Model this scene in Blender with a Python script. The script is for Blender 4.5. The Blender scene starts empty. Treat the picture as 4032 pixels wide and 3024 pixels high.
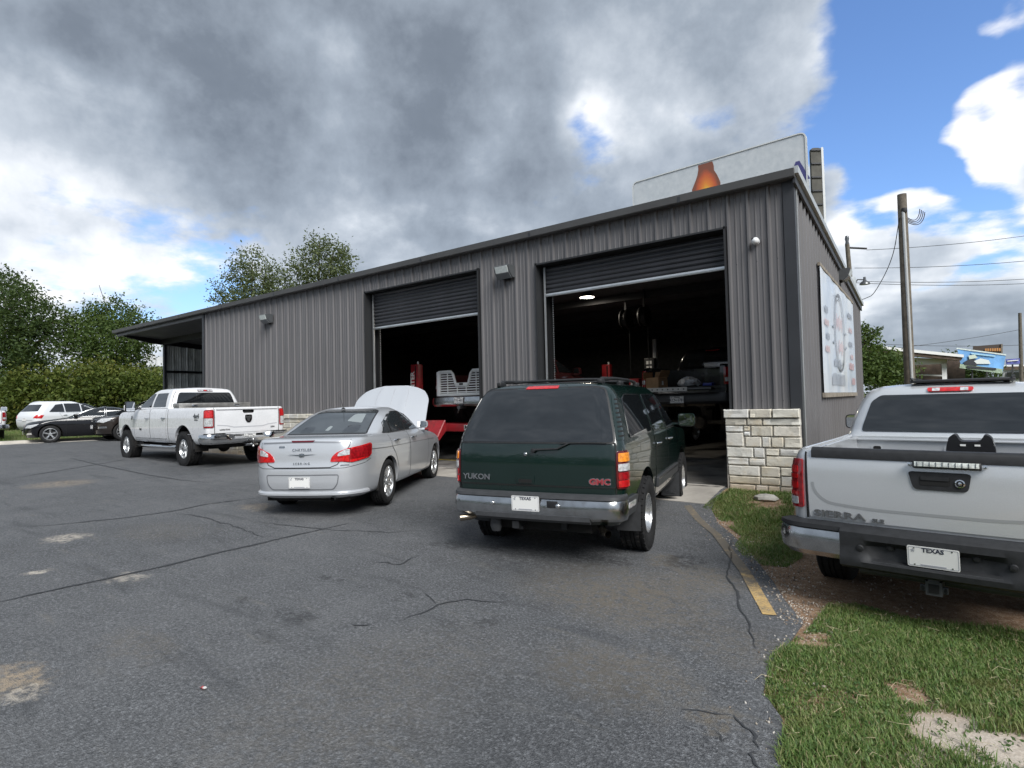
import bpy, bmesh, math, random
import numpy as np
from mathutils import Vector, Matrix
scn = bpy.context.scene
col = scn.collection
R = math.radians
# ------------------------------------------------------------------ camera
CAM = np.array([0., 0., 1.5]); FPX = 2236.0; IW, IH = 4032., 3024.
YAW, PITCH, ROLL = R(-36.207), R(1.788), R(-1.377)
def cam_axes():
    sy, cy = math.sin(YAW), math.cos(YAW)
    fwd = np.array([sy*math.cos(PITCH), cy*math.cos(PITCH), math.sin(PITCH)])
    right = np.array([cy, -sy, 0.]); up = np.cross(right, fwd)
    r2 = right*math.cos(ROLL)+up*math.sin(ROLL); u2 = -right*math.sin(ROLL)+up*math.cos(ROLL)
    return r2, u2, fwd
CR, CU, CF = cam_axes()
cd = bpy.data.cameras.new('camera'); cam = bpy.data.objects.new('camera', cd); col.objects.link(cam)
cd.sensor_fit = 'HORIZONTAL'; cd.sensor_width = 36.0; cd.lens = FPX/IW*36.0
cd.clip_start = 0.05; cd.clip_end = 3000
cam.matrix_world = Matrix(((CR[0], CU[0], -CF[0], CAM[0]), (CR[1], CU[1], -CF[1], CAM[1]), (CR[2], CU[2], -CF[2], CAM[2]), (0, 0, 0, 1)))
scn.camera = cam
PS = 4032./2212.                      # measurements below were read on a 2212 px wide view
def ray(u, v):
    d = CR*((u*PS-IW/2)/FPX) + CU*(-(v*PS-IH/2)/FPX) + CF
    return d
def at(u, v, depth):                  # point seen at (u,v), depth metres along the view axis
    return CAM + ray(u, v)*depth
def on(u, v, axis, val):              # point seen at (u,v) on the plane axis=val
    d = ray(u, v); return CAM + d*((val-CAM[axis])/d[axis])
# ------------------------------------------------------------------ exposure
vs = scn.view_settings
vs.view_transform = 'Standard'; vs.look = 'None'; vs.gamma = 1.0; vs.use_curve_mapping = False
vs.exposure = 1.55
cy = scn.cycles; cy.max_bounces = 6; cy.diffuse_bounces = 3; cy.glossy_bounces = 3; cy.transmission_bounces = 4; cy.transparent_max_bounces = 6
cy.use_adaptive_sampling = True; cy.adaptive_threshold = .02; cy.caustics_reflective = False; cy.caustics_refractive = False
# ------------------------------------------------------------------ sky
SUN_EL, SUN_AZ = R(43), R(122)        # azimuth measured from +Y clockwise: behind the camera, to its right
w = bpy.data.worlds.new('World'); scn.world = w; w.use_nodes = True
nt = w.node_tree; nt.nodes.clear()
class NB:
    "small helper for node trees"
    def __init__(s, nt): s.nt = nt
    def n(s, t, **k):
        nd = s.nt.nodes.new(t)
        for a, b in k.items(): setattr(nd, a, b)
        return nd
    def set(s, sock, v):
        if isinstance(v, bpy.types.NodeSocket): s.nt.links.new(v, sock)
        elif v is not None: sock.default_value = v
    def math(s, op, a, b=None, c=None, clamp=False):
        nd = s.n('ShaderNodeMath', operation=op, use_clamp=clamp)
        for i, v in enumerate((a, b, c)):
            if v is not None: s.set(nd.inputs[i], v)
        return nd.outputs[0]
    def vmath(s, op, a, b=None, scale=None):
        nd = s.n('ShaderNodeVectorMath', operation=op)
        s.set(nd.inputs[0], a)
        if b is not None: s.set(nd.inputs[1], b)
        if scale is not None: s.set(nd.inputs['Scale'], scale)
        return nd.outputs['Value'] if op in ('DOT_PRODUCT', 'LENGTH', 'DISTANCE') else nd.outputs[0]
    def noise(s, vec, scale, detail=4, rough=.5, dist=0., col=False):
        nd = s.n('ShaderNodeTexNoise'); s.set(nd.inputs['Vector'], vec)
        nd.inputs['Scale'].default_value = scale; nd.inputs['Detail'].default_value = detail
        nd.inputs['Roughness'].default_value = rough; nd.inputs['Distortion'].default_value = dist
        return nd.outputs['Color' if col else 'Fac']
    def ss(s, x, a, b):
        nd = s.n('ShaderNodeMapRange', interpolation_type='SMOOTHSTEP'); s.set(nd.inputs[0], x)
        nd.inputs[1].default_value = a; nd.inputs[2].default_value = b
        return nd.outputs[0]
    def mix(s, f, a, b, blend='MIX'):
        nd = s.n('ShaderNodeMix', data_type='RGBA', blend_type=blend, clamp_factor=True)
        s.set(nd.inputs[0], f); s.set(nd.inputs[6], a); s.set(nd.inputs[7], b)
        return nd.outputs[2]
    def ramp(s, f, stops):
        nd = s.n('ShaderNodeValToRGB'); s.set(nd.inputs[0], f)
        e = nd.color_ramp.elements
        while len(e) < len(stops): e.new(0.5)
        for el, (p, c) in zip(e, stops):
            el.position = p; el.color = (*c, 1) if len(c) == 3 else c
        return nd.outputs[0]
    def out(s, sh):
        o = s.n('ShaderNodeOutputMaterial'); s.nt.links.new(sh, o.inputs[0]); return o
def build_world():
    b = NB(nt)
    tc = b.n('ShaderNodeTexCoord'); d0 = b.vmath('NORMALIZE', tc.outputs['Generated'])
    sky = b.n('ShaderNodeTexSky', sky_type='NISHITA', sun_disc=False)
    sky.sun_elevation = SUN_EL; sky.sun_rotation = SUN_AZ
    sky.air_density = 1.0; sky.dust_density = 0.6; sky.ozone_density = 1.6
    # cloud-layer coordinates: flatten towards the horizon like a real deck
    sep = b.n('ShaderNodeSeparateXYZ'); nt.links.new(d0, sep.inputs[0]); dz = sep.outputs[2]
    deck = b.vmath('SCALE', d0, scale=b.math('DIVIDE', 1.0, b.math('ADD', b.math('MAXIMUM', dz, 0.0), 0.22)))
    wn = b.noise(deck, 1.7, 3, .55, col=True)
    warp = b.vmath('SCALE', b.vmath('SUBTRACT', wn, (.5, .5, .5)), scale=0.36)
    wn2 = b.noise(d0, 7.0, 3, .6, col=True)
    warp2 = b.vmath('SCALE', b.vmath('SUBTRACT', wn2, (.5, .5, .5)), scale=0.10)
    dw = b.vmath('NORMALIZE', b.vmath('ADD', d0, b.vmath('ADD', warp, warp2)))
    def blob(u, v, deg, amp, prev):
        r = ray(u, v); r = r/np.linalg.norm(r)
        k = 1.0/(1-math.cos(R(deg)))
        dot = b.vmath('DOT_PRODUCT', dw, tuple(r))
        g = b.math('EXPONENT', b.math('MULTIPLY', b.math('SUBTRACT', dot, 1.0), k))
        g = b.math('MULTIPLY', g, amp)
        return g if prev is None else b.math('ADD', prev, g)
    # where the deck breaks open
    gap = None
    for q in ((1950, 300, 7, .80), (2100, 40, 7, .45), (1890, 350, 5, .4), (1960, 160, 5, .4), (1340, 215, 2.5, .25), (1530, 240, 2.2, .3),
              (330, 610, 8, .42), (100, 590, 8, .22), (2110, 470, 4.5, .5), (1300, 250, 3.0, .3)):
        gap = blob(*q, gap)
    # brighter (thin, sunlit) and darker (thick) parts of the deck
    lum = None
    for q in ((1320, 160, 4.0, .34), (1440, 215, 4, .26), (2170, 300, 4.0, .50), (2230, 250, 4.0, .34), (2070, 320, 2.4, .34), (2010, 560, 7, .20), (1850, 560, 5, .30), (2180, 560, 6, .08), (1900, 480, 3, .2), (2050, 690, 6, -.16), (2190, 690, 6, -.10),
              (120, 420, 10, .16), (300, 480, 8, .16), (60, 560, 7, .1), (720, 440, 5, .22), (760, 190, 3.0, .22), (30, 170, 4, .14), (205, 150, 2.4, .16), (1080, 520, 9, .06),
              (1410, -20, 3, .2), (900, 500, 9, .12),
              (560, 230, 9, -.17), (960, 270, 9, -.16), (330, 60, 7, -.10), (100, 60, 8, -.08), (1000, 110, 7, -.08), (460, 400, 4.5, -.16), (1700, 90, 7, -.02), (820, 370, 4.5, -.12)):
        lum = blob(*q, lum)
    n1 = b.noise(deck, 2.2, 7, .58); n2 = b.noise(b.vmath('ADD', deck, (3.1, 1.7, 0.4)), 5.5, 5, .6)
    cum = b.noise(d0, 9.0, 5, .62)
    cover = b.math('ADD', b.math('SUBTRACT', 0.86, gap), b.math('MULTIPLY', b.math('SUBTRACT', n1, .5), 1.1))
    cover = b.math('ADD', cover, b.math('MULTIPLY', b.math('SUBTRACT', n2, .5), .5))
    cover = b.math('ADD', cover, b.math('MULTIPLY', b.math('MAXIMUM', lum, 0.0), .75))
    alpha = b.ss(cover, .36, .66)
    br = b.math('ADD', b.math('ADD', .445, lum), b.math('MULTIPLY', b.math('SUBTRACT', n1, .5), .66))
    br = b.math('ADD', br, b.math('MULTIPLY', b.math('SUBTRACT', n2, .5), .44))
    br = b.math('ADD', br, b.math('MULTIPLY', b.math('SUBTRACT', cum, .5), .62))
    # thin edges of a cloud are brighter than its belly
    br = b.math('ADD', br, b.math('MULTIPLY', b.math('SUBTRACT', 1.0, b.ss(cover, .55, 1.0)), .22))
    low = b.math('SUBTRACT', 1.0, b.ss(dz, 0.0, .26))
    br = b.math('ADD', br, b.math('MULTIPLY', low, .10))
    cl = b.ramp(br, ((0.0, (.155, .185, .222)), (.28, (.205, .240, .285)), (.5, (.355, .408, .470)), (.72, (.585, .640, .70)), (.92, (.90, .935, .97)), (1.0, (1.05, 1.05, 1.05))))
    clouds = b.mix(1.0, cl, (3.7, 3.7, 3.75, 1), 'MULTIPLY')
    skyc = b.mix(1.0, sky.outputs[0], (.50, .61, .77, 1), 'MULTIPLY')
    skyc = b.mix(b.math('MULTIPLY', low, .45), skyc, (1.75, 2.15, 2.65, 1))
    colr = b.mix(b.math('MULTIPLY', alpha, .97), skyc, clouds)
    bg = b.n('ShaderNodeBackground'); nt.links.new(colr, bg.inputs[0]); bg.inputs[1].default_value = 0.10
    o = b.n('ShaderNodeOutputWorld'); nt.links.new(bg.outputs[0], o.inputs[0])
build_world()
# ------------------------------------------------------------------ sun, veiled by cloud
sl = bpy.data.lights.new('sun', 'SUN'); sl.energy = 1.5; sl.angle = R(34); sl.color = (1.0, .985, .955)
so = bpy.data.objects.new('sun', sl); col.objects.link(so)
sd = Vector((math.sin(SUN_AZ)*math.cos(SUN_EL), math.cos(SUN_AZ)*math.cos(SUN_EL), math.sin(SUN_EL)))
so.rotation_euler = sd.to_track_quat('Z', 'Y').to_euler(); so.location = (0, 0, 40)
# ------------------------------------------------------------------ materials
MATS = {}
def pmat(name, color, rough=.5, metal=0., coat=0., spec=.5, var=0., vscale=8., bump=0., bscale=60., trans=0., emit=None, estr=0., dirt=None, dscale=3., dthr=(.5, .75), flake=0., coords='Object', stretch=None):
    if name in MATS: return MATS[name]
    m = bpy.data.materials.new(name); m.use_nodes = True; t = m.node_tree; t.nodes.clear(); b = NB(t)
    p = b.n('ShaderNodeBsdfPrincipled')
    c = (*color, 1)
    tc = b.n('ShaderNodeTexCoord').outputs[coords]
    if stretch: tc = b.vmath('MULTIPLY', tc, stretch)
    cs = None
    if var:
        nf = b.noise(tc, vscale, 5, .6)
        lo = tuple(max(0, x*(1-var)) for x in color)+(1,); hi = tuple(min(1, x*(1+var)) for x in color)+(1,)
        cs = b.mix(b.ss(nf, .3, .7), lo, hi)
    if flake:
        vo = b.n('ShaderNodeTexVoronoi'); b.set(vo.inputs['Vector'], tc); vo.inputs['Scale'].default_value = 420
        hi = tuple(min(1, x*(1+flake)) for x in color)+(1,); lo = tuple(x*(1-flake*.5) for x in color)+(1,)
        cs = b.mix(vo.outputs['Color'], lo, hi)
    if dirt:
        nf = b.noise(tc, dscale, 7, .65, .3)
        cs = b.mix(b.ss(nf, *dthr), cs if cs is not None else c, (*dirt, 1))
    b.set(p.inputs['Base Color'], cs if cs is not None else c)
    if rough is not None and var:
        nr = b.noise(tc, vscale*2.3, 4, .6)
        b.set(p.inputs['Roughness'], b.math('ADD', rough-.06, b.math('MULTIPLY', nr, .12)))
    else: p.inputs['Roughness'].default_value = rough
    p.inputs['Metallic'].default_value = metal; p.inputs['Coat Weight'].default_value = coat; p.inputs['Coat Roughness'].default_value = .04
    p.inputs['Specular IOR Level'].default_value = spec
    if trans: p.inputs['Transmission Weight'].default_value = trans
    if emit: p.inputs['Emission Color'].default_value = (*emit, 1); p.inputs['Emission Strength'].default_value = estr
    if bump:
        bn = b.n('ShaderNodeBump'); bn.inputs['Strength'].default_value = bump; bn.inputs['Distance'].default_value = .01
        t.links.new(b.noise(tc, bscale, 5, .6), bn.inputs['Height']); t.links.new(bn.outputs[0], p.inputs['Normal'])
    b.out(p.outputs[0]); MATS[name] = m; return m
# ------------------------------------------------------------------ objects
def tag(o, label=None, cat=None, group=None, kind=None):
    if label: o['label'] = label
    if cat: o['category'] = cat
    if group: o['group'] = group
    if kind: o['kind'] = kind
    return o
def empty(name, loc=(0, 0, 0), rz=0., parent=None):
    o = bpy.data.objects.new(name, None); col.objects.link(o); o.empty_display_size = .2
    o.location = loc; o.rotation_euler = (0, 0, rz); o.parent = parent; return o
def thing(name, label, cat, loc=(0, 0, 0), rz=0., group=None):
    return tag(empty(name, loc, rz), label, cat, group)
def link(name, me, mat=None, parent=None, loc=None, rot=None):
    o = bpy.data.objects.new(name, me); col.objects.link(o); o.parent = parent
    if mat is not None and len(me.materials) == 0: me.materials.append(mat)
    if loc is not None: o.location = loc
    if rot is not None: o.rotation_euler = rot
    return o
def shade(me, ang=35):
    if ang:
        me.polygons.foreach_set('use_smooth', [True]*len(me.polygons)); me.set_sharp_from_angle(angle=R(ang))
    return me
class MB:
    "collects shapes into one mesh"
    def __init__(s): s.v = []; s.f = []
    def add(s, vs, fs):
        k = len(s.v); s.v += [tuple(map(float, p)) for p in vs]; s.f += [tuple(i+k for i in f) for f in fs]; return s
    def box(s, c, d, rot=None, bev=0.):
        x, y, z = d[0]/2, d[1]/2, d[2]/2
        if bev:
            bm = bmesh.new(); bmesh.ops.create_cube(bm, size=1)
            for q in bm.verts: q.co = Vector((q.co.x*d[0], q.co.y*d[1], q.co.z*d[2]))
            bmesh.ops.bevel(bm, geom=bm.edges[:], offset=bev, segments=2, affect='EDGES', profile=.5)
            bm.verts.ensure_lookup_table(); vs = [q.co.copy() for q in bm.verts]; fs = [[l.index for l in f.verts] for f in bm.faces]; bm.free()
        else:
            vs = [Vector((i*x, j*y, k*z)) for k in (-1, 1) for j in (-1, 1) for i in (-1, 1)]
            fs = [(0, 2, 3, 1), (4, 5, 7, 6), (0, 1, 5, 4), (2, 6, 7, 3), (0, 4, 6, 2), (1, 3, 7, 5)]
        if rot is not None: vs = [rot @ q for q in vs]
        return s.add([(q[0]+c[0], q[1]+c[1], q[2]+c[2]) for q in vs], fs)
    def prism(s, poly, fn, a, b):
        "poly of 2-D points; fn(u,v,t) gives a 3-D point; extruded t=a..b"
        n = len(poly); vs = [fn(u, v, a) for u, v in poly]+[fn(u, v, b) for u, v in poly]
        fs = [tuple(range(n-1, -1, -1)), tuple(range(n, 2*n))]+[(i, (i+1) % n, n+(i+1) % n, n+i) for i in range(n)]
        return s.add(vs, fs)
    def tube(s, pts, r, n=8, caps=True):
        pts = [np.array(p, float) for p in pts]; m = len(pts)
        rs = r if hasattr(r, '__len__') else [r]*m
        vs = []; up = None
        for i, p in enumerate(pts):
            t = pts[min(i+1, m-1)]-pts[max(i-1, 0)]; t /= (np.linalg.norm(t)+1e-9)
            if up is None: up = np.array([0, 0, 1.]) if abs(t[2]) < .9 else np.array([1., 0, 0])
            a = np.cross(t, up); a /= (np.linalg.norm(a)+1e-9); bb = np.cross(a, t); up = bb
            for k in range(n):
                th = 2*math.pi*k/n; vs.append(p+rs[i]*(math.cos(th)*a+math.sin(th)*bb))
        fs = [(i*n+k, i*n+(k+1) % n, (i+1)*n+(k+1) % n, (i+1)*n+k) for i in range(m-1) for k in range(n)]
        if caps: fs += [tuple(range(n-1, -1, -1)), tuple(range((m-1)*n, m*n))]
        return s.add(vs, fs)
    def lathe(s, prof, n=24, fn=None, closed=False):
        "prof of (r, a): radius and axial; fn(x,y,a) maps to 3-D (default axis z)"
        fn = fn or (lambda x, y, a: (x, y, a)); m = len(prof); vs = []
        for r, a in prof:
            for k in range(n):
                th = 2*math.pi*k/n; vs.append(fn(r*math.cos(th), r*math.sin(th), a))
        rng = range(m) if closed else range(m-1)
        fs = [(i*n+k, i*n+(k+1) % n, ((i+1) % m)*n+(k+1) % n, ((i+1) % m)*n+k) for i in rng for k in range(n)]
        return s.add(vs, fs)
    def grid(s, P):
        "P[i][j] array of points"
        n, m = len(P), len(P[0])
        return s.add([p for row in P for p in row], [(i*m+j, i*m+j+1, (i+1)*m+j+1, (i+1)*m+j) for i in range(n-1) for j in range(m-1)])
    def mesh(s, name, ang=35, merge=0., fixn=True):
        me = bpy.data.meshes.new(name); me.from_pydata(s.v, [], s.f)
        if merge or fixn:
            bm = bmesh.new(); bm.from_mesh(me)
            if merge: bmesh.ops.remove_doubles(bm, verts=bm.verts[:], dist=merge)
            if fixn: bmesh.ops.recalc_face_normals(bm, faces=bm.faces[:])
            bm.to_mesh(me); bm.free()
        me.update(); return shade(me, ang)
    def build(s, name, mat, parent=None, ang=35, merge=0., loc=None, fixn=True):
        return link(name, s.mesh(name, ang, merge, fixn), mat, parent, loc)
def npmesh(name, V, F):
    "fast mesh from numpy arrays; F is (n,3) or (n,4)"
    me = bpy.data.meshes.new(name); n, k = F.shape
    me.vertices.add(len(V)); me.vertices.foreach_set('co', V.astype(np.float32).ravel())
    me.loops.add(n*k); me.loops.foreach_set('vertex_index', F.astype(np.int32).ravel())
    me.polygons.add(n); me.polygons.foreach_set('loop_start', (np.arange(n)*k).astype(np.int32))
    me.update(calc_edges=True); return me
TEXTS = {}
def text_mesh(s, size, ext=.002, bold=0., align='CENTER', spacing=1., xs=1.):
    key = (s, size, ext, bold, align, spacing, xs)
    if key in TEXTS: return TEXTS[key]
    c = bpy.data.curves.new('lettering', 'FONT'); c.body = s; c.size = size; c.extrude = ext; c.offset = bold; c.align_x = align; c.align_y = 'CENTER'
    c.space_character = spacing; c.resolution_u = 3
    o = bpy.data.objects.new('lettering', c); col.objects.link(o)
    dg = bpy.context.evaluated_depsgraph_get(); me = bpy.data.meshes.new_from_object(o.evaluated_get(dg))
    bpy.data.objects.remove(o); bpy.data.curves.remove(c)
    if xs != 1.:
        for q in me.vertices: q.co.x *= xs
    TEXTS[key] = me; return me
def frame(o, right, up):
    "matrix with local x=right, y=up, z=normal at o"
    r = Vector(right).normalized(); u = Vector(up); u = (u-r*u.dot(r)).normalized(); n = r.cross(u)
    return Matrix(((r.x, u.x, n.x, o[0]), (r.y, u.y, n.y, o[1]), (r.z, u.z, n.z, o[2]), (0, 0, 0, 1)))
def text(name, s, size, M, mat, parent, **k):
    me = text_mesh(s, size, **k)
    if len(me.materials) and me.materials[0] != mat: me = me.copy(); me.materials.clear()
    o = link(name, me, mat, parent); o.matrix_local = M; return o
def rpoly(poly, r, n=4):
    "round the corners of a 2-D polygon; r is a number or one per corner"
    out = []; m = len(poly); rs = r if hasattr(r, '__len__') else [r]*m
    for i in range(m):
        p = np.array(poly[i], float); a = np.array(poly[i-1], float)-p; b = np.array(poly[(i+1) % m], float)-p
        la, lb = np.linalg.norm(a), np.linalg.norm(b); q = min(rs[i], la*.48, lb*.48)
        if q <= 1e-6: out.append(tuple(p)); continue
        s0, s1 = p+a/la*q, p+b/lb*q
        for k in range(n+1):
            t = k/n; out.append(tuple((1-t)**2*s0+2*t*(1-t)*p+t*t*s1))
    return out
def smooth(a, b, t):
    t = min(1, max(0, (t-a)/(b-a))); return t*t*(3-2*t)
# ------------------------------------------------------------------ terrain
from mathutils.geometry import delaunay_2d_cdt
GXs = [-1500, -60, -40, -28, -15, -7.5, -3.6, 0, 4, 60, 1500]; GZs = [.4, .4, .35, .27, .08, -.03, -.18, -.28, -.33, -.4, -.4]
def gz(x, y):
    b = np.interp(x, GXs, GZs)
    k = smooth(7.6, 9.4, y)*(1-smooth(-1.6, .5, x))*smooth(-26, -21, x)
    return float(b+(.03-b)*k)
def gp(u, v):
    z = 0.
    for _ in range(80):
        p = on(u, v, 2, z); z = .5*z+.5*gz(p[0], p[1])
    return p
def ax(a, b, n): return list(np.linspace(a, b, n))
gx = sorted(set(np.round([-1500, -600, -250, -120, -80]+ax(-60, -34, 14)+ax(-33.5, 6, 159)+ax(7, 60, 20)+[90, 150, 300, 700, 1500], 3)))
gy = sorted(set(np.round([-1500, -500, -150, -70]+ax(-40, -8, 17)+ax(-7.5, 26, 135)+ax(27, 70, 20)+[90, 130, 200, 400, 900, 1500], 3)))
V = np.array([(x, y, gz(x, y)) for y in gy for x in gx]); nx = len(gx)
F = np.array([(j*nx+i, j*nx+i+1, (j+1)*nx+i+1, (j+1)*nx+i) for j in range(len(gy)-1) for i in range(nx-1)])
def ground_mat():
    m = bpy.data.materials.new('dirt_and_turf'); m.use_nodes = True; t = m.node_tree; t.nodes.clear(); b = NB(t)
    tc = b.n('ShaderNodeTexCoord').outputs['Object']; p = b.n('ShaderNodeBsdfPrincipled')
    n1 = b.noise(tc, 1.1, 6, .6); n2 = b.noise(tc, 14, 6, .65); n3 = b.noise(tc, 75, 4, .7)
    dirt = b.ramp(n2, ((.25, (.14, .082, .046)), (.5, (.235, .145, .088)), (.75, (.36, .27, .19))))
    dirt = b.mix(b.ss(n3, .5, .72), dirt, (.46, .40, .33, 1))
    turf = b.ramp(n2, ((.3, (.045, .075, .022)), (.7, (.10, .12, .04))))
    far = b.ss(b.vmath('LENGTH', tc), 16, 24)
    for (u, v, r) in ((2090, 1600, .55), (2190, 1640, .5), (1990, 1650, .3)):
        q = gp(u, v); dv = b.vmath('LENGTH', b.vmath('MULTIPLY', b.vmath('SUBTRACT', tc, (q[0], q[1], 0)), (1, 1, 0)))
        dirt = b.mix(b.math('MULTIPLY', b.math('SUBTRACT', 1.0, b.ss(b.math('ADD', dv, b.math('MULTIPLY', n2, .2)), r*.4, r)), .8), dirt, b.ramp(n3, ((.3, (.40, .34, .28)), (.7, (.60, .54, .47)))))
    b.set(p.inputs['Base Color'], b.mix(b.math('MULTIPLY', far, b.ss(n1, .3, .5)), dirt, turf))
    p.inputs['Roughness'].default_value = .95; p.inputs['Specular IOR Level'].default_value = .2
    bn = b.n('ShaderNodeBump'); bn.inputs['Strength'].default_value = .6; bn.inputs['Distance'].default_value = .02
    t.links.new(b.math('ADD', n2, b.math('MULTIPLY', n3, .6)), bn.inputs['Height']); t.links.new(bn.outputs[0], p.inputs['Normal'])
    b.out(p.outputs[0]); return m
me = npmesh('ground', V, F); shade(me, 60)
tag(link('ground', me, ground_mat()), kind='structure')
def inside(x, y, poly):
    c = False; n = len(poly); j = n-1
    for i in range(n):
        (xi, yi), (xj, yj) = poly[i], poly[j]
        if (yi > y) != (yj > y) and x < (xj-xi)*(y-yi)/(yj-yi)+xi: c = not c
        j = i
    return c
def sheet(name, poly, off, step, mat, thick=.0, jag=0., seed=1, parent=None):
    "a ground-hugging sheet bounded by poly"
    rnd = random.Random(seed); P = []
    n = len(poly)
    for i in range(n):
        a, b = np.array(poly[i]), np.array(poly[(i+1) % n]); L = np.linalg.norm(b-a); k = max(1, int(L/step))
        nn = np.array([-(b-a)[1], (b-a)[0]])/max(L, 1e-6)
        for j in range(k):
            q = a+(b-a)*j/k
            if j and jag: q = q+nn*rnd.gauss(0, jag)
            P.append(tuple(q))
    nb = len(P); xs = [p[0] for p in P]; ys = [p[1] for p in P]
    pts = list(P)
    x = min(xs)+step*.5
    while x < max(xs):
        y = min(ys)+step*.5
        while y < max(ys):
            if inside(x, y, P): pts.append((x+rnd.uniform(-.1, .1)*step, y+rnd.uniform(-.1, .1)*step))
            y += step
        x += step
    vs, _, fs, *_ = delaunay_2d_cdt([Vector(p) for p in pts], [(i, (i+1) % nb) for i in range(nb)], [], 1, 1e-5)
    m = MB(); m.add([(q.x, q.y, gz(q.x, q.y)+off) for q in vs], [tuple(f) for f in fs])
    o = m.build(name, mat, parent, 60)
    if thick:
        k = MB(); k.add([(p[0], p[1], gz(*p)+off) for p in P]+[(p[0], p[1], gz(*p)+off-thick) for p in P], [(i, (i+1) % nb, nb+(i+1) % nb, nb+i) for i in range(nb)])
        bm = bmesh.new(); bm.from_mesh(o.data); m2 = k.mesh('edge', 0); bm.from_mesh(m2); bm.to_mesh(o.data); bm.free()
    return o
# right-hand asphalt edge as seen in the photograph
EDGE = [(-.25, 1.0), (-.63, 2.94), (-.70, 3.35), (-.85, 3.59), (-.90, 3.97), (-.86, 4.33), (-.84, 4.86), (-1.22, 5.7), (-1.78, 6.86), (-2.58, 8.30), (-2.66, 9.2), (-2.66, 9.6)]
LOT = EDGE+[(-20.0, 9.6), (-20.0, 13.5), (-27.4, 13.5), (-28.2, 9.4), (-28.9, 7.3), (-29.6, 4.6), (-31, -6), (-26, -22), (6, -22), (3, -8), (.6, -2.5)]
def asphalt_mat():
    m = bpy.data.materials.new('worn_asphalt'); m.use_nodes = True; t = m.node_tree; t.nodes.clear(); b = NB(t)
    tc = b.n('ShaderNodeTexCoord').outputs['Object']; p = b.n('ShaderNodeBsdfPrincipled')
    big = b.noise(tc, .35, 5, .6, .4); mid = b.noise(tc, 2.2, 6, .65, .2); fine = b.noise(tc, 52, 5, .75)
    vo = b.n('ShaderNodeTexVoronoi'); b.set(vo.inputs['Vector'], tc); vo.inputs['Scale'].default_value = 120
    stone = b.math('MULTIPLY', b.ss(vo.outputs['Color'], .45, .95), 1.0)
    base = b.ramp(b.math('ADD', b.math('MULTIPLY', big, .55), b.math('MULTIPLY', mid, .45)), ((.30, (.056, .058, .062)), (.5, (.092, .095, .100)), (.70, (.136, .138, .142))))
    base = b.mix(b.ss(fine, .48, .66), base, (.22, .228, .24, 1))
    base = b.mix(b.ss(fine, .46, .30), base, (.026, .029, .034, 1))
    base = b.mix(b.math('MULTIPLY', stone, .30), base, (.21, .214, .22, 1))
    # traffic wear streaks and dusty tan bloom
    mp = b.n('ShaderNodeMapping'); b.set(mp.inputs[0], tc); mp.inputs['Rotation'].default_value = (0, 0, R(38)); mp.inputs['Scale'].default_value = (.5, 3.2, 1)
    st = b.noise(mp.outputs[0], 1.3, 6, .65, .3)
    base = b.mix(b.math('MULTIPLY', b.ss(st, .53, .72), .38), base, (.036, .039, .045, 1))
    base = b.mix(b.math('MULTIPLY', b.ss(b.noise(mp.outputs[0], 2.4, 6, .7), .56, .76), .34), base, (.20, .185, .155, 1))
    # dusty patches, stains and broad dark areas at their own places
    wn = b.noise(tc, 6, 6, .7, col=True)
    pw = b.vmath('ADD', tc, b.vmath('SCALE', b.vmath('SUBTRACT', wn, (.5, .5, .5)), scale=.55))
    for (u, v, r, c, a, sx) in PATCH:
        q = gp(u, v); q = (q[0], q[1], 0)
        dv = b.vmath('MULTIPLY', b.vmath('SUBTRACT', pw, q), (1, sx, 0))
        g = b.math('SUBTRACT', 1.0, b.ss(b.vmath('LENGTH', dv), r*.35, r))
        g = b.math('MULTIPLY', g, b.math('MULTIPLY', b.ss(b.noise(tc, 17, 5, .7), .34, .62), a))
        base = b.mix(g, base, (*c, 1))
    b.set(p.inputs['Base Color'], base)
    b.set(p.inputs['Roughness'], b.math('ADD', .62, b.math('MULTIPLY', fine, .3))); p.inputs['Specular IOR Level'].default_value = .35
    bn = b.n('ShaderNodeBump'); bn.inputs['Strength'].default_value = .85; bn.inputs['Distance'].default_value = .012
    t.links.new(b.math('ADD', b.math('MULTIPLY', fine, 1.0), b.math('MULTIPLY', vo.outputs['Distance'], .7)), bn.inputs['Height']); t.links.new(bn.outputs[0], p.inputs['Normal'])
    b.out(p.outputs[0]); return m
TAN = (.36, .29, .21); PALE = (.52, .47, .40); DRK = (.028, .03, .033); BRN = (.17, .145, .11)
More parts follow.
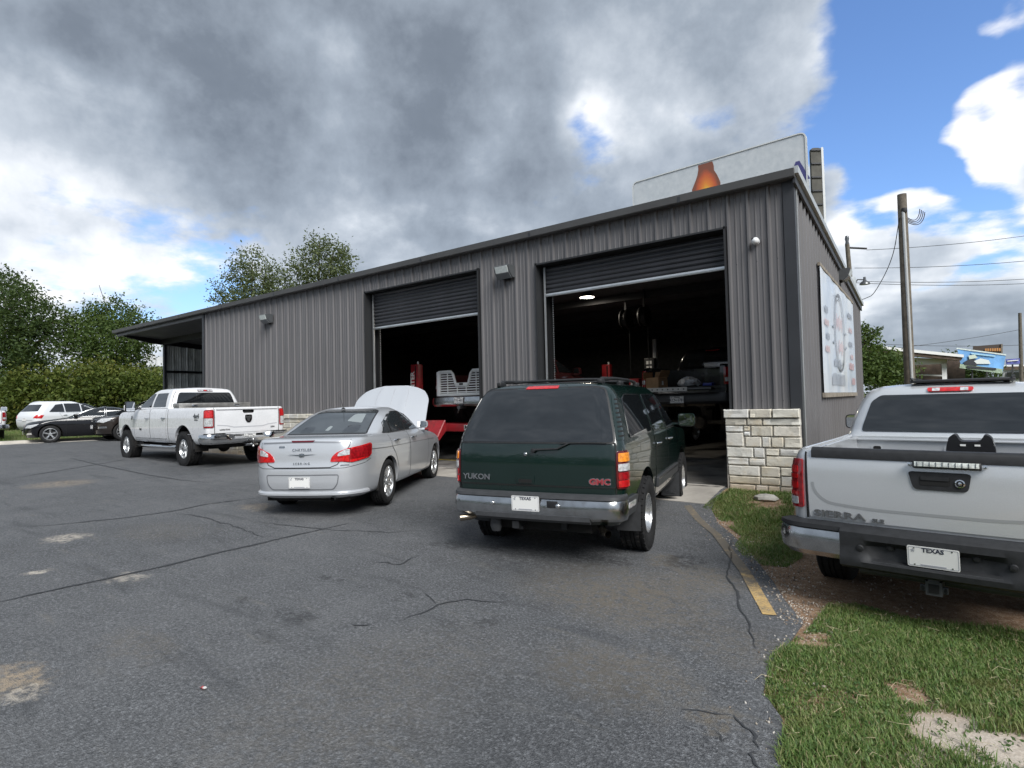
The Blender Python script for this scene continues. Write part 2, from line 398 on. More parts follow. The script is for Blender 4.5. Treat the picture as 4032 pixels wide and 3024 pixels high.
PATCH = [(130, 1047, .75, TAN, .55, 1), (140, 1165, .30, PALE, .8, 1), (82, 1239, .16, PALE, .9, 1), (20, 1475, .34, TAN, .95, 1.6), (45, 1508, .16, PALE, .7, 1), (275, 1252, .22, PALE, .6, 1),
         (560, 1098, .5, TAN, .5, 1.5), (1290, 1265, .95, BRN, .55, 1), (1400, 1310, .8, BRN, .5, 1), (1330, 1460, .7, BRN, .55, 1.3), (1520, 1255, .55, BRN, .6, 1), (1440, 1215, .3, BRN, .7, 1),
         (640, 1335, .25, DRK, .7, 1.4), (580, 1380, .2, DRK, .6, 1.5), (1480, 1215, .28, DRK, .75, .7), (1180, 1195, 1.3, DRK, .55, 1), (900, 1110, 1.1, DRK, .4, 1), (450, 1010, 1.8, DRK, .4, 1),  # broad dark areas lie around the parked vehicles
         (1100, 1120, .8, BRN, .35, 1), (1550, 1560, .2, BRN, .7, 1), (1600, 1400, .5, BRN, .35, 1), (700, 1250, .10, DRK, .8, 1), (730, 1262, .06, DRK, .8, 1), (880, 1290, .12, DRK, .7, 1), (520, 1300, .08, DRK, .7, 1), (1050, 1350, .14, DRK, .6, 1), (980, 1180, .35, DRK, .6, 1.5), (1330, 1215, .25, DRK, .7, 1), (300, 1400, .5, BRN, .3, 2), (800, 1500, .9, BRN, .22, .6), (1150, 1560, .8, DRK, .3, .7), (350, 1150, .9, BRN, .22, 1.5)]
ASPH = asphalt_mat()
lot = tag(sheet('asphalt_lot', LOT, .016, .45, ASPH, .05, .018, 3), kind='structure')
TAR = pmat('crack_tar', (.040, .042, .046), .62, bump=.3, bscale=40)
def ribbon(name, pts, wd, off, mat, parent, jitter=0., seed=0, taper=False):
    rnd = random.Random(seed); P = [np.array(p[:2], float) for p in pts]; Q = []
    for a, b in zip(P[:-1], P[1:]):
        k = max(2, int(np.linalg.norm(b-a)/.07))
        for j in range(k): Q.append(a+(b-a)*j/k)
    Q.append(P[-1]); L = []; Rr = []; jj = 0.
    for i, q in enumerate(Q):
        t = Q[min(i+1, len(Q)-1)]-Q[max(0, i-1)]; t = t/(np.linalg.norm(t)+1e-9); n = np.array([-t[1], t[0]])
        jj = .8*jj+rnd.gauss(0, jitter); ww = wd*(1+(rnd.uniform(-.45, .45) if jitter else 0))
        if taper: ww *= min(1, 4*min(i, len(Q)-1-i)/len(Q)+.15)
        c = q+n*(jj+(rnd.gauss(0, jitter*.8) if jitter > .002 else 0))
        for lst, s in ((L, 1), (Rr, -1)):
            e = c+n*s*ww/2; lst.append((e[0], e[1], gz(e[0], e[1])+off))
    n = len(L); m = MB(); m.add(L+Rr, [(i, i+1, n+i+1, n+i) for i in range(n-1)])
    return m.build(name, mat, parent, 0)
def z5(u, v): return gp(u*.496, 987.5+v*.496)
def z6(u, v): return gp((2700+u/1.6607)*.5486, (2200+v/1.6607)*.5486)
for k, (pl, wd, jt) in enumerate((
    ([z5(*q) for q in ((-60, 655), (0, 640), (330, 565), (640, 500), (880, 440), (1060, 400), (1250, 355), (1420, 318), (1530, 292))], .045, .004),
    ([z5(*q) for q in ((0, 318), (300, 296), (560, 268), (740, 242), (900, 210), (1190, 172))], .035, .004),
    ([z5(*q) for q in ((0, 105), (200, 72), (400, 38), (600, 4))], .05, .003),
    ([z5(*q) for q in ((300, 6), (440, 38), (640, 80), (780, 103), (930, 117))], .05, .003),
    ([z5(*q) for q in ((740, 250), (850, 262), (900, 270), (945, 290), (1040, 310), (1150, 352), (1260, 357))], .022, .012),
    ([z5(*q) for q in ((1630, 465), (1740, 475), (1800, 448), (1850, 430))], .022, .014),
    ([z5(*q) for q in ((1750, 720), (1850, 680), (1900, 650), (1990, 630), (2070, 635), (2200, 640))], .02, .014),
    ([z5(*q) for q in ((1845, 600), (1870, 630), (1900, 650))], .02, .01),
    ([z5(*q) for q in ((1520, 742), (1570, 745), (1620, 742))], .02, .004),
    ([z5(*q) for q in ((1100, 285), (1400, 320), (1700, 335), (1900, 325))], .02, .01),
    ([z6(*q) for q in ((300, -120), (290, 0), (270, 130), (330, 210), (370, 330), (440, 520), (475, 610))], .024, .008),
    ([z6(*q) for q in ((320, 1045), (370, 1105), (420, 1150), (440, 1220), (465, 1285))], .016, .006),
    ([z6(*q) for q in ((-60, 1000), (80, 1016), (320, 1045))], .009, .006),
    ([z6(*q) for q in ((465, 1285), (410, 1300), (440, 1365), (500, 1420))], .016, .006),
    ([z6(*q) for q in ((160, 1150), (230, 1180), (240, 1230), (290, 1190))], .008, .01))):
    ribbon('crack', pl, wd*.8, .0225, TAR, lot, jt, k, True)
# faded yellow line along the edge
def yellow_mat():
    m = bpy.data.materials.new('faded_yellow_paint'); m.use_nodes = True; t = m.node_tree; t.nodes.clear(); b = NB(t)
    tc = b.n('ShaderNodeTexCoord').outputs['Object']; p = b.n('ShaderNodeBsdfPrincipled')
    n1 = b.noise(tc, 9, 7, .7); n2 = b.noise(tc, 55, 4, .7)
    e = gp(1678, 1334); near = b.math('SUBTRACT', 1.0, b.ss(b.vmath('DISTANCE', tc, (e[0], e[1], e[2])), .25, 1.5))
    wear = b.math('ADD', b.math('MULTIPLY', n1, .7), b.math('MULTIPLY', n2, .4))
    wear = b.math('SUBTRACT', wear, b.math('MULTIPLY', near, .20))
    b.set(p.inputs['Base Color'], b.mix(b.ss(wear, .26, .54), (.50, .34, .14, 1), (.13, .115, .095, 1))); p.inputs['Roughness'].default_value = .85
    b.out(p.outputs[0]); return m
ribbon('painted_line', [gp(1485, 1095), gp(1548, 1158), gp(1610, 1240), gp(1663, 1334)], .105, .0225, yellow_mat(), lot, 0., 5)
# concrete apron in front of the doors
CONC = pmat('stained_concrete', (.36, .335, .30), .85, var=.22, vscale=1.6, bump=.25, bscale=45, dirt=(.17, .155, .135), dscale=1.1, dthr=(.48, .72))
apron = tag(sheet('concrete_apron', [(-2.70, 8.46), (-2.70, 9.50), (-12.6, 9.50), (-12.6, 8.50)], .024, .3, CONC, .06), kind='structure')
ribbon('expansion_joint', [(-2.75, 9.33), (-12.5, 9.33)], .03, .031, TAR, apron, .001, 3)
# pale concrete kerb strip along the far side of the lot
KERB = pmat('kerb_concrete', (.50, .47, .42), .9, var=.15, vscale=2., bump=.2, bscale=30)
kl = [(-31.4, -6), (-30.0, 4.6), (-29.3, 7.3), (-28.55, 9.5), (-27.6, 13.4)]
m = MB(); rows = []
for i, p in enumerate(kl):
    t = np.array(kl[min(i+1, 4)])-np.array(kl[max(0, i-1)]); t /= np.linalg.norm(t); n = np.array([-t[1], t[0]])
    prof = ((-.35, -.05), (-.35, .028), (.25, .03), (.27, .12), (.42, .13), (.44, -.05))
    rows.append([(p[0]+n[0]*a, p[1]+n[1]*a, gz(p[0], p[1])+h) for a, h in prof])
m.grid(rows); tag(m.build('kerb', KERB, None, 30), kind='structure')
# small litter on the lot
lit = thing('candy_wrapper', 'small crumpled red wrapper lying on the open asphalt', 'wrapper', tuple(gp(438, 1495)+np.array([0, 0, .022])))
m = MB(); m.grid([[(x*.012, y*.012, .004*((x*3+y*7) % 3)) for x in range(-2, 3)] for y in range(-1, 2)]); m.build('foil', pmat('wrapper_red', (.42, .03, .035), .3, spec=.6), lit)
m = MB(); m.box((.018, .002, .008), (.02, .016, .006)); m.build('torn_corner', pmat('wrapper_white', (.7, .68, .66), .4), lit)
# ------------------------------------------------------------------ the metal workshop
YW, XC, XL, YB = 9.51, -1.57, -20.03, 19.65     # front plane, right corner, left end, back
SHEET = pmat('grey_metal_sheet', (.140, .136, .140), .40, metal=.0, spec=.5, var=.07, vscale=2.2, dirt=(.112, .108, .110), dscale=3.2, dthr=(.52, .80), stretch=(1, 1, .14))
TRIM = pmat('charcoal_trim', (.034, .036, .041), .42, spec=.5, var=.08, vscale=2.)
FASC = pmat('fascia_grey', (.085, .085, .086), .45, var=.10, vscale=1.5)
PALET = pmat('galvanised_trim', (.55, .57, .57), .38, metal=.5, var=.1, vscale=3)
BLACK = pmat('black_paint', (.012, .012, .013), .5)
DARK = pmat('dimmed_interior_panel', (.028, .028, .030), .85, var=.2, vscale=1.5)  # panel colour with the dimness of the interior put in
shop = thing('workshop_building', 'long grey ribbed-metal workshop with two roll-up bay doors and stone wainscot', 'building', (0, 0, 0))
RIB = ((0, 0), (.020, .038), (.050, .038), (.070, 0), (.130, 0), (.138, .009), (.152, .009), (.160, 0), (.215, 0), (.223, .009), (.237, .009), (.245, 0), (.3047, 0))
def prof(a, b):
    "(s, proud) samples of the rib profile between a and b"
    k0 = int(math.floor(a/.3048)); pts = []
    for k in range(k0, int(b/.3048)+2):
        for s, h in RIB: pts.append((k*.3048+s, h))
    xs = [p[0] for p in pts]; hs = [p[1] for p in pts]
    out = [(a, float(np.interp(a, xs, hs)))]+[p for p in pts if a+1e-4 < p[0] < b-1e-4]+[(b, float(np.interp(b, xs, hs)))]
    return out
def panel_run(fn, s0, s1, z0, z1, parent=shop, mat=SHEET, name='wall_panel', wd=.9144):
    "cut a run of wall into sheets; fn(s, proud, z) -> point; z0, z1 numbers or functions of s"
    f0 = z0 if callable(z0) else (lambda s: z0); f1 = z1 if callable(z1) else (lambda s: z1)
    k = math.floor(s0/wd+1e-6)
    while k*wd < s1-1e-3:
        a, b = max(s0, k*wd), min(s1, (k+1)*wd)-.0015; k += 1
        if b-a < .01: continue
        P = prof(a, b); m = MB()
        m.grid([[fn(s, h, f0(s)) for s, h in P], [fn(s, h, f1(s)) for s, h in P]])
        m.build(name, mat, parent, 20, fixn=False)
front = lambda s, h, z: (XC-s, YW-h, z)
S = lambda X: XC-X
D2 = (-6.28, -2.56, 4.25); D1 = (-11.53, -7.76, 4.39)
ZS, ZT = 1.20, 4.80
panel_run(front, .12, S(D2[1])-.0, ZS, ZT)
panel_run(front, S(D2[1]), S(D2[0]), D2[2], ZT)
panel_run(front, S(D2[0]), S(D1[1]), ZS, ZT)
panel_run(front, S(D1[1]), S(D1[0]), D1[2], ZT)
panel_run(front, S(D1[0]), S(XL), ZS, ZT)
roofz = lambda y: 4.90-(y-9.4)*(4.90-4.15)/(YB-9.4)
side = lambda s, h, z: (XC+h, YW+s, z)
panel_run(side, .12, YB-YW, .0, lambda s: roofz(YW+s)-.12)
# screws show as small dark dots in rows
def screws(pts, name='screw_row'):
    m = MB()
    for p, n in pts: m.box(p, (.012, .012, .012))
    o = m.build(name, TRIM, shop, 0); tag(o, kind='stuff')
sp = []
for z in (4.70, 3.62, 2.5, 1.42):
    s = .2286
    while s < S(XL):
        X = XC-s
        if not (D2[0] < X < D2[1] and z < D2[2]) and not (D1[0] < X < D1[1] and z < D1[2]): sp.append(((X, YW-.006, z), 0))
        s += .3048
screws(sp)
m = MB()   # folded corner trims
m.prism([(0, -.035), (.0, .0), (0, 0)], lambda u, v, t: (0, 0, 0), 0, 0) if False else None
m.box((XC-.055, YW-.019, 3.02), (.13, .040, 3.54)); m.box((XC+.019, YW+.042, 2.42), (.040, .16, 4.76))
m.build('corner_trim', TRIM, shop, 0)
m = MB(); m.box((XC+.0245, YW+.135, 2.42), (.052, .028, 4.70)); m.build('trim_edge', PALET, shop, 0)
m = MB(); m.box((XL-.05, YW-.018, 2.75), (.12, .05, 4.06)); m.build('corner_trim', TRIM, shop, 0)
# eave trim along the whole front, over the canopy too
m = MB(); XE0, XE1 = -27.66, -1.50
m.prism([(YW-.20, 4.905), (YW-.045, 4.93), (YW-.02, 4.93), (YW-.02, 4.80), (YW-.035, 4.775), (YW-.15, 4.775), (YW-.17, 4.775), (YW-.185, 4.79)], lambda u, v, t: (t, u, v), XE0, XE1)
m.build('eave_trim', FASC, shop, 25)
k = XE0+3.05
while k < XE1-.5:
    m = MB(); m.box((k, YW-.190, 4.842), (.05, .012, .125)); m.build('trim_joint', TRIM, shop, 0); k += 3.05
# roof
m = MB(); m.prism([(YW-.12, roofz(YW-.12)+.012), (YB+.1, roofz(YB+.1)+.012), (YB+.1, roofz(YB+.1)-.08), (YW-.12, roofz(YW-.12)-.08)], lambda u, v, t: (t, u, v), -27.64, XC+.03)
m.build('roof', PALET, shop, 0)
m = MB(); m.prism([(YW-.12, roofz(YW)+.06), (YB+.12, roofz(YB)+.05), (YB+.12, roofz(YB)-.055), (YW-.12, roofz(YW)-.05)], lambda u, v, t: (t, u, v), XC+.045, XC+.12)
m.build('rake_trim', pmat('pale_rake_trim', (.50, .53, .54), .35, metal=.35, var=.08), shop, 0)
m = MB(); m.prism([(YW-.12, roofz(YW)-.052), (YB+.1, roofz(YB)-.057), (YB+.1, roofz(YB)-.20), (YW-.12, roofz(YW)-.19)], lambda u, v, t: (t, u, v), XC+.04, XC+.075)
m.build('rake_trim', TRIM, shop, 0)
# ceiling, back and partition walls, floor of the bays
m = MB(); m.add([(XL, YW+.03, 4.70), (XC-.02, YW+.03, 4.70), (XC-.02, YB-.05, 4.02), (XL, YB-.05, 4.02)], [(0, 1, 2, 3)]); m.build('ceiling', pmat('foil_insulation', (.15, .15, .155), .7, bump=.5, bscale=6, var=.2), shop, 0)  # insulation darkened in colour to stand in for low light
m = MB(); m.add([(XL, YB, 0), (XC, YB, 0), (XC, YB, 4.1), (XL, YB, 4.1)], [(0, 1, 2, 3)]); m.build('back_wall', pmat('bay_back_wall', (.07, .07, .072), .85, var=.3, bump=.6, bscale=30), shop, 0)  # wall colour darkened likewise for the dim bays
m = MB(); m.add([(XL, YW, 0), (XL, YB, 0), (XL, YB, 4.05), (XL, YW, 4.8)], [(0, 1, 2, 3)]); m.build('end_wall', SHEET, shop, 0)
fl = MB(); fl.grid([[(x, y, .034) for x in np.linspace(XL, XC-.05, 20)] for y in np.linspace(YW-.02, YB, 12)])
tag(fl.build('bay_floor', pmat('bay_floor_concrete', (.22, .21, .195), .55, var=.3, vscale=1.3, dirt=(.06, .058, .055), dscale=1.6, dthr=(.45, .7), bump=.1), None, 0), kind='structure')
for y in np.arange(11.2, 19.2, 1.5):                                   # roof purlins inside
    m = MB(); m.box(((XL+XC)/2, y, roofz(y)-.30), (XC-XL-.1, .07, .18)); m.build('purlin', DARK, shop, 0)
# stone: real blocks on a mortar backing
def stone_mat():
    m = bpy.data.materials.new('limestone'); m.use_nodes = True; t = m.node_tree; t.nodes.clear(); b = NB(t)
    tc = b.n('ShaderNodeTexCoord').outputs['Object']; oi = b.n('ShaderNodeObjectInfo'); p = b.n('ShaderNodeBsdfPrincipled')
    off = b.vmath('ADD', tc, b.vmath('SCALE', (7.3, 3.1, 5.7), scale=oi.outputs['Random']))
    n1 = b.noise(off, 5, 6, .65, .4); n2 = b.noise(off, 22, 6, .7)
    base = b.ramp(oi.outputs['Random'], ((0, (.63, .625, .60)), (.3, (.69, .67, .62)), (.55, (.66, .61, .51)), (.8, (.68, .66, .59)), (1, (.75, .75, .74))))
    base = b.mix(b.math('MULTIPLY', b.ss(n1, .48, .70), .45), base, (.56, .45, .28, 1))
    base = b.mix(b.math('MULTIPLY', b.ss(n2, .52, .75), .5), base, (.33, .31, .28, 1))
    sz = b.n('ShaderNodeSeparateXYZ'); b.set(sz.inputs[0], tc)
    soil = b.math('MULTIPLY', b.math('SUBTRACT', 1.0, b.ss(b.math('ADD', sz.outputs[2], b.math('MULTIPLY', n1, .25)), .12, .42)), .6)
    base = b.mix(soil, base, (.40, .26, .13, 1))
    b.set(p.inputs['Base Color'], base); p.inputs['Roughness'].default_value = .9; p.inputs['Specular IOR Level'].default_value = .25
    bn = b.n('ShaderNodeBump'); bn.inputs['Strength'].default_value = .9; bn.inputs['Distance'].default_value = .012
    t.links.new(b.math('ADD', n1, b.math('MULTIPLY', n2, .8)), bn.inputs['Height']); t.links.new(bn.outputs[0], p.inputs['Normal'])
    b.out(p.outputs[0]); return m
STONE = stone_mat(); MORTAR = pmat('mortar', (.50, .47, .42), .95, var=.15, bump=.5, bscale=80)
srnd = random.Random(11)
def stone(parent, x0, x1, z0, z1, y, depth=.07, proud=.022):
    proud *= .8
    "a rough-faced block, front towards -Y"
    nxs = max(4, min(8, 2+int((x1-x0)/.06))); nzs = 5
    xs = np.concatenate([[x0], np.linspace(x0+.011, x1-.011, nxs-2), [x1]]); zs = np.concatenate([[z0], np.linspace(z0+.010, z1-.010, nzs-2), [z1]]); P = []
    for j, z in enumerate(zs):
        row = []
        for i, x in enumerate(xs):
            e = i in (0, nxs-1) or j in (0, nzs-1)
            row.append((x+(0 if not e else srnd.uniform(-.004, .004)), y-(srnd.uniform(.35, 1.25)*proud if not e else srnd.uniform(-.3, .2)*proud), z+(0 if not e else srnd.uniform(-.004, .004))))
        P.append(row)
    m = MB(); m.grid(P); nn = nxs*nzs
    loop = [j for j in range(nxs)]+[nxs*k+nxs-1 for k in range(1, nzs)]+[nxs*(nzs-1)+j for j in range(nxs-2, -1, -1)]+[nxs*k for k in range(nzs-2, 0, -1)]
    bk = [(m.v[i][0], y+depth, m.v[i][2]) for i in loop]; L = len(loop)
    k0 = len(m.v); m.v += bk; m.f += [(loop[i], loop[(i+1) % L], k0+(i+1) % L, k0+i) for i in range(L)]
    return m.build('stone', STONE, parent, 14)
def lx(u): return -2.665+(u-190)*(2.665-1.545)/(1390-190)
def lz(v): return 1.305-(v-105)*(1.305+.03)/(1480-105)
pier = empty('stone_pier', (0, 0, 0), 0, shop)
LAY = [(118, 258, ((195, 605), (620, 960), (975, 1378))), (266, 376, ((210, 558), (570, 805), (817, 1378))), (388, 484, ((212, 496),)), (496, 718, ((216, 506),)),
       (388, 470, ((512, 612),)), (480, 548, ((512, 612),)), (388, 550, ((628, 964), (976, 1374))), (562, 722, ((530, 784), (795, 930), (940, 1124), (1134, 1380))),
       (734, 894, ((222, 650), (662, 830))), (745, 852, ((846, 1050), (1064, 1382))), (862, 1022, ((846, 1384),)), (906, 1016, ((232, 570), (582, 832))),
       (1030, 1190, ((238, 742), (764, 1050))), (1034, 1162, ((1062, 1386),)), (1200, 1320, ((248, 742), (752, 1050))), (1172, 1326, ((1062, 1388),)),
       (1332, 1500, ((250, 664), (674, 858), (868, 1038), (1048, 1390)))]
for v0, v1, xs in LAY:
    cap = v0 < 200
    for a, bb in xs: stone(pier, lx(a)+.004, lx(bb)-.004, lz(v1)+.003, lz(v0)-.003, YW-(.165 if cap else .135), .10, .026)
m = MB(); m.box(((lx(205)+lx(1385))/2, YW-.06, .615), (lx(1385)-lx(205)-.02, .125, 1.33)); m.build('mortar_bed', MORTAR, pier, 0)
def ashlar(x0, x1, seed):
    rn = random.Random(seed); wl = empty('stone_wainscot', (0, 0, 0), 0, shop)
    zs = [1.30, 1.165, 1.05, .90, .74, .62, .47, .33, .19, .02]
    for j in range(len(zs)-1):
        x = x0
        while x < x1-.02:
            L = rn.uniform(.2, .52); e = x+L
            if x1-e < .18: e = x1
            stone(wl, x+.005, e-.005, zs[j+1]+.005, zs[j]-.005, YW-(.165 if j == 0 else .135), .10, .026); x = e
    m = MB(); m.box(((x0+x1)/2, YW-.06, .64), (x1-x0-.02, .125, 1.28)); m.build('mortar_bed', MORTAR, wl, 0)
ashlar(-20.0, -11.56, 4); ashlar(-7.72, -6.32, 9)
# bay doors
SLAT = pmat('black_door_slat', (.030, .031, .036), .33, spec=.6, var=.15, vscale=3)
ALU = pmat('brushed_aluminium', (.66, .68, .69), .3, metal=.75, var=.08, vscale=4)
def bay_door(X0, X1, ZH, zbar):
    d = empty('roll_up_door', (0, 0, 0), 0, shop); yc = YW+.16; wX = X1-X0; cx = (X0+X1)/2
    m = MB()
    for xx in (X0+.012, X1-.012): m.box((xx, YW+.10, ZH/2+.02), (.030, .34, ZH))
    m.box((cx, YW+.10, ZH-.012), (wX, .34, .030)); m.build('jamb', pmat('jamb_black', (.022, .023, .025), .5), d, 0)
    for xx, ww in ((X0+.06, .10), (X1-.04, .07)): m = MB(); m.box((xx, YW+.33, ZH/2), (ww, .10, ZH)); m.build('jamb_return', BLACK, d, 0)
    m = MB(); m.box((cx, yc+.22, ZH-.06), (wX, .30, .22)); m.build('header_hood', BLACK, d, 0)
    pitch = .088; z = zbar+.062
    P = [(0, 0), (.012, .012), (.03, .022), (.05, .024), (.066, .016), (.074, .002), (.0865, 0)]
    mm = MB(); mm.grid([[(x, -h, zz) for x in (-(wX-.15)/2, (wX-.15)/2)] for zz, h in P]); sm = mm.mesh('slat', 40)
    n = 0
    while z < ZH-.10:
        o = link('slat', sm, SLAT, d, (cx+.05, yc-.002*(n % 2), z)); z += pitch; n += 1
    m = MB(); m.prism(rpoly([(-.03, 0), (.03, 0), (.03, .06), (-.03, .06)], .006, 2), lambda u, v, t: (t, yc+u, zbar+v), X0+.115, X1-.03); m.box((cx+.045, yc-.036, zbar+.03), (wX-.16, .012, .014)); m.build('bottom_bar', ALU, d, 25)
    for xx, q_ in ((X0+.10, -.02), (X1-.022, .012)):
        m = MB(); m.box((xx, yc-.028, ZH/2), (.045, .006, ZH-.1)); m.box((xx+q_, yc, ZH/2), (.006, .06, ZH-.1)); m.build('guide_track', ALU, d, 0)
    m = MB(); m.tube([(X0+.33, yc+.10, .9+i*.035) for i in range(int((zbar-.9)/.035))], [.010, .005]*200, 5) if False else None
    ch = MB(); zz = 1.0
    while zz < ZH-.5: ch.box((X0+.20, yc+.11, zz), (.012, .012, .022)); zz += .045
    tag(ch.build('hoist_chain', ALU, d, 0), kind='stuff')
bay_door(*D2, 3.60); bay_door(*D1, 3.43)
# canopy at the left end
can = empty('canopy', (0, 0, 0), 0, shop); XQ = -27.62
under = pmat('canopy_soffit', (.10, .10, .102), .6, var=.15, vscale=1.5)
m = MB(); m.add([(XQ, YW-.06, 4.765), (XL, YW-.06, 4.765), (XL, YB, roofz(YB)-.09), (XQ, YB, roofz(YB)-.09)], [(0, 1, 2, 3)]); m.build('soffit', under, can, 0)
m = MB(); m.prism([(YW-.02, 4.77), (YW-.02, 4.66), (YW+.05, 4.66), (YW+.05, 4.77)], lambda u, v, t: (t, u, v), XQ, XL-.1); m.build('front_beam', SHEET, can, 0)
for y in (11.25, 13.2, 15.4, 17.6): m = MB(); m.box(((XQ+XL)/2, y, roofz(y)-.22), (XL-XQ, .15, .26)); m.build('beam', BLACK, can, 0)
m = MB(); m.prism([(YW-.05, roofz(YW)-.10), (YB, roofz(YB)-.10), (YB, roofz(YB)-.34), (YW+1.2, roofz(YW+1.2)-.34), (YW-.05, roofz(YW)-.16)], lambda u, v, t: (t, u, v), XQ-.04, XQ+.10); m.build('rake_beam', BLACK, can, 0)
panel_run(lambda s, h, z: (XQ+.02+h, 11.36+s, z), 0, YB-11.36, gz(XQ, 12), lambda s: roofz(11.36+s)-.30, can, pmat('bare_sheet_inner', (.62, .64, .62), .45, metal=.0, var=.2, vscale=2), 'end_panel')
m = MB(); m.box((XQ+.07, 11.32, 2.4), (.15, .10, 4.4)); m.build('post', TRIM, can, 0)
for z in (3.22, 1.6): m = MB(); m.box((XQ+.11, 15.4, z), (.06, 8.2, .10)); m.build('girt', BLACK, can, 0)
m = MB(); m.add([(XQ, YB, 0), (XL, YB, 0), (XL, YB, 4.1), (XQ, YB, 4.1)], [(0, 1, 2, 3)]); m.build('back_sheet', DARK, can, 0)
# things fixed to the wall
LENS = pmat('lamp_lens', (.62, .66, .65), .25, spec=.6, var=.1, vscale=20)
HOUS = pmat('lamp_housing', (.075, .08, .085), .45, var=.1)
def wall_pack(x, z, label, side_=False, s=1.0):
    t = thing('wall_light', label, 'wall light', (0, 0, 0), 0)
    fn = (lambda u, v, q: (x+q, YW-.03-u, z+v)) if not side_ else (lambda u, v, q: (XC+.03+u, x+q, z+v))
    k = .19*s
    m = MB(); m.prism(rpoly([(0, -.12*s), (.09*s, -.13*s), (.19*s, -.035*s), (.24*s, .10*s), (.22*s, .125*s), (0, .125*s)], .012, 2), fn, -k, k); m.build('housing', HOUS, t, 25)
    m = MB(); m.prism([(.192*s, -.033*s), (.206*s, -.038*s), (.252*s, .088*s), (.240*s, .094*s)], fn, -k*.82, k*.82); m.build('lens', LENS, t, 0)
    m = MB(); m.prism([(.10*s, -.128*s), (.19*s, -.042*s), (.205*s, -.052*s), (.11*s, -.145*s)], fn, -k*.9, k*.9); m.build('lower_glass', pmat('lamp_glass_dark', (.16, .17, .18), .2), t, 0)
    m = MB(); m.prism([(0, -.16*s), (.05*s, -.16*s), (.05*s, -.12*s), (0, -.12*s)], fn, -.05, .05); m.build('junction_box', BLACK, t, 0)
wall_pack(-6.98, 4.19, 'slanted grey wall light on the wall between the two bay doors')
wall_pack(-15.95, 4.17, 'slanted grey wall light on the blank wall beside the canopy')
wall_pack(14.9, 4.20, 'dark wall light jutting from the side wall above the banner', True)
t = thing('security_camera', 'white dome security camera on the metal wall above the stone pier', 'camera', (-2.10, YW-.03, 3.93))
wm = pmat('white_plastic', (.78, .79, .80), .35)
m = MB(); m.lathe([(0, .0), (.055, .0), (.055, .03), (.048, .035), (0, .036)], 20, lambda x, y, a: (x, -a, y)); m.build('base', wm, t, 40)
m = MB(); m.lathe([(.0, .118), (.02, .115), (.038, .104), (.052, .085), (.058, .062), (.055, .04), (.04, .03)], 20, lambda x, y, a: (x, -a, y)); m.build('dome', wm, t, 60)
m = MB(); m.lathe([(0, .024), (.02, .022), (.022, 0), (0, 0)], 14, lambda x, y, a: (x-.028, -.085-a*.8, y+.028)); m.build('lens', pmat('camera_lens', (.01, .01, .012), .1), t, 40)
# printed banner on the side wall
ban = thing('banner', 'white vinyl shop banner with round red logo on the side wall', 'banner', (0, 0, 0))
XB = XC+.062; by0, by1, bz0, bz1 = 11.60, 17.30, 1.53, 3.84
def banner_mat():
    m = bpy.data.materials.new('banner_print'); m.use_nodes = True; t = m.node_tree; t.nodes.clear(); b = NB(t)
    tc = b.n('ShaderNodeTexCoord').outputs['Object']; p = b.n('ShaderNodeBsdfPrincipled')
    mp = b.n('ShaderNodeMapping'); b.set(mp.inputs[0], tc); mp.inputs['Scale'].default_value = (1, 1.2, .7)
    n = b.noise(mp.outputs[0], .9, 6, .6, .6)
    b.set(p.inputs['Base Color'], b.ramp(n, ((.32, (.50, .58, .70)), (.5, (.64, .70, .77)), (.66, (.74, .77, .80))))); p.inputs['Roughness'].default_value = .22; p.inputs['Specular IOR Level'].default_value = .7
    bn = b.n('ShaderNodeBump'); bn.inputs['Strength'].default_value = .2; bn.inputs['Distance'].default_value = .04
    t.links.new(b.noise(mp.outputs[0], 1.6, 3, .5), bn.inputs['Height']); t.links.new(bn.outputs[0], p.inputs['Normal'])
    b.out(p.outputs[0]); return m
m = MB(); rows = []
for z in np.linspace(bz0, bz1, 22):
    rows.append([(XB+.006*math.sin(y*5.1+z*1.3)*(.4+.6*math.sin(z*2.2)**2), y, z) for y in np.linspace(by0, by1, 46)])
m.grid(rows); m.build('sheet', banner_mat(), ban, 60)
wood = pmat('weathered_batten', (.25, .22, .18), .8, var=.3, vscale=6)
m = MB(); m.box((XB-.01, (by0+by1)/2, bz0-.045), (.05, by1-by0, .085)); m.build('lower_batten', wood, ban, 0)
m = MB(); m.box((XB-.01, (by0+by1)/2, bz1+.035), (.04, by1-by0, .06)); m.build('upper_batten', wood, ban, 0)
br_red = pmat('print_red', (.50, .30, .30), .3); br_grey = pmat('print_grey', (.30, .33, .38), .3); br_pale = pmat('print_pale_red', (.55, .42, .43), .3)
yc = 14.1
for r0, r1 in ((.86, .80), (.745, .72)):
    m = MB(); n = 48
    m.add([(XB+.021, yc+r*1.0*math.cos(2*math.pi*i/n), 2.82+r*.98*math.sin(2*math.pi*i/n)) for r in (r0, r1) for i in range(n)], [(i, (i+1) % n, n+(i+1) % n, n+i) for i in range(n)])
    m.build('logo_ring', pmat('print_ring', (.16, .17, .19), .3), ban, 0)
for (yy, zz, n_, hh, mt_) in ((yc-.05, 3.02, 7, .34, br_red), (yc+.12, 2.50, 5, .32, br_red)):   # script lettering, too blurred to read
    for k in range(n_):
        q = MB(); y0 = yy+(k-n_/2)*.15; h2 = hh*(.55 if k % 3 else 1.0)
        q.prism(rpoly([(0, -h2*.5), (.045, -h2*.5), (.115, h2*.5), (.07, h2*.5)], .012, 2), lambda u, v, t: (XB+.020+t, y0+u, zz+v), 0, .002); q.build('logo_stroke', mt_, ban, 0)
